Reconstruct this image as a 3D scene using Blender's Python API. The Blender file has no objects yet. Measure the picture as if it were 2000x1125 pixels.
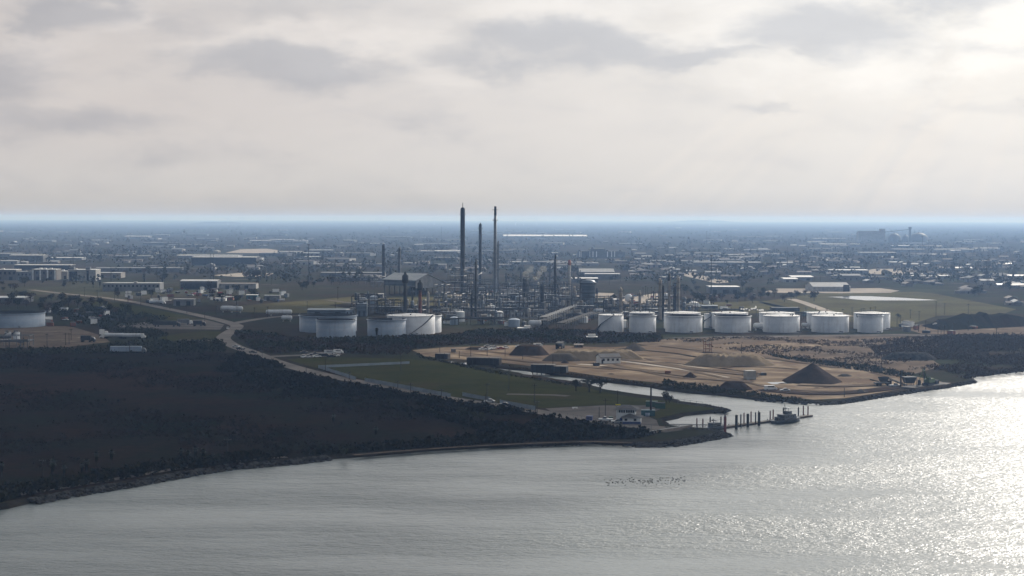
import bpy, bmesh, math, random
import numpy as np
from mathutils import Matrix, Vector
from mathutils.geometry import tessellate_polygon
random.seed(7); RNG = np.random.default_rng(7)
R = math.radians
SC = bpy.context.scene
COL = SC.collection

# ------------------------------------------------------------------ camera
F = 3300.0; CAMZ = 76.1; GZ = 1.1
cd = bpy.data.cameras.new('camera'); cam = bpy.data.objects.new('camera', cd); COL.objects.link(cam)
cd.sensor_width = 36.0; cd.lens = 36.0 * F / 2000.0; cd.clip_start = 1.0; cd.clip_end = 90000.0
PITCH = math.atan((562.5 - 425.5) / F); ROLL = R(0.143)
CM = Matrix.Rotation(R(90) - PITCH, 4, 'X') @ Matrix.Rotation(ROLL, 4, 'Z')
CM.translation = (0, 0, CAMZ)
cam.matrix_world = CM
SC.camera = cam

# ------------------------------------------------------------------ light
SUN_AZ, SUN_EL = R(28), R(29)          # azimuth to the right of the view direction
SUN_DIR = Vector((math.sin(SUN_AZ) * math.cos(SUN_EL), math.cos(SUN_AZ) * math.cos(SUN_EL), math.sin(SUN_EL)))
ld = bpy.data.lights.new('sun', 'SUN'); ld.energy = 4.2; ld.angle = R(0.5); ld.color = (1.0, 0.94, 0.86)
sun = bpy.data.objects.new('sun', ld); COL.objects.link(sun)
sun.rotation_euler = SUN_DIR.to_track_quat('Z', 'Y').to_euler()
sun.location = (0, 0, 3000)
SC.view_settings.view_transform = 'Standard'; SC.view_settings.look = 'None'
SC.view_settings.exposure = 0.0; SC.view_settings.gamma = 1.0
SC.cycles.volume_bounces = 1; SC.cycles.max_bounces = 6; SC.cycles.diffuse_bounces = 2; SC.cycles.glossy_bounces = 2
SC.cycles.transparent_max_bounces = 8; SC.cycles.use_denoising = True

class NT:
    """small helper to write node trees"""
    def __init__(s, tree): s.t = tree
    def n(s, typ, **kw):
        x = s.t.nodes.new(typ)
        for k, v in kw.items(): setattr(x, k, v)
        return x
    def inp(s, sock, v):
        if isinstance(v, bpy.types.NodeSocket): s.t.links.new(v, sock)
        else: sock.default_value = v
    def math(s, op, a, b=0.0, c=None, clamp=False):
        x = s.n('ShaderNodeMath', operation=op); x.use_clamp = clamp
        s.inp(x.inputs[0], a); s.inp(x.inputs[1], b)
        if c is not None: s.inp(x.inputs[2], c)
        return x.outputs[0]
    def mix(s, fac, a, b, blend='MIX'):
        x = s.n('ShaderNodeMix', data_type='RGBA', blend_type=blend)
        s.inp(x.inputs[0], fac)
        for sock, v in ((x.inputs[6], a), (x.inputs[7], b)):
            if isinstance(v, tuple) and len(v) == 3: v = v + (1.0,)
            s.inp(sock, v)
        return x.outputs[2]
    def noise(s, vec, scale, detail=4, rough=0.55, lac=2.0, dist=0.0):
        x = s.n('ShaderNodeTexNoise'); s.inp(x.inputs['Vector'], vec)
        x.inputs['Scale'].default_value = scale; x.inputs['Detail'].default_value = detail
        x.inputs['Roughness'].default_value = rough; x.inputs['Lacunarity'].default_value = lac
        x.inputs['Distortion'].default_value = dist
        return x.outputs['Fac']
    def ramp(s, v, a, b):
        x = s.n('ShaderNodeMapRange'); x.interpolation_type = 'SMOOTHSTEP'
        s.inp(x.inputs[0], v); x.inputs[1].default_value = a; x.inputs[2].default_value = b
        return x.outputs[0]
    def combine(s, x, y, z=0.0):
        c = s.n('ShaderNodeCombineXYZ'); s.inp(c.inputs[0], x); s.inp(c.inputs[1], y); s.inp(c.inputs[2], z)
        return c.outputs[0]
    def mapping(s, vec, scale=(1, 1, 1), rot=(0, 0, 0)):
        m = s.n('ShaderNodeMapping'); s.inp(m.inputs[0], vec)
        m.inputs['Scale'].default_value = scale; m.inputs['Rotation'].default_value = rot
        return m.outputs[0]

# ------------------------------------------------------------------ world: broken overcast, bright towards the sun
W = bpy.data.worlds.new('World'); SC.world = W; W.use_nodes = True
W.node_tree.nodes.clear(); w = NT(W.node_tree)
WS = 0.1
sky = w.n('ShaderNodeTexSky', sky_type='NISHITA'); sky.sun_disc = False
sky.sun_elevation = SUN_EL; sky.sun_rotation = SUN_AZ; sky.air_density = 1.5; sky.dust_density = 3.0
tc = w.n('ShaderNodeTexCoord'); sep = w.n('ShaderNodeSeparateXYZ'); w.t.links.new(tc.outputs['Generated'], sep.inputs[0])
az = w.math('ARCTAN2', sep.outputs[0], sep.outputs[1])
el = w.math('ARCSINE', sep.outputs[2])
# angle to the sun
dotn = w.n('ShaderNodeVectorMath', operation='DOT_PRODUCT'); w.t.links.new(tc.outputs['Generated'], dotn.inputs[0]); dotn.inputs[1].default_value = SUN_DIR
cosang = dotn.outputs['Value']
ang = w.math('ARCCOSINE', w.math('MINIMUM', cosang, 0.99999))
P3 = w.combine(w.math('MULTIPLY', az, 1.0), w.math('MULTIPLY', el, 2.3), 0.0)
n1 = w.noise(P3, 9.0, 6, 0.55)
n2 = w.noise(P3, 26.0, 6, 0.6)
big = w.noise(P3, 3.3, 4, 0.5)
dn = w.math('ADD', w.math('MULTIPLY', w.math('SUBTRACT', n1, 0.5), 0.10), w.math('MULTIPLY', w.math('SUBTRACT', n2, 0.5), 0.055))
n1b = w.noise(w.mapping(P3, (1, 1, 1), (0, 0, 1.3)), 11.0, 6, 0.55)
dn2 = w.math('MULTIPLY', w.math('SUBTRACT', n1b, 0.5), 0.055)
azd = w.math('ADD', az, dn); eld = w.math('ADD', el, w.math('ADD', dn2, w.math('MULTIPLY', w.math('SUBTRACT', n2, 0.5), 0.02)))
def blob(px, py, rx, ry, k=1.0, soft=(1.25, 0.35)):
    a0 = (px - 1000) / F; e0 = (427 - py) / F
    u = w.math('DIVIDE', w.math('SUBTRACT', azd, a0), rx / F); v = w.math('DIVIDE', w.math('SUBTRACT', eld, e0), ry / F)
    d = w.math('SQRT', w.math('ADD', w.math('MULTIPLY', u, u), w.math('MULTIPLY', v, v)))
    return w.math('MULTIPLY', w.ramp(d, *soft), k)
def total(items, **kw):
    acc = None
    for it in items:
        b = blob(*it, **kw); acc = b if acc is None else w.math('MAXIMUM', acc, b)
    return acc
DARK = total([(165, 38, 105, 52, 1.0), (540, 132, 215, 50, .85), (40, 150, 150, 80, .5), (170, 252, 170, 36, .6), (20, 240, 90, 60, .4), (1110, 92, 260, 50, .85), (600, 14, 160, 40, .4), (360, 60, 120, 40, .3),
              (1330, 108, 210, 28, .75), (1040, 130, 100, 30, .6), (1600, 72, 150, 56, .9), (1800, 8, 140, 40, .85), (1480, 212, 70, 16, .4),
              (1920, 92, 110, 22, .3), (840, 255, 60, 40, .25), (1930, 235, 160, 22, .3), (330, 308, 100, 16, .2)], soft=(1.5, 0.1))
LITE = total([(215, 55, 110, 50, .8), (540, 92, 230, 60, .75), (120, 120, 110, 60, .6), (760, 90, 160, 70, .6), (1100, 40, 220, 60, .6),
              (1480, 55, 260, 70, .7), (1700, 110, 150, 70, .7), (1950, 60, 150, 110, 1.0), (1560, 140, 240, 50, .5), (860, 160, 120, 50, .4)], soft=(1.5, 0.1))
nA = w.noise(w.mapping(P3, (1, 1.25, 1)), 15.0, 6, 0.55, dist=0.35)
nB = w.noise(w.mapping(P3, (1, 1.1, 1), (0, 0, .5)), 12.0, 6, 0.56, dist=0.5)
DARK = w.ramp(w.math('ADD', DARK, w.math('MULTIPLY', w.math('SUBTRACT', nA, 0.5), 1.25)), -0.12, 0.80)
LITE = w.ramp(w.math('ADD', LITE, w.math('MULTIPLY', w.math('SUBTRACT', nB, 0.5), 1.6)), 0.05, 0.80)
shaft_t = w.math('ARCTAN2', w.math('SUBTRACT', az, math.radians(21)), w.math('SUBTRACT', math.radians(14), el))
shaft = w.noise(w.combine(w.math('MULTIPLY', shaft_t, 5.0), 0.0, 3.0), 1.6, 3, 0.6)
s01 = w.ramp(ang, 0.44, 0.10)
lr = w.ramp(az, -0.36, 0.36)
fwd = w.ramp(ang, 2.3, 0.5)                     # 1 towards the sun, 0 behind the camera
hi = w.ramp(el, 0.50, 0.85)                    # the deck closes overhead
base = w.mix(lr, (0.60, 0.56, 0.56), (0.88, 0.885, 0.885))
base = w.mix(w.ramp(el, 0.075, 0.0), base, w.mix(lr, (0.62, 0.61, 0.605), (0.77, 0.78, 0.79)))
base = w.mix(w.math('MULTIPLY', w.ramp(big, 0.35, 0.75), 0.16), base, (0.78, 0.72, 0.66))
base = w.mix(w.math('MULTIPLY', w.math('MULTIPLY', w.ramp(shaft, 0.50, 0.68), w.ramp(el, 0.13, 0.03)), 0.28), base, (0.93, 0.88, 0.83))
base = w.mix(w.math('MULTIPLY', LITE, 0.85), base, w.mix(lr, (0.75, 0.695, 0.675), (1.02, 1.02, 1.01)))
base = w.mix(w.math('MULTIPLY', DARK, 0.66), base, w.mix(lr, (0.36, 0.37, 0.42), (0.50, 0.555, 0.65)))
base = w.mix(w.math('MULTIPLY', w.ramp(el, 0.020, 0.0), 0.30), base, w.mix(lr, (0.42, 0.40, 0.39), (0.44, 0.43, 0.42)))
glow = w.math('MULTIPLY', w.ramp(el, 0.118, 0.20), w.ramp(fwd, 0.35, 0.85))
base = w.mix(w.math('MULTIPLY', glow, 0.95), base, w.mix(lr, (1.0, 1.05, 1.07), (2.15, 2.15, 2.13)))
base = w.mix(w.math('MULTIPLY', s01, 0.55), base, (1.5, 1.45, 1.38))
dome = w.mix(fwd, (0.13, 0.15, 0.18), (0.22, 0.24, 0.27))
base = w.mix(w.ramp(fwd, 0.62, 0.0), base, (0.22, 0.25, 0.30))
base = w.mix(w.math('MULTIPLY', hi, 0.9), base, dome)
up = w.n('ShaderNodeVectorMath', operation='SCALE'); w.t.links.new(base, up.inputs[0]); up.inputs['Scale'].default_value = 1.0 / WS
final = w.mix(0.94, sky.outputs[0], up.outputs[0])
bg = w.n('ShaderNodeBackground'); w.t.links.new(final, bg.inputs[0]); bg.inputs[1].default_value = WS
wo = w.n('ShaderNodeOutputWorld'); w.t.links.new(bg.outputs[0], wo.inputs[0])
W.cycles.sampling_method = 'MANUAL'; W.cycles.sample_map_resolution = 512

# ------------------------------------------------------------------ mapping: a photograph pixel's ray met with a level
def G(px, py, z=GZ):
    d = CM.to_3x3() @ Vector(((px - 1000) / F, (562.5 - py) / F, -1.0))
    t = (z - CAMZ) / d.z
    return Vector((d.x * t, d.y * t, z))
def dist(px, py): return G(px, py).y
def ppm(y): return F / y                          # photograph pixels per metre at a distance
def hgt(px, ytop, ybase):                          # height in metres of something standing at (px, ybase)
    p = G(px, ybase); d = CM.to_3x3() @ Vector(((px - 1000) / F, (562.5 - ytop) / F, -1.0))
    t = p.y / d.y
    return CAMZ + d.z * t - GZ

# ------------------------------------------------------------------ materials
MATS = {}
def mat(name, c1, c2=None, scale=0.5, rough=0.8, metal=0.0, lo=0.35, hi=0.65, stretch=(1, 1, 1), bump=0.0, bscale=None, spec=0.3, extra=None, coords='Object', detail=5):
    m = bpy.data.materials.new(name); m.use_nodes = True; t = NT(m.node_tree); m.node_tree.nodes.clear()
    out = t.n('ShaderNodeOutputMaterial'); b = t.n('ShaderNodeBsdfPrincipled'); t.t.links.new(b.outputs[0], out.inputs[0])
    b.inputs['Roughness'].default_value = rough; b.inputs['Metallic'].default_value = metal; b.inputs['Specular IOR Level'].default_value = spec
    if c2 is None: c2 = tuple(x * 0.75 for x in c1)
    tcn = t.n('ShaderNodeTexCoord'); v = t.mapping(tcn.outputs[coords], stretch)
    nz = t.noise(v, scale, detail, 0.6)
    col = t.mix(t.ramp(nz, lo, hi), c1, c2)
    if extra: col = extra(t, tcn, col)
    t.t.links.new(col, b.inputs['Base Color'])
    if bump:
        bp = t.n('ShaderNodeBump'); bp.inputs['Strength'].default_value = 0.6; bp.inputs['Distance'].default_value = bump
        t.t.links.new(t.noise(v, bscale or scale * 4, 5, 0.6), bp.inputs['Height']); t.t.links.new(bp.outputs[0], b.inputs['Normal'])
    MATS[name] = m
    return m
def obj_random(t, amount):
    oi = t.n('ShaderNodeObjectInfo'); return t.math('MULTIPLY_ADD', oi.outputs['Random'], amount, 1 - amount / 2)
def varied(amount):
    def f(t, tcn, col):
        x = t.n('ShaderNodeVectorMath', operation='SCALE'); t.t.links.new(col, x.inputs[0]); t.t.links.new(obj_random(t, amount), x.inputs['Scale'])
        return x.outputs[0]
    return f
def streaked(strength, tint=(0.16, 0.11, 0.08)):
    def f(t, tcn, col):
        v = t.mapping(tcn.outputs['Object'], (0.55, 0.55, 0.06)); k = t.ramp(t.noise(v, 1.0, 5, 0.65), 0.50, 0.80)
        v2 = t.mapping(tcn.outputs['Object'], (0.02, 0.02, 0.42)); k2 = t.ramp(t.noise(v2, 1.0, 2, 0.5), 0.42, 0.7)
        col = t.mix(t.math('MULTIPLY', k2, 0.30), col, (0.42, 0.43, 0.45))
        return t.mix(t.math('MULTIPLY', k, strength), col, tint)
    return f
# setting
def ground_extra(t, tcn, col):
    P = tcn.outputs['Object']
    a = t.ramp(t.noise(P, 0.0035, 5, 0.6), 0.46, 0.62); col = t.mix(t.math('MULTIPLY', a, 0.75), col, (0.060, 0.046, 0.036))
    b = t.ramp(t.noise(t.mapping(P, (1, 1, 1), (0, 0, .7)), 0.0016, 6, 0.7), 0.54, 0.68); col = t.mix(t.math('MULTIPLY', b, 0.7), col, (0.085, 0.088, 0.052))
    sy = t.n('ShaderNodeSeparateXYZ'); t.t.links.new(P, sy.inputs[0])
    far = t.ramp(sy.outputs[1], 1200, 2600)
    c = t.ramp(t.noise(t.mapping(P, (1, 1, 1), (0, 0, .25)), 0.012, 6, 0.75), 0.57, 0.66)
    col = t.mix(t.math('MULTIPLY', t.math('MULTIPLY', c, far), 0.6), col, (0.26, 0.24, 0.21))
    fine = t.ramp(t.noise(P, 0.06, 6, 0.7), 0.3, 0.75)
    return t.mix(t.math('MULTIPLY', fine, 0.5), col, (0.016, 0.018, 0.013))
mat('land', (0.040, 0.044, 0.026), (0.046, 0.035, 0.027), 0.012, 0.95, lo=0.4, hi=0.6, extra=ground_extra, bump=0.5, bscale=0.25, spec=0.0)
def near_extra(t, tcn, col):
    P = tcn.outputs['Object']
    a = t.ramp(t.noise(t.mapping(P, (1, .6, 1), (0, 0, .5)), 0.011, 5, 0.6), 0.47, 0.60); col = t.mix(t.math('MULTIPLY', a, 0.9), col, (0.036, 0.021, 0.014))
    g = t.ramp(t.noise(t.mapping(P, (1, .5, 1), (0, 0, -.3)), 0.021, 5, 0.65), 0.52, 0.64); col = t.mix(t.math('MULTIPLY', g, 0.75), col, (0.013, 0.017, 0.008))
    f = t.ramp(t.noise(P, 0.3, 6, 0.75), 0.35, 0.75); return t.mix(t.math('MULTIPLY', f, 0.6), col, (0.008, 0.008, 0.007))
mat('marsh', (0.020, 0.020, 0.013), (0.024, 0.016, 0.012), 0.03, 0.95, extra=near_extra, bump=0.4, bscale=0.6, spec=0.0)
def grass_extra(t, tcn, col):
    P = tcn.outputs['Object']
    a = t.ramp(t.noise(P, 0.018, 5, 0.65), 0.50, 0.66); col = t.mix(t.math('MULTIPLY', a, 0.6), col, (0.075, 0.055, 0.030))
    f = t.ramp(t.noise(P, 0.35, 6, 0.7), 0.3, 0.7); return t.mix(t.math('MULTIPLY', f, 0.35), col, (0.025, 0.03, 0.012))
mat('grass', (0.062, 0.060, 0.020), (0.044, 0.047, 0.016), 0.05, 0.95, extra=grass_extra, bump=0.15, bscale=1.2, spec=0.0)
mat('field', (0.125, 0.115, 0.060), (0.10, 0.088, 0.052), 0.02, 0.95, extra=grass_extra, spec=0.0)
def sand_extra(t, tcn, col):
    P = tcn.outputs['Object']
    g_ = t.ramp(t.noise(P, 0.0085, 4, 0.6, dist=.6), 0.46, 0.60); col = t.mix(t.math('MULTIPLY', g_, 0.75), col, (0.125, 0.092, 0.068))
    rut = t.ramp(t.noise(t.mapping(P, (0.03, 0.9, 1), (0, 0, -.35)), 1.0, 4, 0.65, dist=.4), 0.56, 0.66); col = t.mix(t.math('MULTIPLY', rut, 0.45), col, (0.12, 0.09, 0.066))
    s = t.mapping(P, (0.055, 0.55, 1), (0, 0, 0.62)); k = t.ramp(t.noise(s, 1.0, 5, 0.7), 0.52, 0.72); col = t.mix(t.math('MULTIPLY', k, 0.8), col, (0.125, 0.092, 0.067))
    b = t.ramp(t.noise(P, 0.022, 5, 0.65), 0.50, 0.62); col = t.mix(t.math('MULTIPLY', b, 0.8), col, (0.14, 0.10, 0.075))
    f = t.ramp(t.noise(P, 0.22, 6, 0.7), 0.50, 0.78); return t.mix(t.math('MULTIPLY', f, 0.6), col, (0.20, 0.155, 0.115))
mat('sand', (0.335, 0.265, 0.19), (0.17, 0.13, 0.095), 0.04, 0.9, extra=sand_extra, bump=0.35, bscale=0.5, spec=0.0)
mat('dirt', (0.16, 0.125, 0.095), (0.11, 0.085, 0.065), 0.05, 0.95, bump=0.3, bscale=0.5, extra=lambda t, tcn, col: t.mix(t.math('MULTIPLY', t.ramp(t.noise(tcn.outputs['Object'], 0.035, 6, 0.7), 0.52, 0.68), 0.7), col, (0.30, 0.24, 0.18)), spec=0.0)
mat('bank', (0.045, 0.038, 0.030), (0.022, 0.020, 0.016), 0.15, 0.95, bump=0.5, bscale=0.5, spec=0.0)
mat('beach', (0.17, 0.13, 0.10), (0.09, 0.07, 0.055), 0.2, 0.9, spec=0.0)
mat('asphalt', (0.22, 0.195, 0.175), (0.16, 0.145, 0.13), 0.05, 0.85, stretch=(1, 1, 1), spec=0.0)
mat('gravel', (0.17, 0.15, 0.135), (0.11, 0.10, 0.09), 0.08, 0.9, spec=0.0)
mat('lot', (0.42, 0.37, 0.31), (0.33, 0.29, 0.25), 0.03, 0.9, spec=0.0)
mat('marking', (0.7, 0.68, 0.6))
# objects
mat('tank_white', (0.60, 0.615, 0.63), (0.49, 0.51, 0.54), 0.15, 0.6, extra=streaked(0.42))
mat('tank_grey', (0.27, 0.33, 0.41), (0.22, 0.275, 0.35), 0.15, 0.5, extra=streaked(0.4))  # blue-grey paint, with the shade on the left-hand tanks put into its darkness
mat('roof_white', (0.66, 0.65, 0.63), (0.54, 0.525, 0.50), 0.12, 0.55)
mat('roof_dark', (0.055, 0.055, 0.06), (0.03, 0.03, 0.033), 0.2, 0.8)
mat('steel_dark', (0.050, 0.055, 0.060), (0.034, 0.037, 0.041), 0.3, 0.75, 0.0, extra=varied(0.5), spec=0.15)
mat('steel_grey', (0.13, 0.14, 0.15), (0.09, 0.097, 0.104), 0.3, 0.55, 0.2, extra=varied(0.5))
mat('steel_pale', (0.32, 0.305, 0.285), (0.23, 0.22, 0.205), 0.25, 0.55, 0.1, extra=streaked(0.3))
mat('column_beige', (0.33, 0.29, 0.24), (0.26, 0.22, 0.18), 0.25, 0.6, extra=streaked(0.45))
mat('pipe_matt', (0.10, 0.10, 0.10), (0.07, 0.068, 0.065), 0.4, 0.9, spec=0.05)
mat('rust', (0.22, 0.085, 0.055), (0.13, 0.055, 0.04), 0.5, 0.85)
mat('red_band', (0.30, 0.10, 0.075), (0.22, 0.08, 0.06), 0.4, 0.7)
mat('blue_steel', (0.105, 0.135, 0.165), (0.075, 0.10, 0.125), 0.2, 0.5, 0.2, extra=streaked(0.5, (0.05, 0.05, 0.05)))
mat('concrete', (0.34, 0.33, 0.31), (0.24, 0.235, 0.225), 0.3, 0.85, bump=0.05, extra=streaked(0.4, (0.1, 0.09, 0.08)))
mat('white_paint', (0.74, 0.74, 0.73), (0.62, 0.62, 0.60), 0.3, 0.6, extra=streaked(0.2))
mat('blue_paint', (0.035, 0.055, 0.19), (0.025, 0.04, 0.13), 0.5, 0.5)
mat('teal_paint', (0.025, 0.105, 0.125), (0.02, 0.075, 0.09), 0.5, 0.55, extra=streaked(0.3, (0.05, 0.03, 0.02)))
mat('green_paint', (0.025, 0.085, 0.045), (0.02, 0.06, 0.035), 0.5, 0.55, extra=streaked(0.3, (0.05, 0.03, 0.02)))
mat('digger_green', (0.075, 0.115, 0.035), (0.055, 0.085, 0.028), 0.6, 0.5)
mat('yellow_paint', (0.70, 0.60, 0.05), (0.55, 0.46, 0.04), 0.6, 0.5)
mat('shingle', (0.10, 0.095, 0.095), (0.065, 0.062, 0.064), 0.8, 0.85, bump=0.05, bscale=4)
mat('shingle_tan', (0.17, 0.145, 0.125), (0.12, 0.10, 0.085), 0.5, 0.85, extra=varied(0.8))
mat('house_wall', (0.22, 0.20, 0.18), (0.17, 0.155, 0.14), 0.4, 0.85, extra=varied(0.9))
mat('shed_wall', (0.17, 0.175, 0.18), (0.12, 0.125, 0.13), 0.25, 0.65, extra=varied(0.9))
mat('roof_bright', (0.80, 0.79, 0.76), (0.70, 0.68, 0.65), 0.12, 0.6)
mat('roof_town', (0.25, 0.245, 0.235), (0.15, 0.147, 0.142), 0.05, 0.8, extra=varied(1.0), spec=0.1)
mat('roof_metal', (0.32, 0.315, 0.305), (0.24, 0.236, 0.23), 0.1, 0.42, 0.25, extra=varied(0.6))
mat('blue_roof', (0.27, 0.29, 0.30), (0.22, 0.235, 0.25), 0.1, 0.8, extra=streaked(0.3, (0.12, 0.10, 0.09)), spec=0.1)
mat('window', (0.012, 0.014, 0.018), (0.02, 0.022, 0.027), 0.5, 0.12, spec=0.6)
mat('tyre', (0.015, 0.015, 0.015), (0.022, 0.022, 0.022), 2.0, 0.9)
mat('glass', (0.015, 0.018, 0.022), (0.02, 0.022, 0.025), 1.0, 0.08, spec=0.7)
mat('wood', (0.036, 0.029, 0.024), (0.024, 0.02, 0.017), 0.8, 0.9, stretch=(1, 1, .1))
mat('wood_pale', (0.20, 0.175, 0.15), (0.14, 0.12, 0.105), 0.8, 0.9)
mat('bark', (0.030, 0.024, 0.019), (0.019, 0.016, 0.013), 2.0, 0.95)
def leafy(name, c1, c2): mat(name, c1, c2, 0.35, 1.0, extra=varied(0.6), spec=0.0, detail=3)
leafy('leaf_dark', (0.026, 0.028, 0.013), (0.046, 0.044, 0.020))
leafy('leaf_olive', (0.045, 0.046, 0.024), (0.066, 0.060, 0.034))
leafy('leaf_brown', (0.085, 0.058, 0.038), (0.055, 0.042, 0.028))
leafy('leaf_city', (0.052, 0.056, 0.038), (0.075, 0.070, 0.048))
leafy('leaf_scrub', (0.014, 0.015, 0.006), (0.026, 0.021, 0.011))
leafy('leaf_marsh', (0.014, 0.012, 0.006), (0.022, 0.014, 0.008))
mat('palm_leaf', (0.018, 0.022, 0.010), (0.030, 0.028, 0.015), 0.8, 0.7)
mat('gravel_dark', (0.062, 0.047, 0.040), (0.042, 0.033, 0.029), 0.3, 0.95, bump=0.4, bscale=1.5, spec=0.0)
mat('spoil', (0.29, 0.235, 0.17), (0.22, 0.175, 0.125), 0.15, 0.95, bump=0.5, bscale=0.8, spec=0.0)
mat('spoil_grey', (0.15, 0.13, 0.11), (0.10, 0.088, 0.075), 0.15, 0.95, bump=0.5, bscale=0.8, spec=0.0)
mat('rock', (0.075, 0.072, 0.068), (0.028, 0.027, 0.026), 0.5, 0.9, spec=0.0)
mat('fabric', (0.24, 0.28, 0.31), (0.19, 0.22, 0.25), 0.2, 0.8)
mat('pile_red', (0.13, 0.035, 0.035), (0.09, 0.028, 0.028), 0.6, 0.8)
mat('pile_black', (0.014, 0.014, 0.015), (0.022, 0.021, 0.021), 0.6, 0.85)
mat('hull_grey', (0.085, 0.095, 0.11), (0.065, 0.075, 0.085), 0.5, 0.45)
mat('hull_dark', (0.045, 0.04, 0.038), (0.07, 0.045, 0.035), 0.4, 0.8)
mat('feather', (0.03, 0.028, 0.026), (0.05, 0.045, 0.04), 6.0, 0.8)
for nm, c in (('car_white', (0.72, 0.72, 0.71)), ('car_silver', (0.42, 0.43, 0.44)), ('car_black', (0.02, 0.02, 0.022)), ('car_red', (0.28, 0.03, 0.03)), ('car_blue', (0.05, 0.09, 0.2))):
    mat(nm, c, tuple(x * .9 for x in c), 0.5, 0.25, spec=0.6)
# water
def water_mat(name, rough=0.28, deep=(0.050, 0.066, 0.064), b1=0.55, calm=1.0):
    m = bpy.data.materials.new(name); m.use_nodes = True; t = NT(m.node_tree); m.node_tree.nodes.clear()
    out = t.n('ShaderNodeOutputMaterial'); b = t.n('ShaderNodeBsdfPrincipled'); t.t.links.new(b.outputs[0], out.inputs[0])
    P = t.n('ShaderNodeTexCoord').outputs['Object']
    patch = t.ramp(t.noise(t.mapping(P, (0.35, 1, 1), (0, 0, .22)), 0.020, 5, 0.65), 0.30, 0.72)
    b.inputs['IOR'].default_value = 1.5
    t.inp(b.inputs['Roughness'], t.math('MULTIPLY_ADD', patch, 0.14 * calm, rough))
    foam = t.ramp(t.noise(t.mapping(P, (0.09, 0.55, 1), (0, 0, .30)), 1.0, 7, 0.78), 0.735, 0.80)
    foam = t.math('MULTIPLY', foam, t.ramp(t.noise(P, 0.012, 3, 0.5), 0.55, 0.70))
    t.inp(b.inputs['Base Color'], t.mix(t.math('MULTIPLY', foam, 0.8 * calm), deep, (0.6, 0.62, 0.62)))
    h1 = t.noise(t.mapping(P, (0.75, 1.2, 1), (0, 0, .35)), 0.55, 3, 0.6)
    h2 = t.noise(t.mapping(P, (0.7, 1.4, 1), (0, 0, -.25)), 0.15, 3, 0.5)
    h3 = t.noise(t.mapping(P, (0.8, 1.1, 1), (0, 0, .1)), 1.7, 2, 0.6)
    h = t.math('ADD', t.math('MULTIPLY', h1, b1), t.math('ADD', t.math('MULTIPLY', h2, b1 * 1.1), t.math('MULTIPLY', h3, b1 * .35)))
    h = t.math('MULTIPLY', h, t.math('MULTIPLY_ADD', patch, 0.85, 0.35))
    bp = t.n('ShaderNodeBump'); bp.inputs['Strength'].default_value = 1.0; bp.inputs['Distance'].default_value = 1.0
    t.t.links.new(h, bp.inputs['Height']); t.t.links.new(bp.outputs[0], b.inputs['Normal'])
    MATS[name] = m
water_mat('water'); water_mat('pond_water', 0.06, b1=0.02, calm=0.0)

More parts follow.
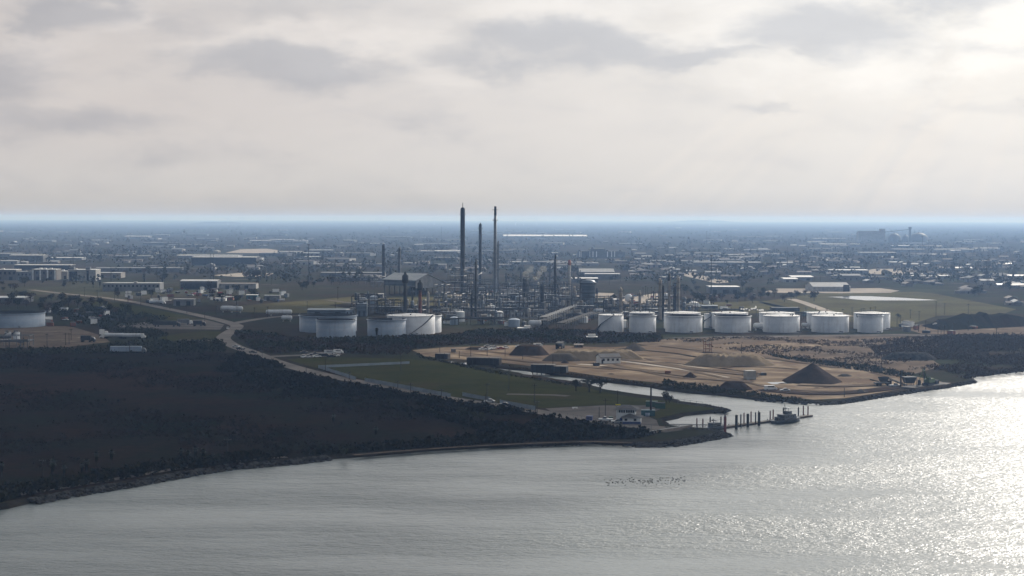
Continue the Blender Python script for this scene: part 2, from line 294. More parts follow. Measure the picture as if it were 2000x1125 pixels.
# ------------------------------------------------------------------ mesh building
class MB:
    def __init__(s): s.v = []; s.f = []; s.m = []; s.sm = []
    def add(s, vs, fs, m=0, smooth=False):
        o = len(s.v); s.v += [tuple(p) for p in vs]; s.f += [tuple(i + o for i in f) for f in fs]
        s.m += [m] * len(fs); s.sm += [smooth] * len(fs); return s
    def box(s, x0, x1, y0, y1, z0, z1, m=0, bottom=True):
        vs = [(x0, y0, z0), (x1, y0, z0), (x1, y1, z0), (x0, y1, z0), (x0, y0, z1), (x1, y0, z1), (x1, y1, z1), (x0, y1, z1)]
        fs = [(4, 5, 6, 7), (0, 1, 5, 4), (1, 2, 6, 5), (2, 3, 7, 6), (3, 0, 4, 7)] + ([(3, 2, 1, 0)] if bottom else [])
        return s.add(vs, fs, m)
    def bar(s, p, q, wd, m=0, wd2=None):
        return s.tube(p, q, wd / 2, (wd2 or wd) / 2, 4, m)
    def tube(s, p, q, r0, r1=None, n=10, m=0, cap=True, smooth=False):
        p = Vector(p); q = Vector(q); r1 = r0 if r1 is None else r1; d = (q - p)
        if d.length < 1e-6: return s
        d.normalize(); a = d.orthogonal().normalized(); b = d.cross(a)
        if abs(d.z) > .999: a = Vector((1, 0, 0)); b = d.cross(a)
        vs = []; off = math.pi / 4 if n == 4 else 0
        for c, r in ((p, r0), (q, r1)):
            for k in range(n):
                t = 2 * math.pi * k / n + off; vs.append(c + a * (r * math.cos(t)) + b * (r * math.sin(t)))
        fs = [(k, (k + 1) % n, n + (k + 1) % n, n + k) for k in range(n)]
        s.add(vs, fs, m, smooth)
        if cap: s.add(vs[:n], [tuple(range(n - 1, -1, -1))], m); s.add(vs[n:], [tuple(range(n))], m)
        return s
    def lathe(s, prof, n=24, c=(0, 0, 0), m=0, smooth=True):
        vs = []; fs = []
        for r, z in prof:
            for k in range(n):
                t = 2 * math.pi * k / n; vs.append((c[0] + r * math.cos(t), c[1] + r * math.sin(t), c[2] + z))
        for i in range(len(prof) - 1):
            for k in range(n): fs.append((i * n + k, i * n + (k + 1) % n, (i + 1) * n + (k + 1) % n, (i + 1) * n + k))
        return s.add(vs, fs, m, smooth)
    def prism(s, pts, ax, a0, a1, m=0):
        """outline pts (u,v) extruded along axis 'x' or 'y' or 'z'"""
        mk = {'x': lambda u, v, w_: (w_, u, v), 'y': lambda u, v, w_: (u, w_, v), 'z': lambda u, v, w_: (u, v, w_)}[ax]
        n = len(pts); vs = [mk(u, v, a0) for u, v in pts] + [mk(u, v, a1) for u, v in pts]
        fs = [(k, (k + 1) % n, n + (k + 1) % n, n + k) for k in range(n)] + [tuple(range(n - 1, -1, -1)), tuple(range(n, 2 * n))]
        return s.add(vs, fs, m)
    def blob(s, c, r, n=1, m=0, jit=0.15, sub=1):
        key = sub
        vs, fs = ICO[key]
        vs = [(c[0] + x * r[0] * (1 + RNG.uniform(-jit, jit)), c[1] + y * r[1] * (1 + RNG.uniform(-jit, jit)), c[2] + z * r[2] * (1 + RNG.uniform(-jit, jit))) for x, y, z in vs]
        return s.add(vs, fs, m, sub > 1)
    def data(s, name, mats):
        me = bpy.data.meshes.new(name); me.from_pydata(s.v, [], s.f)
        for x in (mats if isinstance(mats, (list, tuple)) else [mats]): me.materials.append(MATS[x] if isinstance(x, str) else x)
        me.polygons.foreach_set('material_index', np.array(s.m, np.int32)); me.polygons.foreach_set('use_smooth', np.array(s.sm, bool)); me.update()
        return me
    def build(s, name, mats, parent=None, loc=None, rz=0.0):
        o = bpy.data.objects.new(name, s.data(name, mats)); COL.objects.link(o)
        if parent is not None: o.parent = parent
        if loc is not None: o.location = loc
        if rz: o.rotation_euler.z = rz
        return o
def _ico(sub):
    b = bmesh.new(); bmesh.ops.create_icosphere(b, subdivisions=sub, radius=1.0); b.verts.ensure_lookup_table()
    r = ([tuple(v.co) for v in b.verts], [tuple(v.index for v in f.verts) for f in b.faces]); b.free(); return r
ICO = {k: _ico(k) for k in (1, 2, 3)}

def tag(o, label, cat, group=None, kind=None):
    if label: o['label'] = label
    if cat: o['category'] = cat
    if group: o['group'] = group
    if kind: o['kind'] = kind
    return o
def thing(name, label, cat, loc=(0, 0, 0), rz=0.0, group=None):
    o = bpy.data.objects.new(name, None); COL.objects.link(o); o.location = loc; o.rotation_euler.z = rz; o.empty_display_size = 1
    return tag(o, label, cat, group)
KIDS = {}
def dup(root, loc, rz=0.0, label=None, group=None, scale=None):
    c = root.copy(); COL.objects.link(c); c.location = loc; c.rotation_euler.z = rz
    if scale is not None: c.scale = scale if not isinstance(scale, (int, float)) else (scale,) * 3
    if label: c['label'] = label
    if group: c['group'] = group
    if root.name not in KIDS: KIDS[root.name] = [(k, list(k.children)) for k in root.children]
    for k, gs in KIDS[root.name]:
        d = k.copy(); COL.objects.link(d); d.parent = c
        for g in gs:
            e = g.copy(); COL.objects.link(e); e.parent = d
    return c
def struct(o): o['kind'] = 'structure'; return o
ORD = 'first second third fourth fifth sixth seventh eighth ninth tenth eleventh twelfth thirteenth fourteenth fifteenth sixteenth seventeenth eighteenth nineteenth twentieth'.split()
TENS = {2: 'twenty', 3: 'thirty', 4: 'forty', 5: 'fifty', 6: 'sixty', 7: 'seventy', 8: 'eighty', 9: 'ninety'}
TENTH = {2: 'twentieth', 3: 'thirtieth', 4: 'fortieth', 5: 'fiftieth', 6: 'sixtieth', 7: 'seventieth', 8: 'eightieth', 9: 'ninetieth'}
def ordinal(i):                                    # i from 0
    if i < 20: return ORD[i]
    t, u = divmod(i + 1, 10)
    if t > 9: return 'hundred and ' + ordinal(i - 100) if i > 99 else 'hundredth'
    return TENTH[t] if u == 0 else TENS[t] + '-' + ORD[u - 1]
# ---- flat sheets on the ground, outlined from photograph pixels
def poly_sheet(name, pts, m, z=0.06, px=True, label=None):
    P = [G(*p) if px else Vector((p[0], p[1], GZ)) for p in pts]
    P = [Vector((p.x, p.y, GZ + z)) for p in P]
    tr = tessellate_polygon([P]); fs = []
    for a, b, c in tr:
        n = (P[b] - P[a]).cross(P[c] - P[a]); fs.append((a, b, c) if n.z > 0 else (a, c, b))
    mb = MB(); mb.add(P, fs)
    return struct(mb.build(name, m))
def smooth_line(P, step):
    """Catmull-Rom through points"""
    out = []
    n = len(P)
    for i in range(n - 1):
        p0, p1, p2, p3 = P[max(i - 1, 0)], P[i], P[i + 1], P[min(i + 2, n - 1)]
        k = max(1, int((p2 - p1).length / step))
        for j in range(k):
            t = j / k
            out.append(0.5 * ((2 * p1) + (p2 - p0) * t + (2 * p0 - 5 * p1 + 4 * p2 - p3) * t * t + (3 * p1 - p0 - 3 * p2 + p3) * t ** 3))
    out.append(P[-1]); return out
def ribbon(name, pts, width, m, z=0.12, step=8.0, thick=0.0):
    L = smooth_line([Vector((g.x, g.y, 0)) for g in (G(*p) for p in pts)], step); mb = MB(); vs = []; fs = []
    for i, p in enumerate(L):
        d = (L[min(i + 1, len(L) - 1)] - L[max(i - 1, 0)]); d = Vector((-d.y, d.x, 0)).normalized() * (width / 2)
        vs += [(p.x + d.x, p.y + d.y, GZ + z), (p.x - d.x, p.y - d.y, GZ + z)]
        if i: fs.append((2 * i - 2, 2 * i - 1, 2 * i + 1, 2 * i))
    mb.add(vs, fs); return struct(mb.build(name, m)), L
def inpoly(x, y, poly):
    c = False; j = len(poly) - 1
    for i in range(len(poly)):
        xi, yi = poly[i]; xj, yj = poly[j]
        if (yi > y) != (yj > y) and x < (xj - xi) * (y - yi) / (yj - yi) + xi: c = not c
        j = i
    return c
# ================================================================== SETTING
GX, GY0, GY1 = 14000.0, -3000.0, 40000.0
NX, NY = 2600.0, 3000.0
SHORE = [(-600, 1115), (-250, 1035), (-100, 1003), (0, 989), (60, 978), (120, 966), (250, 945), (330, 930), (440, 912), (560, 902), (640, 893), (690, 890), (760, 884), (900, 874),
         (1020, 868), (1160, 864), (1240, 867), (1300, 867), (1350, 859), (1395, 850), (1408, 846), (1396, 841.5), (1340, 837), (1294, 832), (1290, 821), (1328, 810.5), (1370, 806.5), (1390, 804),
         (1408, 804.5), (1413, 801), (1400, 797), (1375, 792.5), (1324, 786), (1300, 778.5), (1270, 776), (1239, 772), (1186, 764), (1130, 749), (1073, 740.5), (1023, 733.5),
         (992, 727.5), (946, 719.5), (958, 715.5), (1050, 725.5), (1100, 733), (1150, 739), (1200, 746), (1275, 755), (1325, 763), (1400, 770), (1480, 778.5), (1524, 782), (1590, 787)]
QUAY = [(1632, 785), (1656, 782), (1700, 775), (1784, 762.5), (1854, 752), (1880, 748), (1900, 744)]
COAST = [(1890, 739.5), (1862, 737), (1882, 735), (1920, 733), (1960, 727), (2010, 722), (2100, 717), (2400, 705), (2900, 690)]
def jitter_line(pts, step=7.0, amp=1.4):
    P = [Vector((g.x, g.y, 0)) for g in (G(*p, 0.3) for p in pts)]; out = []
    for a, b in zip(P, P[1:]):
        k = max(1, int((b - a).length / step)); nrm = Vector((-(b - a).y, (b - a).x, 0)).normalized()
        for j in range(k):
            out.append(a.lerp(b, j / k) + nrm * (random.uniform(-amp, amp) if j or k == 1 else random.uniform(-amp, amp) * .5))
    return out
near_edge = jitter_line(SHORE) + [Vector((g.x, g.y, 0)) for g in (G(*p, 0.5) for p in QUAY)] + jitter_line(COAST + [(3000, 688)])
LAND = [Vector((-NX, 200, 0))] + near_edge + [Vector((NX, 980, 0)), Vector((NX, NY, 0)), Vector((-NX, NY, 0))]
def land_mesh():
    P = [Vector((p.x, p.y, GZ)) for p in LAND]; mb = MB()
    fs = []
    for a, b, c in tessellate_polygon([P]):
        n = (P[b] - P[a]).cross(P[c] - P[a]); fs.append((a, b, c) if n.z > 0 else (a, c, b))
    mb.add(P, fs, 0)
    # the bank: a sloping skirt from the land's edge down under the water
    n = len(near_edge); E = near_edge; q0 = len(SHORE)
    vs = []; fb = []
    for i, p in enumerate(E):
        d = E[min(i + 1, n - 1)] - E[max(i - 1, 0)]; o = Vector((d.y, -d.x, 0)).normalized()
        w1 = random.uniform(1.2, 2.6); w2 = random.uniform(3.2, 5.0)
        vs += [(p.x, p.y, GZ), (p.x + o.x * w1, p.y + o.y * w1, random.uniform(.35, .7)), (p.x + o.x * w2, p.y + o.y * w2, -1.2)]
        if i: fb += [(3 * i - 3, 3 * i - 2, 3 * i + 1, 3 * i), (3 * i - 2, 3 * i - 1, 3 * i + 2, 3 * i + 1)]
    mb.add(vs, fb, 1)
    # far land out to the horizon, edge to edge with the near land
    for x0, x1, y0, y1 in ((-GX, -NX, 200, NY), (NX, GX, 980, NY), (-GX, GX, NY, GY1)):
        nx = 6; ny = 6
        xs = [x0 + (x1 - x0) * i / nx for i in range(nx + 1)]; ys = [y0 + (y1 - y0) * i / ny for i in range(ny + 1)]
        vv = [(x, y, GZ) for y in ys for x in xs]
        mb.add(vv, [(j * (nx + 1) + i, j * (nx + 1) + i + 1, (j + 1) * (nx + 1) + i + 1, (j + 1) * (nx + 1) + i) for j in range(ny) for i in range(nx)], 0)
    return mb
struct(land_mesh().build('ground', ['land', 'bank']))
mb = MB(); nx, ny = 30, 24
xs = np.linspace(-GX, GX, nx + 1); ys = np.linspace(GY0, 1500, ny + 1)
mb.add([(x, y, 0.0) for y in ys for x in xs], [(j * (nx + 1) + i, j * (nx + 1) + i + 1, (j + 1) * (nx + 1) + i + 1, (j + 1) * (nx + 1) + i) for j in range(ny) for i in range(nx)])
struct(mb.build('water', 'water'))

# ---- sheets
poly_sheet('marsh_ground', [(-700, 1090), (-250, 1022), (0, 982), (120, 960), (330, 925), (560, 896), (690, 885), (900, 869), (1020, 863), (1160, 859), (1240, 858), (1235, 836), (1150, 826), (1060, 808), (1000, 797), (880, 783), (750, 760), (600, 730), (520, 703), (480, 690), (300, 684), (0, 688), (-700, 700)], 'marsh', 0.05)
poly_sheet('grass_field', [(560, 702), (600, 699), (668, 698), (790, 701), (870, 708), (905, 716), (955, 724), (995, 732), (1073, 744.5), (1130, 753), (1186, 768), (1239, 776), (1300, 782.5), (1330, 789), (1376, 795), (1392, 797.5), (1394, 800), (1368, 803), (1322, 807.5), (1284, 818), (1262, 812), (1290, 800), (1270, 792), (1180, 791), (1060, 797), (1000, 790), (900, 777), (760, 752), (640, 725), (585, 710)], 'grass', 0.07)
poly_sheet('gravel_lot', [(1065, 798), (1180, 792), (1262, 792), (1290, 799), (1262, 812), (1282, 821), (1288, 834), (1336, 840), (1300, 845), (1240, 836), (1170, 829), (1120, 817), (1080, 806)], 'gravel', 0.09)
poly_sheet('sand_ground', [(805, 684), (870, 678.5), (1000, 675), (1090, 674.5), (1180, 679), (1290, 674), (1400, 673), (1490, 668), (1560, 664), (1640, 664), (1700, 668), (1600, 676), (1500, 690), (1530, 700), (1620, 708), (1690, 716), (1740, 727), (1800, 738), (1840, 746), (1790, 756), (1700, 770), (1650, 778), (1590, 781), (1500, 772), (1400, 762), (1330, 755), (1275, 747), (1200, 739), (1120, 727), (1060, 718), (1000, 711), (930, 704), (870, 700), (830, 696)], 'sand', 0.08)
poly_sheet('dirt_ground', [(1240, 671), (1300, 662), (1420, 659), (1560, 656), (1760, 657), (1850, 668), (1800, 690), (1840, 715), (1780, 732), (1700, 722), (1620, 712), (1500, 696), (1420, 684), (1300, 680)], 'dirt', 0.045)
poly_sheet('concrete_strip', [(1290, 660), (1420, 657), (1560, 655), (1760, 652.5), (1900, 656), (1900, 658.5), (1740, 656), (1560, 658), (1420, 660)], 'gravel', 0.10)
poly_sheet('dirt_ground', [(1760, 640), (1800, 634), (1900, 640), (2010, 628), (2010, 655), (1900, 655), (1800, 652)], 'dirt', 0.05)
poly_sheet('dirt_ground', [(-40, 645), (80, 636), (140, 638), (200, 656), (215, 668), (130, 678), (-40, 680)], 'dirt', 0.05)
poly_sheet('gravel_yard', [(225, 634), (300, 628), (400, 624), (438, 634), (430, 644), (330, 643), (240, 641)], 'gravel', 0.06)
poly_sheet('grass_field', [(345, 652), (400, 646), (432, 648), (425, 664), (330, 666), (310, 660)], 'grass', 0.06)
poly_sheet('grass_field', [(430, 600), (560, 590), (745, 575), (745, 585), (640, 596), (700, 606), (570, 612), (450, 609)], 'field', 0.06)
poly_sheet('grass_field', [(150, 586), (240, 592), (330, 610), (420, 628), (360, 630), (240, 612)], 'grass', 0.05)
poly_sheet('grass_field', [(690, 590), (760, 582), (900, 578), (985, 577), (985, 590), (900, 595), (760, 602)], 'field', 0.05)
poly_sheet('airfield_grass', [(1480, 590), (1590, 574), (1680, 571), (1790, 570), (1830, 574), (1900, 588), (1985, 604), (1960, 613), (1830, 617), (1760, 640), (1640, 626), (1560, 612)], 'field', 0.05)
poly_sheet('grass_field', [(1240, 604), (1330, 592), (1480, 588), (1540, 600), (1480, 612), (1330, 612)], 'field', 0.05)
poly_sheet('pond_water', [(1616, 580), (1660, 578.3), (1700, 578.8), (1765, 582), (1832, 586.3), (1800, 587), (1690, 586.8)], 'pond_water', 0.12)
poly_sheet('parking_lot', [(1490, 571), (1519, 563.5), (1600, 564), (1720, 563), (1757, 568), (1740, 572), (1640, 573), (1520, 572)], 'lot', 0.14)
poly_sheet('concrete_yard', [(862, 577), (900, 572.5), (958, 572.5), (966, 576.5), (900, 579)], 'lot', 0.10)
poly_sheet('concrete_yard', [(1188, 590), (1225, 582), (1295, 570), (1315, 578), (1300, 600), (1240, 606)], 'lot', 0.08)
poly_sheet('concrete_yard', [(1118, 575), (1150, 571), (1200, 573), (1190, 581), (1130, 583)], 'lot', 0.08)
poly_sheet('concrete_yard', [(440, 494), (470, 487), (520, 486), (545, 489), (540, 495)], 'lot', 0.3)
poly_sheet('concrete_yard', [(415, 538), (470, 533), (535, 534), (520, 541), (460, 541)], 'lot', 0.25)
poly_sheet('parking_lot', [(585, 694), (600, 690), (668, 685), (672, 690), (660, 696), (590, 700)], 'gravel', 0.09)
poly_sheet('concrete_yard', [(1318, 533), (1345, 530), (1400, 545), (1430, 551), (1400, 554), (1340, 540)], 'lot', 0.25)
for pts in ([(898, 709.5), (912, 708.5), (928, 711.5), (914, 713)], [(864, 706.5), (880, 706), (890, 708), (874, 709)], [(930, 718.5), (945, 718), (952, 720.5), (940, 721)], [(1498, 747), (1535, 746), (1548, 749.5), (1508, 751)]):
    poly_sheet('puddle', pts, 'pond_water', 0.10)
RW, main_line = ribbon('road', [(60, 566), (110, 572), (230, 585), (330, 604), (410, 621), (455, 633), (462, 640), (440, 655), (438, 664), (462, 678), (500, 691), (540, 707), (600, 724.5), (680, 742), (760, 757), (880, 779), (980, 793), (1060, 806), (1150, 822), (1215, 831), (1300, 837)], 9.0, 'asphalt', 0.13)
ribbon('road', [(520, 697), (590, 694), (668, 690)], 8.0, 'asphalt', 0.115)
ribbon('road', [(455, 632), (500, 624), (540, 619), (600, 616), (680, 612)], 8.0, 'asphalt', 0.11)
ribbon('road', [(350, 664), (440, 666)], 5.0, 'gravel', 0.10)
ribbon('road', [(1545, 584), (1572, 592), (1620, 609), (1660, 618)], 9.0, 'lot', 0.12)
ribbon('path', [(640, 586), (700, 594), (780, 604)], 6.0, 'gravel', 0.12)
ribbon('path', [(990, 770), (1030, 771), (1080, 772), (1110, 774)], 5.0, 'gravel', 0.12)
ribbon('track', [(1708, 536), (1712, 527), (1735, 526), (1752, 531), (1756, 537)], 18.0, 'lot', 0.3)
ribbon('road', [(1390, 673.5), (1470, 669), (1560, 667), (1640, 666)], 4.0, 'sand', 0.12)
ribbon('beach', [(690, 889), (760, 883), (900, 873), (1020, 867), (1160, 862.8), (1235, 865.5)], 2.2, 'beach', 0.10)
ribbon('path', [(0, 973), (60, 962), (120, 953), (250, 932), (330, 918), (440, 901), (560, 893)], 3.5, 'gravel', 0.11)
ribbon('sand_path', [(1106, 720.5), (1180, 730), (1270, 741), (1300, 746)], 5.0, 'sand', 0.13)
for i, (a, b, wd, m) in enumerate([((1150, 702), (1470, 742), 3.0, 'dirt'), ((1170, 697), (1480, 737), 3.5, 'bank'), ((1120, 706), (1440, 750), 2.5, 'dirt'), ((1215, 700), (1490, 731), 2.0, 'bank'), ((1230, 702), (1450, 733), 2.5, 'lot'),
                                 ((1200, 704), (1420, 738), 4.0, 'lot'), ((1130, 712), (1240, 722), 5.0, 'lot'), ((1230, 692), (1400, 712), 4.0, 'dirt'), ((1290, 676), (1400, 694), 5.0, 'dirt'), ((1250, 684), (1370, 700), 3.0, 'bank')]):
    mid = ((a[0] + b[0]) / 2 + 8, (a[1] + b[1]) / 2 - 1.2)
    ribbon('gravel_strip', [a, mid, b], wd, m, 0.14 + i * 0.012)

for i, (pts, wd, m) in enumerate([([(1130, 699), (1250, 706), (1360, 722), (1480, 734)], 9, 'dirt'), ([(1180, 716), (1290, 728), (1400, 742), (1470, 747)], 8, 'dirt'), ([(1300, 676), (1420, 690), (1540, 704), (1640, 718)], 10, 'dirt'), ([(1490, 762), (1580, 770), (1660, 768), (1760, 757)], 9, 'gravel_dark'), ([(900, 694), (990, 702), (1080, 712)], 7, 'dirt'), ([(1560, 752), (1640, 755), (1720, 752)], 8, 'dirt')]):
    ribbon('dirt_strip', pts, wd, m, 0.42 + i * .012)
# ---- far ridges on the horizon
def ridge(name, pts, height, depth, m='land'):
    mb = MB(); P = [G(*p) for p in pts]; n = len(P); vs = []; fs = []
    for i, p in enumerate(P):
        h = height * (max(0.0, math.sin(math.pi * i / (n - 1))) ** .6) * random.uniform(.8, 1.05)
        vs += [(p.x, p.y - depth / 2, GZ - .5), (p.x, p.y - depth * .15, GZ + h), (p.x, p.y + depth * .15, GZ + h), (p.x, p.y + depth / 2, GZ - .5)]
        if i: fs += [(4 * i - 4 + k, 4 * i + k, 4 * i + k + 1, 4 * i - 3 + k) for k in range(3)]
    mb.add(vs, [tuple(reversed(f)) for f in fs]); return struct(mb.build(name, m))
ridge('hill', [(372 + 10 * i, 437.5) for i in range(12)], 26, 700)
ridge('hill', [(1300 + 10 * i, 435) for i in range(15)], 46, 900)
ridge('hill', [(1815 + 8 * i, 641 - .4 * i) for i in range(26)], 9, 60, 'marsh')

# ---- unseen lumpy cumulus above the frame, shaped to shade the near shore and haze
def cloud(name, shade_px, alt, n, rmin, rmax, thick):
    P = [G(*p) for p in shade_px]; off = SUN_DIR * (alt / SUN_DIR.z)
    poly = [(p.x + off.x, p.y + off.y) for p in P]
    x0, x1 = min(p[0] for p in poly), max(p[0] for p in poly); y0, y1 = min(p[1] for p in poly), max(p[1] for p in poly)
    mb = MB(); k = 0; vs0, fs0 = ICO[2]
    while k < n:
        x, y = random.uniform(x0, x1), random.uniform(y0, y1)
        if not inpoly(x, y, poly): continue
        # radius limited by the distance to the outline so the shadow's edge keeps its place
        dd = min((Vector((x, y)) - Vector(poly[i])).length if (Vector(poly[(i + 1) % len(poly)]) - Vector(poly[i])).length < 1 else
                 abs((poly[(i + 1) % len(poly)][0] - poly[i][0]) * (poly[i][1] - y) - (poly[i][0] - x) * (poly[(i + 1) % len(poly)][1] - poly[i][1])) / (Vector(poly[(i + 1) % len(poly)]) - Vector(poly[i])).length for i in range(len(poly)))
        r = max(rmin * .6, min(rmax, dd * 1.05, random.uniform(rmin, rmax)))
        mb.blob((x, y, GZ + alt + random.uniform(-.3, .3) * thick), (r, r, min(r * .5, thick)), 1, 0, .08, 2); k += 1
    o = mb.build(name, 'cloud'); return o
m = bpy.data.materials.new('cloud'); m.use_nodes = True; t = NT(m.node_tree); m.node_tree.nodes.clear()
o_ = t.n('ShaderNodeOutputMaterial'); d_ = t.n('ShaderNodeBsdfDiffuse'); tr_ = t.n('ShaderNodeBsdfTranslucent'); mx = t.n('ShaderNodeMixShader')
d_.inputs[0].default_value = (.9, .9, .9, 1); tr_.inputs[0].default_value = (.8, .8, .8, 1); mx.inputs[0].default_value = .4
t.t.links.new(d_.outputs[0], mx.inputs[1]); t.t.links.new(tr_.outputs[0], mx.inputs[2]); t.t.links.new(mx.outputs[0], o_.inputs[0]); MATS['cloud'] = m
CLOUD_EDGE = [(-900, 1125), (-900, 590), (-200, 575), (100, 592), (330, 590), (560, 600), (735, 600), (790, 640), (798, 690), (850, 706), (960, 722), (1100, 741), (1200, 758), (1340, 772), (1460, 790), (1480, 880), (1150, 960), (900, 1080), (850, 1400), (900, 3000), (-1500, 3000)]
o = cloud('cloud', CLOUD_EDGE, 1900, 1500, 30, 110, 60)
tag(o, 'unseen cumulus deck shaped to shade the near shore', 'clouds', kind='stuff')
# ---- haze
def haze_box():
    mb = MB(); mb.box(-GX - 400, GX + 400, GY0 - 200, GY1 + 400, -2.4, 98.0); o = mb.build('haze', [])
    m = bpy.data.materials.new('haze'); m.use_nodes = True; t = NT(m.node_tree); m.node_tree.nodes.clear()
    out = t.n('ShaderNodeOutputMaterial'); v = t.n('ShaderNodeVolumePrincipled')
    v.inputs['Color'].default_value = (0.38, 0.60, 1.0, 1); v.inputs['Absorption Color'].default_value = (.5, .5, .5, 1); v.inputs['Density'].default_value = 1.0e-4; v.inputs['Anisotropy'].default_value = 0.2
    t.t.links.new(v.outputs[0], out.inputs['Volume']); o.data.materials.append(m); o['kind'] = 'stuff'; o['label'] = 'pale blue haze over the plain'; o['category'] = 'haze'
    return o
haze_box()
# ================================================================== KEY OBJECTS
# ---- storage tanks
def tank(label, xl, xr, yrim, ybase, shell='tank_white', roof='cone', group='storage tanks', stair=None, depth_px=None, roofm='roof_white'):
    cx = (xl + xr) / 2; g = G(cx, ybase); r = (xr - xl) / 2 / ppm(g.y); c = Vector((g.x, g.y + r * .98, GZ)); r = (xr - xl) / 2 / ppm(c.y)
    h = hgt(cx, yrim, ybase)
    T = thing('storage_tank', label, 'storage tank', c, random.uniform(-.5, .5), group)
    a = MB(); a.lathe([(r, 0), (r, h), (r - .08, h)], 64); a.build('shell', shell, T)
    if roof != 'cone': a = MB(); a.lathe([(r - .09, h), (r - .09, h * .4)], 64); a.build('inner_wall', 'pile_black', T)  # shade inside the open top is put into this black lining
    b = MB()
    if roof == 'cone': b.lathe([(r - .02, h + .05), (r * .6, h + r * .035), (r * .25, h + r * .062), (0.02, h + r * .07)], 64, smooth=True)
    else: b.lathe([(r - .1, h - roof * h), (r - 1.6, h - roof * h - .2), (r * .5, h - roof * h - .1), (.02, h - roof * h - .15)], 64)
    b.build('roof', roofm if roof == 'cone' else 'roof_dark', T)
    e = MB(); e.lathe([(r + .02, h - .35), (r + .75, h - .3), (r + .75, h - .18), (r + .02, h - .18)] if roof != 'cone' else [(r + .02, h - .25), (r + .2, h - .2), (r + .2, h - .02), (r + .02, h)], 64, smooth=False)
    e.build('rim', shell, T)
    rail = MB()
    for k in range(36):
        t_ = k / 36 * 2 * math.pi; p = (r * 1.0 * math.cos(t_), r * math.sin(t_))
        if k % 3 == 0: rail.tube((p[0], p[1], h), (p[0], p[1], h + 1.0), .06, n=4)
    rail.lathe([(r - .05, h + .95), (r + .05, h + .95), (r + .05, h + 1.05), (r - .05, h + 1.05)], 36, smooth=False)
    rail.build('railing', 'steel_grey', T)
    for k in range(3):
        t_ = random.uniform(0, 6.28); q = r * random.uniform(.15, .85); zz = h + (r * .07 * (1 - q / r) if roof == 'cone' else -roof * h)
        v_ = MB(); v_.tube((q * math.cos(t_), q * math.sin(t_), zz - .1), (q * math.cos(t_), q * math.sin(t_), zz + .9), .4, n=8); v_.build('roof_vent', 'steel_grey', T)
    s = MB(); t0 = stair if stair is not None else random.uniform(.35, 1.5); n = 26; vs = []; fs = []; span = h * 1.45 / r
    for k in range(n + 1):
        t_ = t0 + span * k / n; z = h * k / n + .2
        for rr in (r + .05, r + .95):
            for dz in (0, .28): vs.append((rr * math.cos(t_), rr * math.sin(t_), z + dz))
        if k: b_ = 4 * k - 4; fs += [(b_ + 1, b_ + 3, b_ + 7, b_ + 5), (b_, b_ + 4, b_ + 6, b_ + 2), (b_ + 2, b_ + 6, b_ + 7, b_ + 3), (b_, b_ + 1, b_ + 5, b_ + 4)]
    s.add(vs, fs); s.build('stair', 'steel_dark', T)
    p = MB(); a0 = -1.0; p.tube((r * math.cos(a0), r * math.sin(a0), .8), ((r + 4) * math.cos(a0), (r + 4) * math.sin(a0), .8), .35, n=8); p.build('inlet_pipe', 'steel_grey', T)
    return T
WG = 'white tanks in the row behind the sand yard'
tank('slim white tank with pale roof, nearest the refinery of the row behind the sand yard', 1170, 1219, 616, 649, roof='cone', group=WG, stair=3.4)
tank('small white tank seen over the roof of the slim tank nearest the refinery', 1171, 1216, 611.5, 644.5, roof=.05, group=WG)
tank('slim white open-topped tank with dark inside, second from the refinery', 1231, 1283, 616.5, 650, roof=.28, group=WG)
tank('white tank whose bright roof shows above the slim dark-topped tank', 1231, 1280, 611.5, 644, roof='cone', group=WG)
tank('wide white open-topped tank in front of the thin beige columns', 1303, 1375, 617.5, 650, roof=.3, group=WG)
tank('wide white cone-roofed tank hidden behind the first wide open-topped tank', 1300, 1372, 612.5, 643.5, roof='cone', group=WG)
tank('little white drum tank in the gap between two wide tanks', 1376, 1391, 613, 641, roof='cone', group=WG)
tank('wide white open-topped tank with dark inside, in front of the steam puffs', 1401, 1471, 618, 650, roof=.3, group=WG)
tank('wide white cone-roofed tank hidden behind the tank in front of the steam puffs', 1394, 1465, 612.5, 643.5, roof='cone', group=WG)
tank('wide white tank with a full pale roof, overlapping the tank behind on its right', 1496, 1567, 618, 650, roof='cone', group=WG)
tank('wide white cone-roofed tank sticking out left behind a full pale roof', 1488, 1557, 612.5, 643.5, roof='cone', group=WG)
tank('white tank with a bright full roof and pipes between it and the end tank', 1592, 1664, 618, 650, roof='cone', group=WG)
tank('wide white cone-roofed tank behind the bright-roofed tank next to the end pair', 1582, 1652, 612.5, 643.5, roof='cone', group=WG)
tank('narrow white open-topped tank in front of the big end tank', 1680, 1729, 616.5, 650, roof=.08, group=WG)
tank('big cone-roofed tank at the far end of the white row, beside the airfield', 1675, 1745, 613, 644, roof='cone', group=WG)
BG = 'blue-grey tanks behind the dark brush'
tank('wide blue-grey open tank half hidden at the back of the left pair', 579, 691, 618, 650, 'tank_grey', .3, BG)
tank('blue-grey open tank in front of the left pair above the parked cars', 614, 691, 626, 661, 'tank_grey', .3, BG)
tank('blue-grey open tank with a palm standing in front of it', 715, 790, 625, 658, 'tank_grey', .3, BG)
tank('pale grey tank with a diagonal stair and a bright roof strip', 753, 847, 618, 654, 'tank_white', 'cone', BG, stair=5.0)
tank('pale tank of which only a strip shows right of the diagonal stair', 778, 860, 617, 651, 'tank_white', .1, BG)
tank('large open grey tank cut off by the edge of the photo', -52, 69, 613, 640.5, 'tank_grey', .35, 'tanks by the lorry yard')
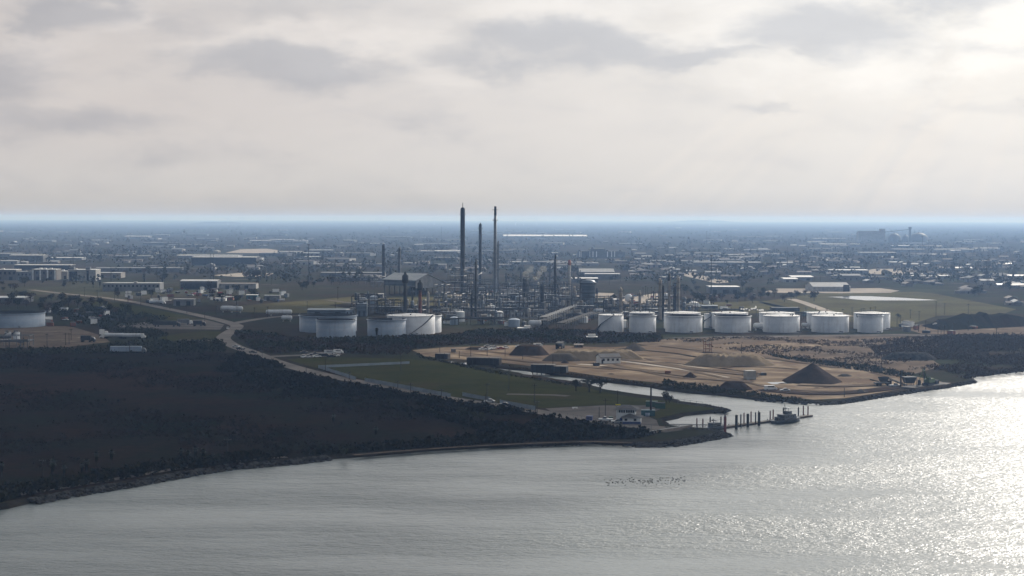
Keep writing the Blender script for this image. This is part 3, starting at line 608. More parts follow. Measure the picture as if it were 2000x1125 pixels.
for xl, xr, lb in ((8, 20, 'small pale silo beside the pipe rack, nearer the photo edge'), (24, 37, 'small pale silo beside the pipe rack, nearer the lorry yard')):
    tank(lb, xl, xr, 649, 666, 'tank_white', 'cone', 'small silos by the lorry yard')

# ---- tall columns and stacks
def column(label, x, ytop, ybase, wpx, m='steel_dark', kind='column', name='process_column', cat='column', rings=2, base_w=None, capm=None, group='refinery columns', ladder=True):
    g = G(x, ybase); h = hgt(x, ytop, ybase); s = 1 / ppm(g.y); r = wpx * s / 2; rb = (base_w or wpx) * s / 2
    T = thing(name, label, cat, g, random.uniform(-2.6, -.6), group)
    a = MB()
    if kind == 'stack': a.lathe([(rb, 0), (rb * .5 + r * .5, h * .5), (r, h), (r * .8, h), (r * .8, h - 3)], 20)
    else: a.lathe([(rb * 1.12, 0), (rb * 1.12, 2), (rb, 2.2), (rb, h * .45), (r, h * .47), (r, h - r * .8), (r * .8, h - r * .3), (r * .4, h - .05), (.02, h)], 20)
    a.build('shell', m, T)
    for k in range(rings):
        z = h * (.93 - .78 * k / max(rings, 1)) - random.uniform(0, 2); rr = (r if z > h * .46 or kind == 'stack' else rb)
        if kind == 'stack': rr = rb + (r - rb) * z / h
        p = MB(); n = 14; arc = 2 * math.pi
        p.lathe([(rr, z), (rr + 1.15, z), (rr + 1.15, z + .18), (rr, z + .18)], n, smooth=False)
        for q in range(n):
            t_ = arc * q / n; p.tube(((rr + 1.1) * math.cos(t_), (rr + 1.1) * math.sin(t_), z), ((rr + 1.1) * math.cos(t_), (rr + 1.1) * math.sin(t_), z + 1.1), .05, n=4, cap=False)
        p.lathe([(rr + 1.06, z + 1.05), (rr + 1.14, z + 1.05), (rr + 1.14, z + 1.15), (rr + 1.06, z + 1.15)], n, smooth=False)
        p.build('platform', 'steel_grey' if m == 'steel_dark' else 'steel_dark', T)
    if ladder:
        l = MB()
        for dx in (-.25, .25): l.tube((dx, -rb - .35, .5), (dx, -r - .35, h * .96), .07, n=4)
        for k in range(int(h / 2.5)): l.bar((-.25, -rb - .35 + (rb - r) * k / (h / 2.5), 1 + k * 2.5), (.25, -rb - .35 + (rb - r) * k / (h / 2.5), 1 + k * 2.5), .08)
        l.build('ladder', 'steel_grey', T)
    if kind == 'column':
        p = MB(); p.tube((rb + .5, 0, 1), (r + .5, 0, h + .6), .28, n=8); p.tube((r + .5, 0, h + .6), (0, 0, h + .8), .28, n=8); p.tube((0, 0, h - .2), (0, 0, h + .8), .28, n=8); p.build('overhead_pipe', m, T)
    if capm:
        c = MB(); c.lathe([(r * 1.08, h * .86), (r * 1.06, h + .1), (r * .7, h + .1)], 20); c.build('painted_top', capm, T)
    return T
CG = 'refinery columns'; SG = 'refinery stacks'
column('short dark column by itself at the left edge of the refinery', 748.5, 478, 549, 5.2, rings=6)
column('grey column with a thick lower half, right of the lone left column', 780, 483, 548, 5.6, 'steel_grey', base_w=7.0, rings=4)
column('stubby dark column between the two leftmost columns', 763, 523, 549, 4, rings=2)
T = column('tallest and thickest dark column, with a thin mast on its top', 903.5, 405, 574, 8.8, 'steel_dark', rings=3)
h_ = hgt(903.5, 405, 574); mb = MB(); mb.tube((-1.6, 0, h_ - 2), (-1.6, 0, h_ + 4.6), .35, .25, n=8); mb.build('mast', 'steel_dark', T)
column('tall slim grey column between the two highest towers', 938, 437, 556, 5.4, 'steel_dark', rings=2)
T = column('tall tapering chimney with a dark narrow tip and crow-nest platform', 967, 420, 580, 5.0, 'steel_grey', 'stack', 'chimney', 'chimney', 2, 7.6, group=SG)
h0, h1 = hgt(967, 421, 580), hgt(967, 403, 580); mb = MB(); mb.tube((0, 0, h0), (0, 0, h1), 1.25, 1.1, n=14); mb.build('tip', 'steel_dark', T)
mb = MB(); zz = hgt(967, 410, 580); mb.lathe([(1.2, zz), (3.0, zz), (3.0, zz + .3), (1.2, zz + .3)], 12, smooth=False); mb.build('platform', 'steel_dark', T)
column('thin caged column hugging the right side of the tapering chimney', 972.8, 472, 566, 3, 'steel_grey', rings=3)
column('slender black flare stack in front of the tallest column', 929.5, 507, 622, 3.6, 'steel_dark', 'stack', 'flare_stack', 'flare stack', 3, 4.6, group=SG)
T = column('dark stack with a fat collar and rusty foot, left of the pale slim vessel', 791.5, 545, 617, 6.6, 'steel_dark', 'stack', 'chimney', 'chimney', 1, 8.2, group=SG)
zt, zb = hgt(791.5, 536, 617), hgt(791.5, 552, 617); mb = MB(); mb.lathe([(2.0, zb), (2.4, zb + 1), (2.4, zt - 1), (1.2, zt), (.6, zt + 2.0)], 16); mb.build('collar', 'steel_dark', T)
T = column('shorter dark stack with a collar and rusty foot, next to the pale slim vessel', 820.5, 562, 617, 5.6, 'rust', 'stack', 'chimney', 'chimney', 1, 7.0, group=SG)
zt, zb = hgt(820.5, 551, 617), hgt(820.5, 567, 617); mb = MB(); mb.lathe([(1.7, zb), (2.1, zb + 1), (2.1, zt - 1), (1.0, zt), (.5, zt + 1.6)], 16); mb.build('collar', 'steel_dark', T)
column('pale slim round-topped vessel beside the two collared stacks', 836.3, 571, 612, 5.0, 'steel_pale', rings=0, ladder=False)
column('dark column with a companion pipe, in front of the yellowish smoke', 1024, 543, 602, 6.6, rings=4)
column('thin grey column touching the right of the one before the smoke', 1030.5, 554, 601, 3.6, 'steel_grey', rings=3)
column('blunt dark column between the smoke and the black pipe stack', 1059, 554, 613, 7.4, rings=4)
T = column('tall black pipe stack standing beside the red-topped chimney', 1084.3, 506, 602, 5.0, 'steel_dark', 'stack', 'flare_stack', 'flare stack', 2, 5.6, group=SG)
h0, h1 = hgt(1084, 507, 602), hgt(1084, 497, 602); mb = MB(); mb.tube((0, 0, h0), (0, 0, h1), .8, .6, n=12); mb.build('tip', 'steel_dark', T)
mb = MB()
for sx, sy in ((-1, -1), (1, -1), (1, 1), (-1, 1)): mb.bar((sx * 5, sy * 5, 0), (sx * 1.4, sy * 1.4, 22), .45)
for z, q in ((6, 4.0), (12, 3.0), (18, 2.0)):
    for (a_, b_) in (((-1, -1), (1, -1)), ((1, -1), (1, 1)), ((1, 1), (-1, 1)), ((-1, 1), (-1, -1))): mb.bar((a_[0] * q, a_[1] * q, z), (b_[0] * q, b_[1] * q, z), .3)
mb.build('derrick', 'steel_dark', T)
column('chimney with a rusty red top and pale lower half', 1112, 508, 580, 5.2, 'steel_pale', 'stack', 'chimney', 'chimney', 1, 5.8, 'red_band', group=SG)
column('beige column behind the slim pale-roofed tank', 1212.5, 563, 622, 6.2, 'column_beige', rings=3, group='beige columns behind the white tanks')
column('thin beige column between two slim tanks', 1231, 588, 623, 3.8, 'column_beige', rings=2, group='beige columns behind the white tanks')
column('pale stub column just right of the thin beige one', 1234.5, 579, 612, 3.4, 'steel_pale', rings=1, group='beige columns behind the white tanks')
column('beige column alone behind the slim open-topped tank', 1249.5, 570, 622, 5.0, 'column_beige', rings=2, group='beige columns behind the white tanks')
column('grey-beige column at the left of the cluster of four', 1289.5, 546, 624, 6.4, 'column_beige', rings=4, group='beige columns behind the white tanks')
column('thin black pipe column in the cluster of four', 1294.5, 560, 624, 3.0, 'steel_dark', rings=3, group='beige columns behind the white tanks')
column('dark-headed column in the middle of the cluster of four', 1306.8, 536, 624, 4.6, 'column_beige', rings=3, base_w=6.0, capm='steel_dark', group='beige columns behind the white tanks')
column('squat dark column before the right end of the cluster', 1317, 562, 624, 4.6, 'steel_dark', rings=3, group='beige columns behind the white tanks')
column('beige column with ladder cage at the right end of the cluster', 1325, 541, 624, 5.8, 'column_beige', rings=4, group='beige columns behind the white tanks')
for lb, x, yt, yb, wd in (('short thin dark vent behind the chimney foot', 989, 535, 562, 2.6), ('thin vent left of the smoke column', 1017, 531, 556, 2.4), ('thin dark vent right of the smoke', 1074, 520, 558, 2.6), ('thin vent between the black pipe stack and smoke', 1063, 529, 560, 2.2),
                        ('small dark vent beside the coke shed', 868, 556, 590, 2.6), ('vent behind the collared stacks', 806, 566, 610, 2.6), ('vent pipe right of the slender flare', 942, 578, 610, 3.2), ('vent pipe left of the slender flare', 921, 575, 618, 2.8)):
    column(lb, x, yt, yb, wd, 'steel_dark', rings=1, name='vent_stack', cat='vent', group='thin vents in the refinery')

# ---- the big regenerator drum right of the red-topped chimney
g = G(1149, 601); s = 1 / ppm(g.y); T = thing('regenerator_vessel', 'huge blue-grey round vessel on a frame with a dark overhanging head', 'vessel', g, 0, 'refinery vessels')
H = hgt(1149, 546, 601); r = 14 * s
mb = MB(); mb.lathe([(r * .96, H * .10), (r, H * .12), (r, H * .78), (r * 1.06, H * .80), (r * 1.06, H * .90), (r * .8, H * .97), (r * .3, H * 1.0), (.02, H)], 36); mb.build('shell', 'blue_steel', T)
mb = MB(); mb.lathe([(r * 1.06, H * .84), (r * 1.24, H * .84), (r * 1.24, H * .88), (r * 1.06, H * .88)], 36, smooth=False); mb.build('platform', 'steel_dark', T)
mb = MB(); mb.lathe([(r, H * .52), (r * 1.14, H * .52), (r * 1.14, H * .54), (r, H * .54)], 36, smooth=False); mb.build('platform', 'steel_dark', T)
for k in range(6):
    a_ = k * math.pi / 3; mb = MB(); mb.tube((r * .9 * math.cos(a_), r * .9 * math.sin(a_), 0), (r * .9 * math.cos(a_), r * .9 * math.sin(a_), H * .13), .5, n=8); mb.build('leg', 'concrete', T)
mb = MB(); mb.tube((-r - .8, -1, 0), (-r - .8, -1, H * .98), .6, n=10); mb.tube((-r - .8, -1, H * .98), (-r * .4, 0, H * 1.02), .6, n=10); mb.build('riser_pipe', 'steel_grey', T)
mb = MB(); mb.tube((r + 1.2, -1, 0), (r + 1.2, -1, H * .7), .5, n=10); mb.lathe([(.9, H * .5), (1.1, H * .6), (.5, H * .7)], 12, (r + 1.2, -1, 0)); mb.build('cyclone', 'steel_dark', T)

# ---- open-sided coke shed with a gabled roof
def coke_shed():
    g = G(812, 577); h = hgt(812, 548, 577); L, D = 43.0, 40.0
    T = thing('coke_shed', 'big open-sided coke shed with pale gabled roof behind the collared stacks', 'shed', g, R(-40), 'refinery buildings')
    rz = h + 6.0; ry = D * .40; hb = h - 3.0                     # the back slope comes down lower
    mb = MB()
    mb.prism([(-1.2, h - .2), (ry, rz), (D + 1.2, hb), (D + 1.2, hb + .35), (ry, rz + .35), (-1.2, h + .15)], 'x', -L - 1, 1.0); mb.build('roof', 'blue_roof', T)
    mb = MB(); mb.prism([(0, h * .48), (D, h * .48), (D, hb - .1), (ry, rz - .05), (0, h - .25)], 'x', -.4, -.02); mb.build('gable_wall', 'shed_wall', T)
    mb = MB(); mb.box(-L, -.42, 0, .35, h * .60, h - .25); mb.build('front_wall', 'blue_steel', T)
    mb = MB(); mb.box(-L, -.42, D - .35, D, h * .55, hb - .3); mb.build('back_wall', 'shed_wall', T)
    mb = MB(); mb.box(-L * .42, -.6, D * .3, D * .3 + .4, 0, h * .5); mb.build('inner_partition', 'steel_dark', T)
    for k in range(7): mb = MB(); x = -L + .5 + (L - 1.2) * k / 6; mb.box(x - .4, x + .4, .01, .6, 0, h * .60); mb.build('column', 'steel_dark', T)
    for k in range(6): mb = MB(); y = .8 + (D - 1.6) * k / 5; mb.box(-.6, -.03, y - .35, y + .35, 0, h * .48); mb.build('column', 'steel_dark', T)
    mb = MB(); mb.lathe([(14, 0), (9, 4.5), (3, 6.8), (.05, 7.2)], 20, (-L * .5, D * .55, 0)); mb.build('coke_heap', 'gravel_dark', T)
coke_shed()

# ---- pipe racks, process frames, drums: the body of the refinery
def pipe_rack(label, px0, px1, levels=2, wd=6.0, m='steel_grey'):
    a, b = G(*px0), G(*px1); L = (b - a).length; ang_ = math.atan2(b.y - a.y, b.x - a.x)
    T = thing('pipe_rack', label, 'pipe rack', a, ang_, 'pipe racks')
    n = max(2, int(L / 9)); f = MB()
    for k in range(n + 1):
        x = L * k / n
        for y in (-wd / 2, wd / 2): f.bar((x, y, 0), (x, y, 3.5 + 2.2 * levels), .4)
        for l in range(levels): f.bar((x, -wd / 2, 4.5 + l * 2.2), (x, wd / 2, 4.5 + l * 2.2), .4)
    for y in (-wd / 2, wd / 2):
        for l in range(levels): f.bar((0, y, 4.5 + l * 2.2), (L, y, 4.5 + l * 2.2), .3)
    f.build('frame', 'steel_dark', T)
    for l in range(levels):
        p = MB()
        for k in range(7):
            y = -wd / 2 + .6 + (wd - 1.2) * k / 6; p.tube((0, y, 4.95 + l * 2.2), (L, y, 4.95 + l * 2.2), random.choice((.12, .18, .26)), n=6)
        p.build('pipes', 'steel_dark' if l or len(label) % 2 else 'pipe_matt', T)
    return T
for lb, a, b, l in (('long pipe rack along the front of the refinery below the slender flare', (925, 622), (1080, 619), 2), ('pipe rack running back from the slim tank towards the drum vessel', (1060, 640), (1130, 612), 2), ('second slanting pipe rack nearer the slim tank', (1095, 645), (1160, 622), 1),
                    ('pipe rack behind the dark brush in front of the flare', (868, 636), (985, 633), 1), ('pipe rack beyond the chimney foot', (975, 566), (1110, 562), 2), ('pipe rack left of the coke shed', (650, 557), (745, 555), 2), ('pipe rack between coke shed and tallest column', (862, 560), (960, 558), 2),
                    ('pipe rack across the middle of the refinery', (985, 588), (1140, 586), 2), ('pipe rack leading from the vessel to the beige columns', (1165, 604), (1300, 610), 1), ('pipe rack beside the beige columns', (1335, 618), (1480, 616), 1), ('pipe rack by the airfield road', (1500, 621), (1590, 624), 1),
                    ('low pipe rack before the two small silos', (-20, 683), (50, 680), 1), ('pipe rack at the foot of the collared stacks', (735, 612), (850, 610), 1), ('pipe rack right of the smoke', (1040, 572), (1130, 574), 2)):
    pipe_rack(lb, a, b, l)
def process_unit(label, px, py, wm, dm, hm, seed, m='steel_dark', group='process units of the refinery'):
    rr = random.Random(seed); g = G(px, py); T = thing('process_unit', label, 'process unit', g, rr.uniform(-.35, .35), group)
    f = MB(); nl = max(2, int(hm / 5)); nx_ = max(1, int(wm / 6))
    for i in range(nx_ + 1):
        for y in (0, dm): f.bar((-wm / 2 + wm * i / nx_, y, 0), (-wm / 2 + wm * i / nx_, y, hm), .45)
    for k in range(1, nl + 1):
        z = hm * k / nl
        for y in (0, dm): f.bar((-wm / 2, y, z), (wm / 2, y, z), .4)
        for i in range(nx_ + 1): f.bar((-wm / 2 + wm * i / nx_, 0, z), (-wm / 2 + wm * i / nx_, dm, z), .35)
    for i in range(nx_):
        if rr.random() < .7: f.bar((-wm / 2 + wm * i / nx_, -.02, 0), (-wm / 2 + wm * (i + 1) / nx_, -.02, hm / nl), .3)
    f.build('frame', m, T)
    for k in range(1, nl):
        if rr.random() < .75: d = MB(); d.box(-wm / 2 + .3, wm / 2 - .3, .3, dm - .3, hm * k / nl + .2, hm * k / nl + .35); d.build('deck', 'steel_grey', T)
    for k in range(rr.randint(2, 4)):
        v_ = MB(); lv = rr.randint(0, nl - 1); z = hm * lv / nl + 2.0; x = rr.uniform(-wm * .35, wm * .35); rad = rr.uniform(.7, 1.5); Lh = rr.uniform(3, min(7, dm))
        if rr.random() < .5: v_.lathe([(.02, -Lh / 2), (rad * .7, -Lh / 2 + .2), (rad, -Lh / 2 + .7), (rad, Lh / 2 - .7), (rad * .7, Lh / 2 - .2), (.02, Lh / 2)], 14, (x, dm / 2, z + Lh / 2 - 1)); nm = 'vessel'
        else: v_.tube((x - Lh / 2, dm / 2, z), (x + Lh / 2, dm / 2, z), rad, n=14, smooth=False); nm = 'drum'
        v_.build(nm, rr.choice(['steel_grey', 'steel_pale', 'blue_steel', 'column_beige']), T)
    p = MB()
    for k in range(rr.randint(4, 8)):
        x = rr.uniform(-wm / 2, wm / 2); y = rr.choice((-.6, dm + .6)); p.tube((x, y, 0), (x, y, rr.uniform(.5, 1.0) * hm + 2), rr.uniform(.15, .35), n=6)
    for y in (-.6, dm + .6): p.tube((-wm / 2 - .3, y, hm * .45), (wm / 2 + .3, y, hm * .45), .3, n=6)
    p.tube((0, -.6, hm * .45), (0, dm + .6, hm * .45), .25, n=6)
    p.build('piping', rr.choice(['steel_grey', 'steel_pale']), T)
    return T
units = [(890, 575, 16, 12, 24, 'tall framed unit left of the tallest column'), (914, 574, 12, 12, 20, 'framed unit right of the tallest column'), (1010, 604, 16, 10, 12, 'framed unit left of the column before the smoke'), (1043, 606, 12, 10, 14, 'framed unit between the two blunt dark columns'),
         (1072, 604, 16, 12, 17, 'framed unit left of the black pipe stack'), (1098, 602, 16, 12, 20, 'framed unit between black stack and red-topped chimney'), (1120, 598, 14, 10, 15, 'framed unit at the foot of the red-topped chimney'), (950, 600, 14, 10, 12, 'framed unit right of the slender flare'),
         (912, 618, 14, 10, 13, 'framed unit left of the slender flare'), (942, 620, 12, 9, 10, 'low framed unit at the flare foot'), (1300, 622, 22, 12, 14, 'framed unit inside the cluster of beige columns'), (1240, 622, 16, 10, 9, 'framed unit behind the slim open tank'), (1275, 620, 14, 9, 8, 'low framed unit left of the beige cluster'),
         (1340, 620, 14, 9, 8, 'low framed unit right of the beige cluster'), (985, 612, 16, 10, 8, 'low framed unit below the chimney'), (1030, 632, 20, 10, 8, 'framed unit just behind the dark brush'), (960, 634, 16, 9, 8, 'framed unit behind the brush left of centre'), (880, 622, 16, 9, 9, 'framed unit right of the pale tank pair'),
         (745, 607, 20, 9, 8, 'dark framed unit above the palm tank'), (845, 612, 20, 9, 9, 'dark framed unit beside the pale slim vessel'), (770, 612, 20, 9, 8, 'dark framed unit left of the collared stack'), (860, 586, 12, 10, 14, 'framed unit at the right corner of the coke shed'), (935, 580, 14, 10, 12, 'framed unit between tallest column and chimney'),
         (990, 580, 16, 10, 12, 'framed unit right of the chimney foot'), (1012, 575, 14, 10, 11, 'framed unit below the smoke'), (1050, 575, 14, 10, 9, 'framed unit behind the blunt dark columns'), (700, 600, 12, 10, 9, 'framed unit behind the left pair of grey tanks'), (735, 560, 14, 10, 11, 'framed unit left of the coke shed'),
         (1180, 600, 16, 10, 9, 'framed unit right of the huge blue-grey vessel'), (1205, 612, 12, 9, 9, 'framed unit before the first beige column'), (20, 676, 22, 9, 6, 'framed loading unit below the two small silos'), (1120, 622, 14, 9, 7, 'low framed unit before the huge vessel'), (1085, 628, 16, 9, 6, 'low framed unit near the slanting pipe racks')]
more_units = []
for k_, (px, py) in enumerate([(900, 600), (932, 606), (955, 572), (968, 592), (978, 600), (1000, 590), (1020, 588), (1036, 592), (1052, 596), (1066, 592), (1080, 590), (1092, 590), (1106, 588), (1128, 610), (1140, 616), (1010, 616), (1030, 618), (1052, 620), (1068, 618), (1100, 616), (870, 600), (885, 605), (905, 590), (925, 590), (945, 588), (720, 612), (760, 614), (800, 614), (1195, 618), (1260, 614), (1312, 612), (1330, 606), (1280, 606)]):
    more_units.append((px, py, 12 + k_ % 4 * 3, 9, 7 + (k_ * 5) % 9, 'dark framed unit, ' + ordinal(k_) + ' of those filling the refinery floor'))
for i, (px, py, a_, b_, c_, lb) in enumerate(units + more_units): process_unit(lb, px, py, a_, b_, c_, 100 + i, 'steel_dark' if i % 3 else 'steel_grey')
# storage spheres and horizontal drums
def sphere_tank(label, px, py, rad):
    g = G(px, py); T = thing('storage_sphere', label, 'sphere tank', g, 0, 'white storage spheres')
    mb = MB(); mb.lathe([(max(.02, rad * math.sin(a * math.pi / 14)), rad * 1.25 - rad * math.cos(a * math.pi / 14)) for a in range(15)], 20); mb.build('shell', 'tank_white', T)
    for k in range(6):
        a = k * math.pi / 3; m_ = MB(); m_.tube((rad * .85 * math.cos(a), rad * .85 * math.sin(a), 0), (rad * .85 * math.cos(a), rad * .85 * math.sin(a), rad * 1.2), .25, n=6); m_.build('leg', 'steel_pale', T)
sphere_tank('white storage sphere left of the lone beige column', 1228, 592, 3.6); sphere_tank('white storage sphere behind the cluster of beige columns', 1301, 588, 3.2)
def bullet(label, px, py, L, rad, rz=0.0, m='tank_white'):
    g = G(px, py); T = thing('bullet_tank', label, 'bullet tank', g, rz, 'horizontal bullet tanks')
    mb = MB(); n = 16; pr = [(.02, 0), (rad * .6, .12 * rad), (rad * .9, .4 * rad), (rad, .9 * rad), (rad, L - .9 * rad), (rad * .9, L - .4 * rad), (rad * .6, L - .12 * rad), (.02, L)]
    vs = []; fs = []
    for r_, x in pr:
        for k in range(n): t_ = 2 * math.pi * k / n; vs.append((x - L / 2, r_ * math.cos(t_), rad + 1.4 + r_ * math.sin(t_)))
    for i in range(len(pr) - 1):
        for k in range(n): fs.append((i * n + k, (i + 1) * n + k, (i + 1) * n + (k + 1) % n, i * n + (k + 1) % n))
    mb.add(vs, fs, 0, True); mb.build('shell', m, T)
    for x in (-L * .3, L * .3): m_ = MB(); m_.box(x - .4, x + .4, -rad * .7, rad * .7, 0, 1.9); m_.build('saddle', 'concrete', T)
    m_ = MB(); m_.tube((0, 0, rad * 2 + 1.2), (0, 0, rad * 2 + 2.2), .35, n=8); m_.build('dome', 'steel_grey', T)
for a in (('pale bullet tank beside the road junction, nearer the road', 444, 610, 11, 1.9), ('pale bullet tank beside the junction, away from the road', 461, 611, 11, 1.9), ('white bullet tank lying beyond the junction by the side road', 545, 617, 20, 1.7, .1), ('bullet tank in the gap right of the steam-side tank', 1483, 645, 8, 1.8),
          ('bullet tank behind the brush left of the slim tank', 1045, 640, 9, 1.9), ('bullet tank among the pipes below the chimney', 1008, 620, 10, 1.6), ('pale bullet tank left of the left grey pair', 560, 628, 8, 1.5), ('bullet tank beside the end tank pipes', 1575, 642, 7, 1.3), ('bullet tank lying before the huge vessel', 1170, 615, 9, 1.7)):
    bullet(*a)
def small_tank(label, px, py, rad, h, m='tank_white', group='small refinery tanks'):
    g = G(px, py); T = thing('small_tank', label, 'small tank', g, random.uniform(0, 6), group)
    mb = MB(); mb.lathe([(rad, 0), (rad, h)], 20); mb.build('shell', m, T); mb = MB(); mb.lathe([(rad + .1, h), (rad * .4, h + rad * .2), (.02, h + rad * .25)], 20); mb.build('roof', 'roof_white' if m == 'tank_white' else m, T)
    mb = MB(); mb.box(-.3, .3, -rad - .3, -rad - .05, 0, h + .8); mb.build('ladder', 'steel_dark', T)
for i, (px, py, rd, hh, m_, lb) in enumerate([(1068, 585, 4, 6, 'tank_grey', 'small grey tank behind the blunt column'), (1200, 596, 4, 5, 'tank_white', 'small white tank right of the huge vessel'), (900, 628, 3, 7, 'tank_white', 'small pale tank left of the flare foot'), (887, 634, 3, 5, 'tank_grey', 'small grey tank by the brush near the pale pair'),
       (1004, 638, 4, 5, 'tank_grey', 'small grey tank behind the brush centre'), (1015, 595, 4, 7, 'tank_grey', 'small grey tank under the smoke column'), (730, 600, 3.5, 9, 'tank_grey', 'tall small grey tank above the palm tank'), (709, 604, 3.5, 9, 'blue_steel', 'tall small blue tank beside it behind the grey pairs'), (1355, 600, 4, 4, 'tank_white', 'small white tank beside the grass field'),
       (975, 625, 3, 6, 'tank_white', 'small white tank on the front pipe rack'), (1140, 630, 3, 4, 'tank_white', 'small white tank near the slim tank'), (960, 612, 3, 6, 'tank_white', 'small pale tank beside the flare unit'), (1220, 640, 2, 5, 'tank_white', 'tiny white tank wedged between two slim tanks')]):
    small_tank(lb, px, py, rd, hh, m_)
# steam and smoke
def steam(label, pts, m='steam', name='steam', jit=.25):
    mb = MB()
    for px, py, rx, rz in pts:
        g = G(px, 620 if py > 590 else 585); s = g.y / F; z = GZ + hgt(px, py, 620 if py > 590 else 585); mb.blob((g.x, g.y, z), (rx * s, rx * s, rz * s), 1, 0, jit, 2)
    o = mb.build(name, m); return tag(o, label, name, kind='stuff')
m = bpy.data.materials.new('steam'); m.use_nodes = True; t = NT(m.node_tree); m.node_tree.nodes.clear()
o_ = t.n('ShaderNodeOutputMaterial'); v_ = t.n('ShaderNodeVolumePrincipled'); v_.inputs['Color'].default_value = (.95, .95, .95, 1); v_.inputs['Density'].default_value = .9; v_.inputs['Anisotropy'].default_value = .3
t.t.links.new(v_.outputs[0], o_.inputs['Volume']); MATS['steam'] = m
m = m.copy(); m.name = 'smoke'; m.node_tree.nodes['Principled Volume'].inputs['Density'].default_value = .022; m.node_tree.nodes['Principled Volume'].inputs['Color'].default_value = (.9, .86, .74, 1); MATS['smoke'] = m
steam('white steam puffs rising behind the wide tanks', [(1448 + k * 5.2 + random.uniform(-1, 1), 604.5 + random.uniform(-2.2, 2.2), random.uniform(1.6, 3.2), random.uniform(1.2, 2.2)) for k in range(9)] + [(1476, 600, 2, 3)])
steam('small white steam jet beside the black pipe stack', [(1088 + k * 3.2, 564.5 - k * .45 + random.uniform(-.6, .6), 1.6 + .25 * k, 1.0 + .12 * k) for k in range(7)])
steam('wisp of steam between the tallest column and the chimney', [(934 + k * 1.6, 537 - k * 1.0, .8 + .2 * k, .7 + .15 * k) for k in range(5)])
steam('yellowish smoke drifting over the middle of the refinery', [(1030 + random.uniform(-6, 6) + 0.25 * (540 - y), y, random.uniform(5, 8), random.uniform(4, 6)) for y in (543, 538, 533, 528, 524)] + [(1052 + random.uniform(-4, 4) + .45 * (540 - y), y, random.uniform(5, 9), random.uniform(4, 6)) for y in (543, 538, 533, 528, 524)], 'smoke', 'smoke', .2)
# ================================================================== SAND YARD, PIER, PENINSULA
def rug(x, y, s=1.0): return math.sin(x * .9 * s + 1.3) * math.sin(y * 1.1 * s) * .5 + math.sin(x * .31 * s + y * .43 * s) * .5
def pile(label, xl, xr, ytop, ybase, m='gravel_dark', top=.0, depth=1.0, group='stockpiles in the sand yard', rough=.05, ridges=0.0, skew=0.0):
    cx = (xl + xr) / 2; g = G(cx, ybase); s = g.y / F; r = (xr - xl) / 2 * s; g = Vector((g.x, g.y + r * depth * .9, GZ)); s = g.y / F; r = (xr - xl) / 2 * s; h = hgt(cx, ytop, ybase) * g.y / (g.y - r * depth * .9)
    mb = MB(); nr, na = 14, 56; vs = []; fs = []
    for i in range(nr + 1):
        q = i / nr
        for k in range(na):
            t_ = 2 * math.pi * k / na; wob = 1 + .05 * math.sin(3 * t_ + cx) + .03 * math.sin(7 * t_ + 2)
            prof = 1 - max(0, (q - top) / (1 - top))
            prof = prof if prof < 1 else 1 + .03 * math.sin(q * 30)
            z = h * (prof ** 1.05) if top == 0 else h * (prof - .12 * math.sin(prof * math.pi) * 0)
            z *= 1 + ridges * math.sin(t_ * 34 + 6 * q) * q * (1 - q) * 3
            x = r * q * math.cos(t_) * wob + skew * r * prof; y = r * depth * q * math.sin(t_) * wob
            vs.append((x, y, max(-.3, z * (1 + rough * rug(x, y, 1.3)) - (.3 if i == nr else 0))))
        if i: fs += [((i - 1) * na + k, i * na + k, i * na + (k + 1) % na, (i - 1) * na + (k + 1) % na) for k in range(na)]
    mb.add(vs, fs, 0, True); o = mb.build('stockpile', m, None, g); return tag(o, label, 'stockpile', group)
pile('huge dark conical gravel pile near the quay corner', 1537, 1655, 713.5, 751, 'gravel_dark', rough=.015)
pile('flat-topped dark gravel heap beside the row of cars', 994, 1073, 677, 695, 'gravel_dark', .55, .8)
pile('pointed grey heap in front of the brush behind the white house', 1214, 1265, 671, 686, 'spoil_grey', .12, .8)
pile('long tan spoil bank with ridged sides behind the white house', 1062, 1262, 688, 704, 'spoil', .72, .33, ridges=.22)
pile('grey low end of the spoil bank left of the white house', 1058, 1135, 692, 706, 'spoil_grey', .5, .5)
pile('long tan ridged spoil bank in the middle of the yard', 1338, 1524, 697, 716, 'spoil', .6, .38, ridges=.25)
pile('little dark heap left of the white house', 1094, 1113, 703, 710, 'gravel_dark')
pile('little dark peaked heap among the strips', 1334, 1366, 728, 739, 'gravel_dark', .05)
pile('low dark mound above the canal vegetation', 1398, 1472, 747, 763, 'gravel_dark', .45, .6)
pile('small low mound right of the huge cone', 1636, 1668, 731, 736, 'spoil_grey', .4, .6)
pile('low stony mound in front of the huge cone', 1670, 1695, 761, 768, 'spoil_grey', .3, .6)
pile('white chalky rubble heap in the dry brush', 1725, 1840, 691, 704, 'rock', .6, .5, ridges=.1)
pile('low dark earth heap behind the dirt lot cars', 905, 968, 679, 684, 'gravel_dark', .6, .5)

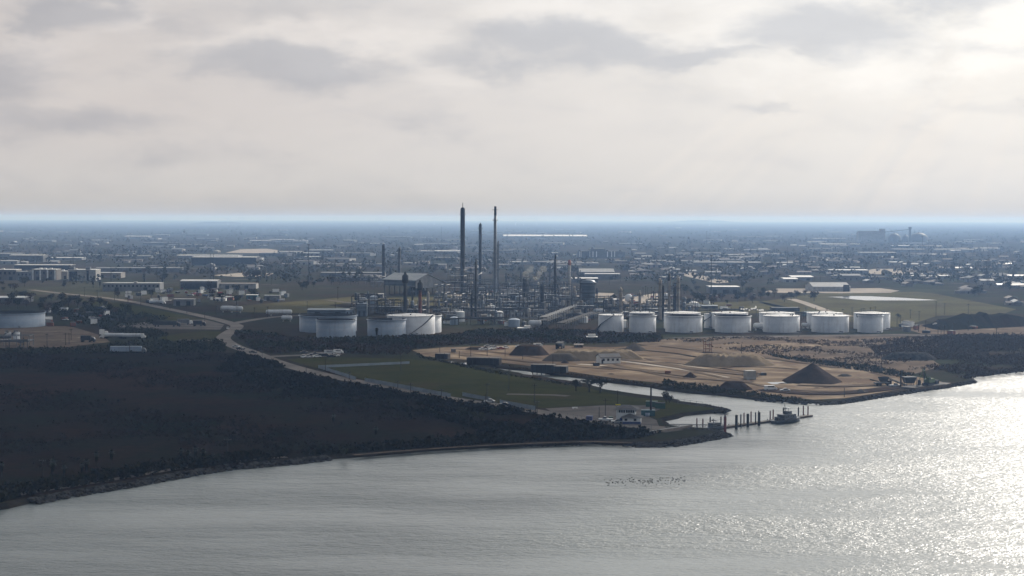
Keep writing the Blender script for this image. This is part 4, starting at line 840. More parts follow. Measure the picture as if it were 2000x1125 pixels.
def house(label, xl, xr, ytop, yeave, ybase, depth, wall='white_paint', roof='shingle', rz=0.0, name='house', cat='house', group=None, windows=3, hip=False, door=True):
    g = G((xl + xr) / 2, ybase); s = g.y / F; wd = (xr - xl) * s; he = hgt((xl + xr) / 2, yeave, ybase); hr = max(hgt((xl + xr) / 2, ytop, ybase), he + .4)
    T = thing(name, label, cat, g, rz, group); W2 = wd / 2
    mb = MB()
    if hip: mb.box(-W2, W2, 0, depth, 0, he)
    else: mb.box(-W2, W2, 0, depth, 0, he); mb.prism([(0, he), (depth, he), (depth / 2, hr - .25)], 'x', -W2 + .01, W2 - .01)
    mb.build('wall', wall, T)
    mb = MB(); e = .6
    if hip:
        q = min(W2 * .6, depth * .5)
        mb.add([(-W2 - e, -e, he), (W2 + e, -e, he), (W2 + e, depth + e, he), (-W2 - e, depth + e, he), (-W2 + q, depth / 2, hr), (W2 - q, depth / 2, hr)], [(0, 1, 5, 4), (1, 2, 5), (2, 3, 4, 5), (3, 0, 4), (3, 2, 1, 0)])
    else:
        k = (hr - he) / (depth / 2); t_ = .25
        mb.prism([(-e, he - e * k), (depth / 2, hr), (depth + e, he - e * k), (depth + e, he - e * k + t_), (depth / 2, hr + t_), (-e, he - e * k + t_)], 'x', -W2 - .3, W2 + .3)
    mb.build('roof', roof, T)
    for k in range(windows):
        x = -W2 + wd * (k + .5 + (.15 if door else 0)) / (windows + (.3 if door else 0)); w_ = MB(); w_.box(x - .6, x + .6, -.07, -.01, he * .42, he * .80); w_.build('window', 'window', T)
    if door: d_ = MB(); d_.box(-W2 + .5, -W2 + 1.5, -.06, -.005, 0, min(2.1, he * .8)); d_.build('door', 'wood', T)
    return T
house('small white house with dark gabled roof in the sand yard', 1172, 1213, 692.5, 698, 710, 8.0, roof='roof_dark', rz=R(14), windows=4)
house('white-roofed cream hut behind the dark brush right of the spoil heap', 1122, 1139, 672.5, 674, 679, 5, 'spoil_grey', 'shingle_tan', name='site_cabin', cat='cabin', windows=2, door=False)
def block(name, label, cat, xl, xr, ytop, ybase, depth, m, rz=0.0, group=None, lid=None):
    g = G((xl + xr) / 2, ybase); s = g.y / F; wd = (xr - xl) * s; h = hgt((xl + xr) / 2, ytop, ybase)
    T = thing(name, label, cat, g, rz, group); mb = MB(); mb.box(-wd / 2, wd / 2, 0, depth, 0, h); mb.build('body', m, T)
    b = MB()
    n = max(2, int(wd / .8))
    for k in range(n + 1): x = -wd / 2 + wd * k / n; b.box(x - .06, x + .06, -.08, -.003, .1, h - .1)
    b.build('ribs', m, T)
    b = MB(); b.box(-wd / 2 - .06, wd / 2 + .06, -.1, depth + .06, h + .003, h + .14); b.build('lid' if lid else 'top_rim', lid or m, T); return T
block('site_bin', 'square concrete bin with open top beside the strips', 'bin', 1458, 1477, 725, 742, 4.5, 'concrete', R(12))
block('site_bin', 'brown skip beside the white house', 'bin', 1160, 1171, 709.5, 715, 2.5, 'wood', R(10))
block('site_bin', 'rust-brown machine box on the strips', 'bin', 1299, 1310, 725, 731, 2.5, 'rust', R(-6))
block('site_bin', 'brown crate alone near the dark timber dock', 'crate', 881, 890, 682, 688.5, 2.5, 'wood_pale')
block('site_bin', 'small dark block right of the concrete bin', 'bin', 1487, 1497, 729, 733.5, 3, 'steel_dark')
for x0, x1, yt, yb, lb in ((849, 875, 689, 701, 'dark timber bulkhead at the left head of the canal'), (910, 976, 696.5, 713, 'long dark derelict dock with timber posts by the canal'), (1036, 1082, 709.5, 728, 'grey broken wharf wall by the canal'), (1082, 1106, 713, 729, 'square end of the grey wharf by the sand path')):
    g = G((x0 + x1) / 2, yb); s = g.y / F; wd = (x1 - x0) * s; h = hgt((x0 + x1) / 2, yt, yb)
    T = thing('wharf', lb, 'wharf', g, R(-14), 'old wharves along the canal'); mb = MB(); mb.box(-wd / 2, wd / 2, 0, 5, 0, h * .8); mb.build('wall', 'wood' if x0 < 1000 else 'steel_dark', T)
    for k in range(int(wd / 2.2)): mb = MB(); x = -wd / 2 + 1 + k * 2.2; mb.tube((x, -.35, -1), (x, -.35, h * random.uniform(.75, 1.0)), .2, n=7); mb.build('post', 'wood', T)
    mb = MB(); mb.box(-wd / 2, wd / 2, -.1, 5.1, h * .8 + .003, h * .86); mb.build('deck', 'wood_pale', T)

for i, (pts, wd) in enumerate([([(830, 690), (900, 690), (1000, 700), (1100, 714), (1200, 722)], 3.0), ([(1100, 682), (1180, 690), (1260, 700), (1340, 722), (1420, 740), (1500, 756)], 3.2), ([(1500, 757), (1560, 763), (1640, 766), (1740, 759)], 3.5),
                               ([(1700, 728), (1740, 738), (1760, 748)], 3.0), ([(1200, 712), (1300, 735), (1380, 742), (1450, 746)], 2.4), ([(880, 682), (960, 688), (1060, 700)], 2.4), ([(1410, 720), (1440, 716), (1500, 718), (1560, 722)], 3.0)]):
    ribbon('track', pts, wd, 'dirt', 0.30 + .012 * i)
for i in range(16):
    px, py = random.choice([(random.uniform(1130, 1450), random.uniform(705, 745)), (random.uniform(1480, 1720), random.uniform(745, 772)), (random.uniform(1660, 1770), random.uniform(722, 750)), (random.uniform(1190, 1330), random.uniform(680, 700))])
    w_ = random.uniform(5, 14); pile(ordinal(i) + ' of the low scattered spoil dumps on the sand yard floor', px - w_, px + w_, py - w_ * .16, py, random.choice(['spoil', 'spoil_grey', 'gravel_dark', 'dirt']), .3, .7, 'low spoil dumps in the sand yard', .3, .2)
# hopper, conveyor, barge and green excavator at the quay
g = G(1779, 754); s = g.y / F; T = thing('loading_hopper', 'dark trapezoid loading hopper on legs beside the barge', 'hopper', g, R(6)); W2 = 12.0 * s; h0, h1 = hgt(1779, 749, 754), hgt(1779, 738, 754)
mb = MB(); mb.add([(-W2 * .68, .8, h0), (W2 * .68, .8, h0), (W2 * .68, 4.2, h0), (-W2 * .68, 4.2, h0), (-W2, 0, h1), (W2, 0, h1), (W2, 5, h1), (-W2, 5, h1)], [(3, 2, 1, 0), (0, 1, 5, 4), (1, 2, 6, 5), (2, 3, 7, 6), (3, 0, 4, 7)]); mb.build('bin', 'steel_dark', T)
mb = MB(); mb.box(-W2 - .1, W2 + .1, -.1, 5.1, h1 + .003, h1 + .3); mb.build('rim', 'steel_dark', T)
for x in (-W2 * .55, 0, W2 * .55):
    for y in (1.2, 3.8): mb = MB(); mb.bar((x, y, 0), (x, y, h0 + .2), .3); mb.build('leg', 'steel_dark', T)
a, b = G(1765, 755), G(1733, 752); T = thing('conveyor', 'inclined conveyor with truss legs left of the hopper', 'conveyor', a, math.atan2(b.y - a.y, b.x - a.x)); L = (b - a).length; hh = hgt(1742, 737, 752)
mb = MB(); mb.bar((-1, -.5, .8), (L, -.5, hh), .28); mb.bar((-1, .5, .8), (L, .5, hh), .28)
for k in range(9): x = -1 + (L + 1) * k / 8; z = .8 + (hh - .8) * k / 8; mb.bar((x, -.5, z), (x, .5, z), .2); mb.bar((x, -.5, z - .7), (x, -.5, z), .16)
mb.bar((-1, -.5, .2), (L, -.5, hh - .7), .2); mb.build('frame', 'steel_dark', T)
mb = MB(); mb.add([(-1, -.55, 1.0), (L + .3, -.55, hh + .2), (L + .3, .55, hh + .2), (-1, .55, 1.0)], [(0, 1, 2, 3)]); mb.build('belt', 'tyre', T)
for x in (L * .45, L * .85):
    mb = MB(); z = .8 + (hh - .8) * (x + 1) / (L + 1); mb.bar((x, -.9, 0), (x, -.4, z), .22); mb.bar((x, .9, 0), (x, .4, z), .22); mb.bar((x, -.7, z * .5), (x, .7, z * .5), .15); mb.build('leg', 'steel_dark', T)
mb = MB(); mb.box(L - 1.6, L + .4, -1.1, 1.1, .4, 2.2); mb.build('drive_box', 'steel_dark', T)
g = G(1728, 754); T = thing('crusher', 'dark wheeled crushing machine at the foot of the conveyor', 'crusher', g, R(8))
mb = MB(); mb.box(-4.4, 2.6, 0, 2.4, 1.0, 1.6); mb.build('chassis', 'steel_dark', T); mb = MB(); mb.add([(-1.6, .3, 1.8), (1.2, .3, 1.8), (1.2, 2.1, 1.8), (-1.6, 2.1, 1.8), (-2.4, -.2, 4.0), (2, -.2, 4.0), (2, 2.6, 4.0), (-2.4, 2.6, 4.0)], [(0, 1, 5, 4), (1, 2, 6, 5), (2, 3, 7, 6), (3, 0, 4, 7)]); mb.build('feed_bin', 'steel_dark', T)
for x in (-3.4, -2.0, 1.4): mb = MB(); mb.tube((x, -.15, .6), (x, .35, .6), .6, n=12); mb.build('wheel', 'tyre', T)
mb = MB(); mb.bar((-6.5, 1.2, 2.9), (-2.2, 1.2, 1.9), .5); mb.build('discharge_arm', 'steel_dark', T)

A, B = G(1786, 766, 0), G(1858, 757, 0); L = (B - A).length; T = thing('barge', 'flat dark work barge moored at the quay tip', 'barge', (A.x, A.y, 0), math.atan2(B.y - A.y, B.x - A.x))
mb = MB(); mb.prism([(0, 1.7), (0, .6), (2.5, -.5), (L - 3.5, -.5), (L, 1.2), (L, 2.1), (L - 4, 1.7)], 'y', 0, 8.5); mb.build('hull', 'hull_dark', T)
mb = MB(); mb.box(.3, L - 4.2, .3, 8.2, 1.703, 1.85); mb.build('deck', 'wood', T)
for x, yt in ((1.5, 9.0), (L * .68, 9.0)): mb = MB(); mb.tube((x, 8.0, -2), (x, 8.0, yt), .35, n=10); mb.build('spud_pole', 'steel_dark', T)
for k in range(8): mb = MB(); x = 1 + k * (L - 6) / 8; mb.tube((x, .1, .4), (x, -.3, .4), .5, n=10); mb.build('tyre_fender', 'tyre', T)
mb = MB(); mb.box(L * .75, L * .82, 3, 6, 1.86, 3.6); mb.build('winch_house', 'steel_dark', T)
base = A.lerp(B, .46); T = thing('excavator', 'green long-arm excavator standing on the work barge', 'excavator', (base.x - .5, base.y + 4.2, 1.86), math.atan2(B.y - A.y, B.x - A.x))
for y in (-1.6, 1.0): mb = MB(); mb.prism([(-2.4, .3), (-1.9, 0), (1.9, 0), (2.4, .3), (2.4, .7), (1.9, 1.0), (-1.9, 1.0), (-2.4, .7)], 'y', y, y + .7); mb.build('track', 'steel_dark', T)
mb = MB(); mb.prism([(-1.4, 1.1), (3.2, 1.1), (3.4, 1.6), (3.1, 2.9), (.6, 3.0), (-1.4, 2.6)], 'y', -1.4, 1.4); mb.build('body', 'digger_green', T)
mb = MB(); mb.prism([(-1.9, 1.4), (-.2, 1.4), (-.2, 3.6), (-1.2, 3.7), (-1.8, 3.2)], 'y', -1.55, -.35); mb.build('cab', 'digger_green', T)
mb = MB(); mb.box(-1.55, -.4, -1.60, -1.56, 2.3, 3.4); mb.build('cab_window', 'glass', T)
mb = MB(); mb.bar((-.8, 0, 2.0), (-3.3, 0, 6.4), .75, 0, .6); mb.bar((-3.3, 0, 6.4), (-4.6, 0, 7.2), .65, 0, .55); mb.build('boom', 'digger_green', T)
mb = MB(); mb.bar((-4.2, 0, 7.4), (-7.4, 0, 2.6), .5, 0, .35); mb.build('stick', 'digger_green', T)
mb = MB(); mb.bar((-1.6, .35, 3.0), (-3.2, .35, 5.7), .22); mb.bar((-2.8, 0, 6.9), (-4.9, 0, 6.7), .2); mb.build('hydraulic_ram', 'steel_grey', T)
mb = MB(); mb.prism([(-7.6, 2.7), (-7.2, 2.7), (-6.7, 1.5), (-7.0, .5), (-7.9, .3), (-7.6, 1.2)], 'y', -.6, .6); mb.build('bucket', 'steel_dark', T)

# ---- vehicles
def car(label, px, py, rz=0.0, paint='car_white', kind='car', group='parked cars', z=GZ):
    g = G(px, py); nm = {'car': 'parked_car', 'pickup': 'pickup_truck', 'van': 'parked_van'}[kind]
    T = thing(nm, label, {'car': 'car', 'pickup': 'pickup', 'van': 'van'}[kind], (g.x, g.y, GZ + .14), rz, group)
    L = {'car': 4.5, 'pickup': 5.4, 'van': 5.6}[kind]; mb = MB(); h = L / 2
    if kind == 'car': body = [(-h, .35), (h, .35), (h, .75), (h * .92, .88), (h * .45, .95), (-h * .62, .98), (-h, .9)]; cab = [(-h * .66, .985), (h * .42, .955), (h * .16, 1.42), (-h * .40, 1.45)]
    elif kind == 'pickup': body = [(-h, .5), (h, .5), (h, 1.0), (h * .95, 1.12), (h * .45, 1.18), (-h, 1.15)]; cab = [(-h * .12, 1.155), (h * .44, 1.185), (h * .22, 1.8), (-h * .06, 1.82)]
    else: body = [(-h, .45), (h, .45), (h, 1.0), (h * .86, 1.25), (-h, 1.3)]; cab = [(-h, 1.305), (h * .85, 1.255), (h * .58, 2.1), (-h, 2.15)]
    mb.prism(body, 'y', -.88, .88); mb.build('body', paint, T)
    mb = MB(); mb.prism(cab, 'y', -.78, .78); mb.build('cabin', paint if kind == 'van' else 'glass', T)
    if kind != 'van': mb = MB(); zt = max(p[1] for p in cab); xs_ = [p[0] for p in cab if p[1] > zt - .1]; mb.box(min(xs_) - .02, max(xs_) + .02, -.76, .76, zt - .025 + .03, zt + .06); mb.build('roof', paint, T)
    else: mb = MB(); mb.box(-h * .5, h * .5, -.80, -.785, 1.45, 1.95); mb.build('window', 'glass', T)
    for x in (-h * .62, h * .62):
        for y in (-.9, .7): mb = MB(); mb.tube((x, y, .33), (x, y + .2, .33), .33, n=12); mb.build('wheel', 'tyre', T)
    return T
YG = 'vehicles in the sand yard'; PG = 'vehicles in the roadside car park'; RG = 'vehicles on the waterfront road'
car('white van parked beside the dark mound above the canal', 1505, 763, R(5), 'car_white', 'van', YG); car('silver car parked beside the white van below the huge cone', 1533, 765.5, R(178), 'car_silver', 'car', YG)
car('pale pickup parked between the crusher and the hopper', 1748, 757, R(10), 'car_silver', 'pickup', YG)
for i, (px, py, rz, pt, kd, lb) in enumerate([(943, 684.5, 20, 'car_white', 'car', 'white car nearest the dark earth heap in the yard'), (954, 684, 70, 'car_white', 'car', 'white car nose-on beside the earth heap'), (963, 683, 60, 'car_white', 'pickup', 'white pickup in the middle of the yard row'), (966, 680.5, 10, 'car_black', 'car', 'black car behind the white pickup in the yard'),
        (978, 682.5, 15, 'car_red', 'car', 'dark red car between pickup and gravel heap'), (988, 681, 60, 'car_white', 'car', 'white car next to the flat-topped heap'), (953, 678.5, 5, 'car_silver', 'car', 'silver car at the back of the yard row'), (1013, 679.5, 20, 'car_silver', 'car', 'silver car behind the flat-topped heap'), (1034, 678, 0, 'car_black', 'pickup', 'black pickup behind the flat-topped heap'), (1051, 678, 5, 'car_white', 'van', 'white van behind the right end of the flat-topped heap')]):
    car(lb, px, py, R(rz), pt, kd, YG)
for px, py, rz, pt, kd, lb in [(593, 699, 80, 'car_white', 'car', 'white car at the near left of the roadside park'), (594, 691, 10, 'car_black', 'car', 'black car at the back left of the roadside park'), (603, 699, 80, 'car_silver', 'car', 'silver car second in the near row of the roadside park'), (613, 694.5, 25, 'car_black', 'pickup', 'black pickup in the middle of the roadside park'),
        (619, 698.5, 20, 'car_white', 'car', 'white car slanting in the near row of the roadside park'), (633, 698, 5, 'car_black', 'van', 'black van in the near row of the roadside park'), (643, 692, 5, 'car_silver', 'van', 'silver van at the back of the roadside park'), (655, 697, 10, 'car_white', 'car', 'white car at the right end of the near row'), (661, 691, 0, 'car_white', 'van', 'white van at the far right of the roadside park'), (648, 698, 10, 'car_black', 'car', 'black car at the right of the roadside park')]:
    car(lb, px, py, R(rz), pt, kd, PG)
for px, py, rz, pt, kd, lb in [(956, 787, 175, 'car_silver', 'car', 'silver car on the road beside the screen fence'), (985, 793.5, 172, 'car_black', 'car', 'black car following on the road by the fence gap'), (461, 679, 150, 'car_silver', 'car', 'grey car leaving the junction on the waterfront road'), (470, 684, 145, 'car_black', 'pickup', 'dark pickup on the bend below the junction'), (445, 643, 100, 'car_white', 'car', 'white car on the bend at the junction'), (494, 690, 150, 'car_black', 'car', 'black car where the car park lane joins'),
        (1183, 824, 170, 'car_white', 'pickup', 'white pickup left of the lookout house'), (1205, 827.5, 178, 'car_silver', 'car', 'silver car parked against the lookout house')]:
    car(lb, px, py, R(rz), pt, kd, RG)
for i in range(46):                                 # far yards
    px, py = random.choice([(random.uniform(90, 215), random.uniform(600, 634)), (random.uniform(240, 430), random.uniform(555, 592)), (random.uniform(420, 560), random.uniform(582, 590)), (random.uniform(1200, 1290), random.uniform(575, 596)), (random.uniform(1600, 1750), random.uniform(562, 566))])
    car(['white', 'silver', 'dark', 'red', 'blue'][i % 5] + ' ' + ['car', 'van', 'pickup'][i % 3] + ' in ' + ('the wrecking yard under the trees, ' if px < 216 else 'the clutter yard beyond the main road, ' if px < 570 else 'the refinery yard by the spheres, ' if px < 1300 else 'the pale lot by the airfield, ') + ordinal(i) + ' of the far vehicles',
        px, py, random.uniform(0, 6.28), ['car_white', 'car_silver', 'car_black', 'car_red', 'car_blue'][i % 5], ['car', 'van', 'pickup'][i % 3], 'vehicles in the far yards')
def tanker(label, px, py, rz, m='tank_white'):
    g = G(px, py); T = thing('tank_lorry', label, 'tank lorry', g, rz, 'tank lorries')
    mb = MB(); n = 14; mb.tube((-6, 0, 2.2), (5.2, 0, 2.2), 1.15, n=n); mb.build('tank', m, T)
    mb = MB(); mb.prism([(5.6, .6), (8.4, .6), (8.4, 1.7), (7.4, 1.9), (7.2, 3.1), (5.6, 3.2)], 'y', -1.15, 1.15); mb.build('cab', 'car_white', T)
    mb = MB(); mb.box(-6, 7.8, -.5, .5, .7, 1.02); mb.build('chassis', 'steel_dark', T)
    for x in (-5, -3.8, 4.2, 5.2, 7.6):
        for y in (-1.15, .8): mb = MB(); mb.tube((x, y, .5), (x, y + .35, .5), .5, n=12); mb.build('wheel', 'tyre', T)
    return T
tanker('white tank lorry in the dark yard, its cab towards the photo edge', 222, 661, R(178)); tanker('white tank lorry parked behind the first, nearer the green patch', 258, 661.5, R(4)); tanker('white cement lorry on the main road before the clutter yard', 305, 594, R(-8))
def lorry(label, px, py, rz, m='steel_grey', L=11.0, cab='car_white'):
    g = G(px, py); T = thing('box_trailer', label, 'lorry', g, rz, 'lorries and trailers')
    mb = MB(); mb.box(-L / 2, L / 2, -1.25, 1.25, 1.1, 3.9); mb.build('box', m, T)
    mb = MB(); mb.prism([(L / 2 + .3, .6), (L / 2 + 2.6, .6), (L / 2 + 2.6, 1.7), (L / 2 + 1.9, 2.9), (L / 2 + .3, 3.0)], 'y', -1.15, 1.15); mb.build('cab', cab, T)
    for x in (-L * .4, -L * .28, L * .38, L / 2 + 1.9):
        for y in (-1.2, .85): mb = MB(); mb.tube((x, y, .5), (x, y + .35, .5), .5, n=12); mb.build('wheel', 'tyre', T)
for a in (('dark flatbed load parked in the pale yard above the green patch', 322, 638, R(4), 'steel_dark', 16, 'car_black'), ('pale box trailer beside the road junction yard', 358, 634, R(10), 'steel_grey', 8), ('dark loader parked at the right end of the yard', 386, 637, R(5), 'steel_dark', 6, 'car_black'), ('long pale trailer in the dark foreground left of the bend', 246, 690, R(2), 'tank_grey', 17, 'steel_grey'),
          ('white bonneted lorry cab turning in the dark yard', 199, 656, R(10), 'car_white', 3), ('small trailer left of the tank lorries', 168, 668, R(0), 'steel_dark', 6, 'car_black')):
    lorry(*a)
g = G(1094, 681); T = thing('dump_truck', 'dark dump truck standing at the back of the sand yard', 'dump truck', g, R(75), YG)
mb = MB(); mb.prism([(-3.6, 1.6), (1.2, 1.6), (1.6, 3.6), (2.6, 3.9), (2.6, 4.1), (-4.0, 3.4)], 'y', -1.9, 1.9); mb.build('dump_body', 'steel_dark', T); mb = MB(); mb.prism([(1.5, 1.0), (3.9, 1.0), (3.9, 2.0), (3.2, 2.2), (3.0, 3.4), (1.7, 3.4)], 'y', -1.6, 1.6); mb.build('cab', 'steel_dark', T)
for x in (-2.6, -1.0, 2.8):
    for y in (-1.9, 1.3): mb = MB(); mb.tube((x, y, .85), (x, y + .6, .85), .85, n=14); mb.build('wheel', 'tyre', T)
# steel frame tower in the yard
g = G(1384, 690); T = thing('steel_frame', 'rusty open steel frame tower standing in the yard', 'frame', g, R(15)); H = hgt(1384, 666, 690); mb = MB()
for x in (-1.8, 1.8):
    for y in (0, 3): mb.bar((x, y, 0), (x, y, H * random.uniform(.8, 1)), .32)
for z in (H * .35, H * .7):
    for y in (0, 3): mb.bar((-1.8, y, z), (1.8, y, z), .25)
    for x in (-1.8, 1.8): mb.bar((x, 0, z), (x, 3, z), .25)
mb.bar((-1.8, 0, 0), (1.8, 0, H * .35), .16); mb.build('frame', 'rust', T); mb = MB(); mb.box(-2.4, 2.4, -.6, 3.6, 0, .5); mb.build('footing', 'gravel_dark', T)

# ---- lookout house at the tip
g = G(1225, 829); s = g.y / F
T = thing('lookout_house', 'white lookout house with blue base and a windowed upper storey', 'house', g, R(-7))
def zpx(y): return hgt(1225, y, 829)
x0, x1 = (1203 - 1225) * s, (1240 - 1225) * s; hA = zpx(800.5); D1 = 6.5
mb = MB(); mb.box(x0, x1, 2.2, 2.2 + D1, 0, hA); mb.build('tower', 'white_paint', T)
mb = MB(); e = 1.2; cx = (x0 + x1) / 2; hr = zpx(793.5)
mb.add([(x0 - e, 2.2 - e, hA - .1), (x1 + e, 2.2 - e, hA - .1), (x1 + e, 2.2 + D1 + e, hA - .1), (x0 - e, 2.2 + D1 + e, hA - .1), (cx - 1.2, 2.2 + D1 / 2, hr), (cx + 1.2, 2.2 + D1 / 2, hr)], [(0, 1, 5, 4), (1, 2, 5), (2, 3, 4, 5), (3, 0, 4), (3, 2, 1, 0)]); mb.build('roof', 'shingle', T)
za, zb = zpx(807.5), zpx(802.2)
for k in range(7):
    x = x0 + (x1 - x0) * (.18 + .115 * k + (.03 if k > 2 else 0)); mb = MB(); mb.box(x - .3, x + .3, 2.12, 2.195, za, zb); f = mb.build('window', 'window', T)
for k in range(4): mb = MB(); y = 3.2 + k * 1.4; mb.box(x1 + .005, x1 + .07, y - .45, y + .45, za, zb); mb.build('window', 'window', T)
xa, xb = (1216 - 1225) * s, (1251 - 1225) * s; hB = zpx(815.5)
mb = MB(); mb.box(xa, xb, 0, 2.19, 0, hB); mb.box(x1 + .02, xb, 2.19, 7, 0, hB - .01); mb.build('wing', 'white_paint', T)
mb = MB(); mb.box(xa - .04, xb + .04, -.04, 2.17, .02, zpx(823.5)); mb.box(x0 - .04, x1 - .5, 2.14, 8.74, .02, zpx(823.5)); mb.build('blue_base', 'blue_paint', T)
mb = MB(); e = .8; zt = zpx(808.5); mb.add([(xa - e, -e, hB), (xb + e, -e, hB), (xb + e, 7.5, hB), (xa - e, 2.1, hB), (xa + 2.5, 2.1, zt), (xb - 4.5, 2.6, zt)], [(0, 1, 5, 4), (1, 2, 5), (3, 0, 4), (2, 4, 5), (2, 3, 4), (3, 2, 1, 0)]); mb.build('porch_roof', 'shingle', T)
for x in (xa + 1.2, xb - 2.0): mb = MB(); mb.box(x - .5, x + .5, -.05, -.003, zpx(822), hB - .4); mb.build('window', 'window', T)
mb = MB(); mb.box(x0 + 1.2, x0 + 2.2, 2.10, 2.195, 0, 2.1); mb.build('door', 'blue_paint', T)
g2 = G(1209, 829); T2 = thing('roof_sign', 'small yellow panel on the lookout house roof', 'sign', (g2.x, g.y + 5.6, GZ + zpx(796.2)), 0); mb = MB(); mb.box(-.9, .9, 0, .12, .25, .65); mb.build('panel', 'yellow_paint', T2)
for x in (-.6, .6): mb = MB(); mb.box(x - .05, x + .05, .02, .1, -.9, .25); mb.build('post', 'steel_dark', T2)
block('cargo_container', 'dark green container behind the big mast, farther of two', 'container', 1261.5, 1284, 784.5, 795, 2.4, 'green_paint', R(-6)); block('cargo_container', 'dark green container just right of the big mast', 'container', 1280, 1299, 787.5, 798.5, 2.4, 'green_paint', R(-8), lid='steel_dark')
block('cargo_container', 'teal container in front of the big mast', 'container', 1252.5, 1279, 802, 813, 3.2, 'teal_paint', R(-4)); block('waste_skip', 'blue skip beside the waterfront road', 'skip', 1145, 1156, 813.5, 822, 2.2, 'blue_paint', R(-12)); block('waste_skip', 'small green skip behind the white pickup', 'skip', 1189, 1197.5, 814.5, 821, 2.0, 'green_paint', R(-5))
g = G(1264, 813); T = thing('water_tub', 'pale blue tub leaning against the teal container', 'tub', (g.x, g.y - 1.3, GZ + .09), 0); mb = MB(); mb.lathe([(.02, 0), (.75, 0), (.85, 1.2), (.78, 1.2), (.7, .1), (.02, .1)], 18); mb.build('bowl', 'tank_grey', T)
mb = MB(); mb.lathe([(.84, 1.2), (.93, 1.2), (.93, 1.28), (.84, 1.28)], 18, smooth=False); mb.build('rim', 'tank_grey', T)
g = G(1123, 799); T = thing('picnic_table', 'pale picnic table on the gravel lot', 'table', g, R(10)); mb = MB(); mb.box(-1.1, 1.1, -.4, .4, .72, .78); mb.build('top', 'white_paint', T)
for y in (-.8, .6): mb = MB(); mb.box(-1.1, 1.1, y, y + .25, .42, .47); mb.build('bench', 'white_paint', T)
for x in (-.8, .8): mb = MB(); mb.bar((x, -.7, 0), (x, .1, .72), .1); mb.bar((x, .7, 0), (x, -.1, .72), .1); mb.bar((x, -.75, .40), (x, .75, .40), .08); mb.build('leg', 'white_paint', T)

# ---- poles
def utility_pole(label, px, ytop, ybase, arm=True, r=.16, group='wooden utility poles', m='wood', z=0.0):
    g = G(px, ybase); h = max(4.0, hgt(px, ytop, ybase)); T = thing('utility_pole', label, 'pole', g, random.uniform(-.5, .5), group)
    mb = MB(); mb.tube((0, 0, -.3), (0, 0, h), r, r * .7, 8); mb.build('pole', m, T)
    if arm:
        mb = MB(); mb.box(-1.2, 1.2, -r - .1, -r + .02, h - .75, h - .58); mb.build('crossarm', m, T)
        for x in (-1.0, -.4, .4, 1.0): mb = MB(); mb.tube((x, -r, h - .58), (x, -r, h - .3), .07, n=6); mb.build('insulator', 'steel_grey', T)
    return T
UG = 'wooden utility poles'
for px, yt, yb, arm, lb in [(1271.2, 755, 812.5, False, 'thick tall mast between the containers'), (1182.3, 778, 817, True, 'pole beside the white pickup'), (1206.5, 762, 795, True, 'pole rising behind the lookout house roof'), (1170.2, 797, 815.5, False, 'short lamp pole left of the white pickup'),
        (1044, 749, 787, True, 'pole on the grass by the short path'), (994, 721, 763, True, 'tall pole on the grass between fence and canal'), (951, 748, 783, True, 'pole just behind the silver car'), (948, 770, 789, False, 'stub pole in front of the silver car'), (1049, 782, 812, True, 'leaning pole at the near side of the road bend'), (1046, 788, 812, False, 'brace pole beside the leaning pole'),
        (862, 759, 781, True, 'pole before the right end of the long screen fence'), (802, 747, 770, True, 'pole before the middle of the long screen fence'), (777, 743, 767, True, 'pole before the left part of the long screen fence'), (682, 729, 742, True, 'pole before the fence gap'), (635.5, 698, 727, True, 'pole rising behind the fence corner'), (783, 676, 725, True, 'tall pole in the grass field behind the fence'), (598, 720, 734, False, 'stub pole beside the road above the marsh'),
        (83.5, 896, 935, True, 'pole with crossarm on the dark shore left'), (445, 855, 896, True, 'pole with crossarm on the shore left of the beach'), (512, 686, 706, True, 'pole at the lane mouth below the junction'), (253, 666, 694, True, 'pole behind the long pale trailer'), (139, 642, 664, True, 'pole beside the dirt slope in the dark yard'), (92, 651, 682, True, 'pole beside the pipe rack with silos'), (128, 650, 674, True, 'pole left of the tank lorries'), (135, 650, 672, True, 'twin pole left of the tank lorries'), (287, 633, 653, True, 'pole before the pale yard'), (325, 641, 662, True, 'pole on the green patch'), (400, 608, 630, True, 'pole by the junction approach'),
        (859, 682, 693, False, 'post in the sand before the timber bulkhead'), (897, 690, 700, False, 'post by the left end of the derelict dock'), (919.5, 676, 697, False, 'dark pole behind the derelict dock, leftmost'), (951.5, 673, 696, False, 'dark pole behind the derelict dock, centre'), (986.5, 681, 697, False, 'dark pole before the flat-topped heap'), (1021, 695, 704, False, 'post beside the wharf sand'), (1080, 693, 712, False, 'pole beside the grey wharf'), (1198, 683, 694, False, 'pole behind the white house'),
        (1448, 672, 696, False, 'pole at the right of the steel frame tower'), (1535, 686, 700, False, 'pole in the brush above the huge cone'), (1652, 697, 716, False, 'pole right of the huge cone'), (1711, 692, 720, True, 'pole by the dirt track right of the cone'), (1722, 699, 722, False, 'shorter pole by the dirt track'), (1649, 757, 776, False, 'post on the quay corner'), (1790.5, 740, 757, False, 'pile between hopper and barge')]:
    utility_pole('wooden ' + lb, px, yt, yb, arm, .42 if px == 1271.2 else .17)
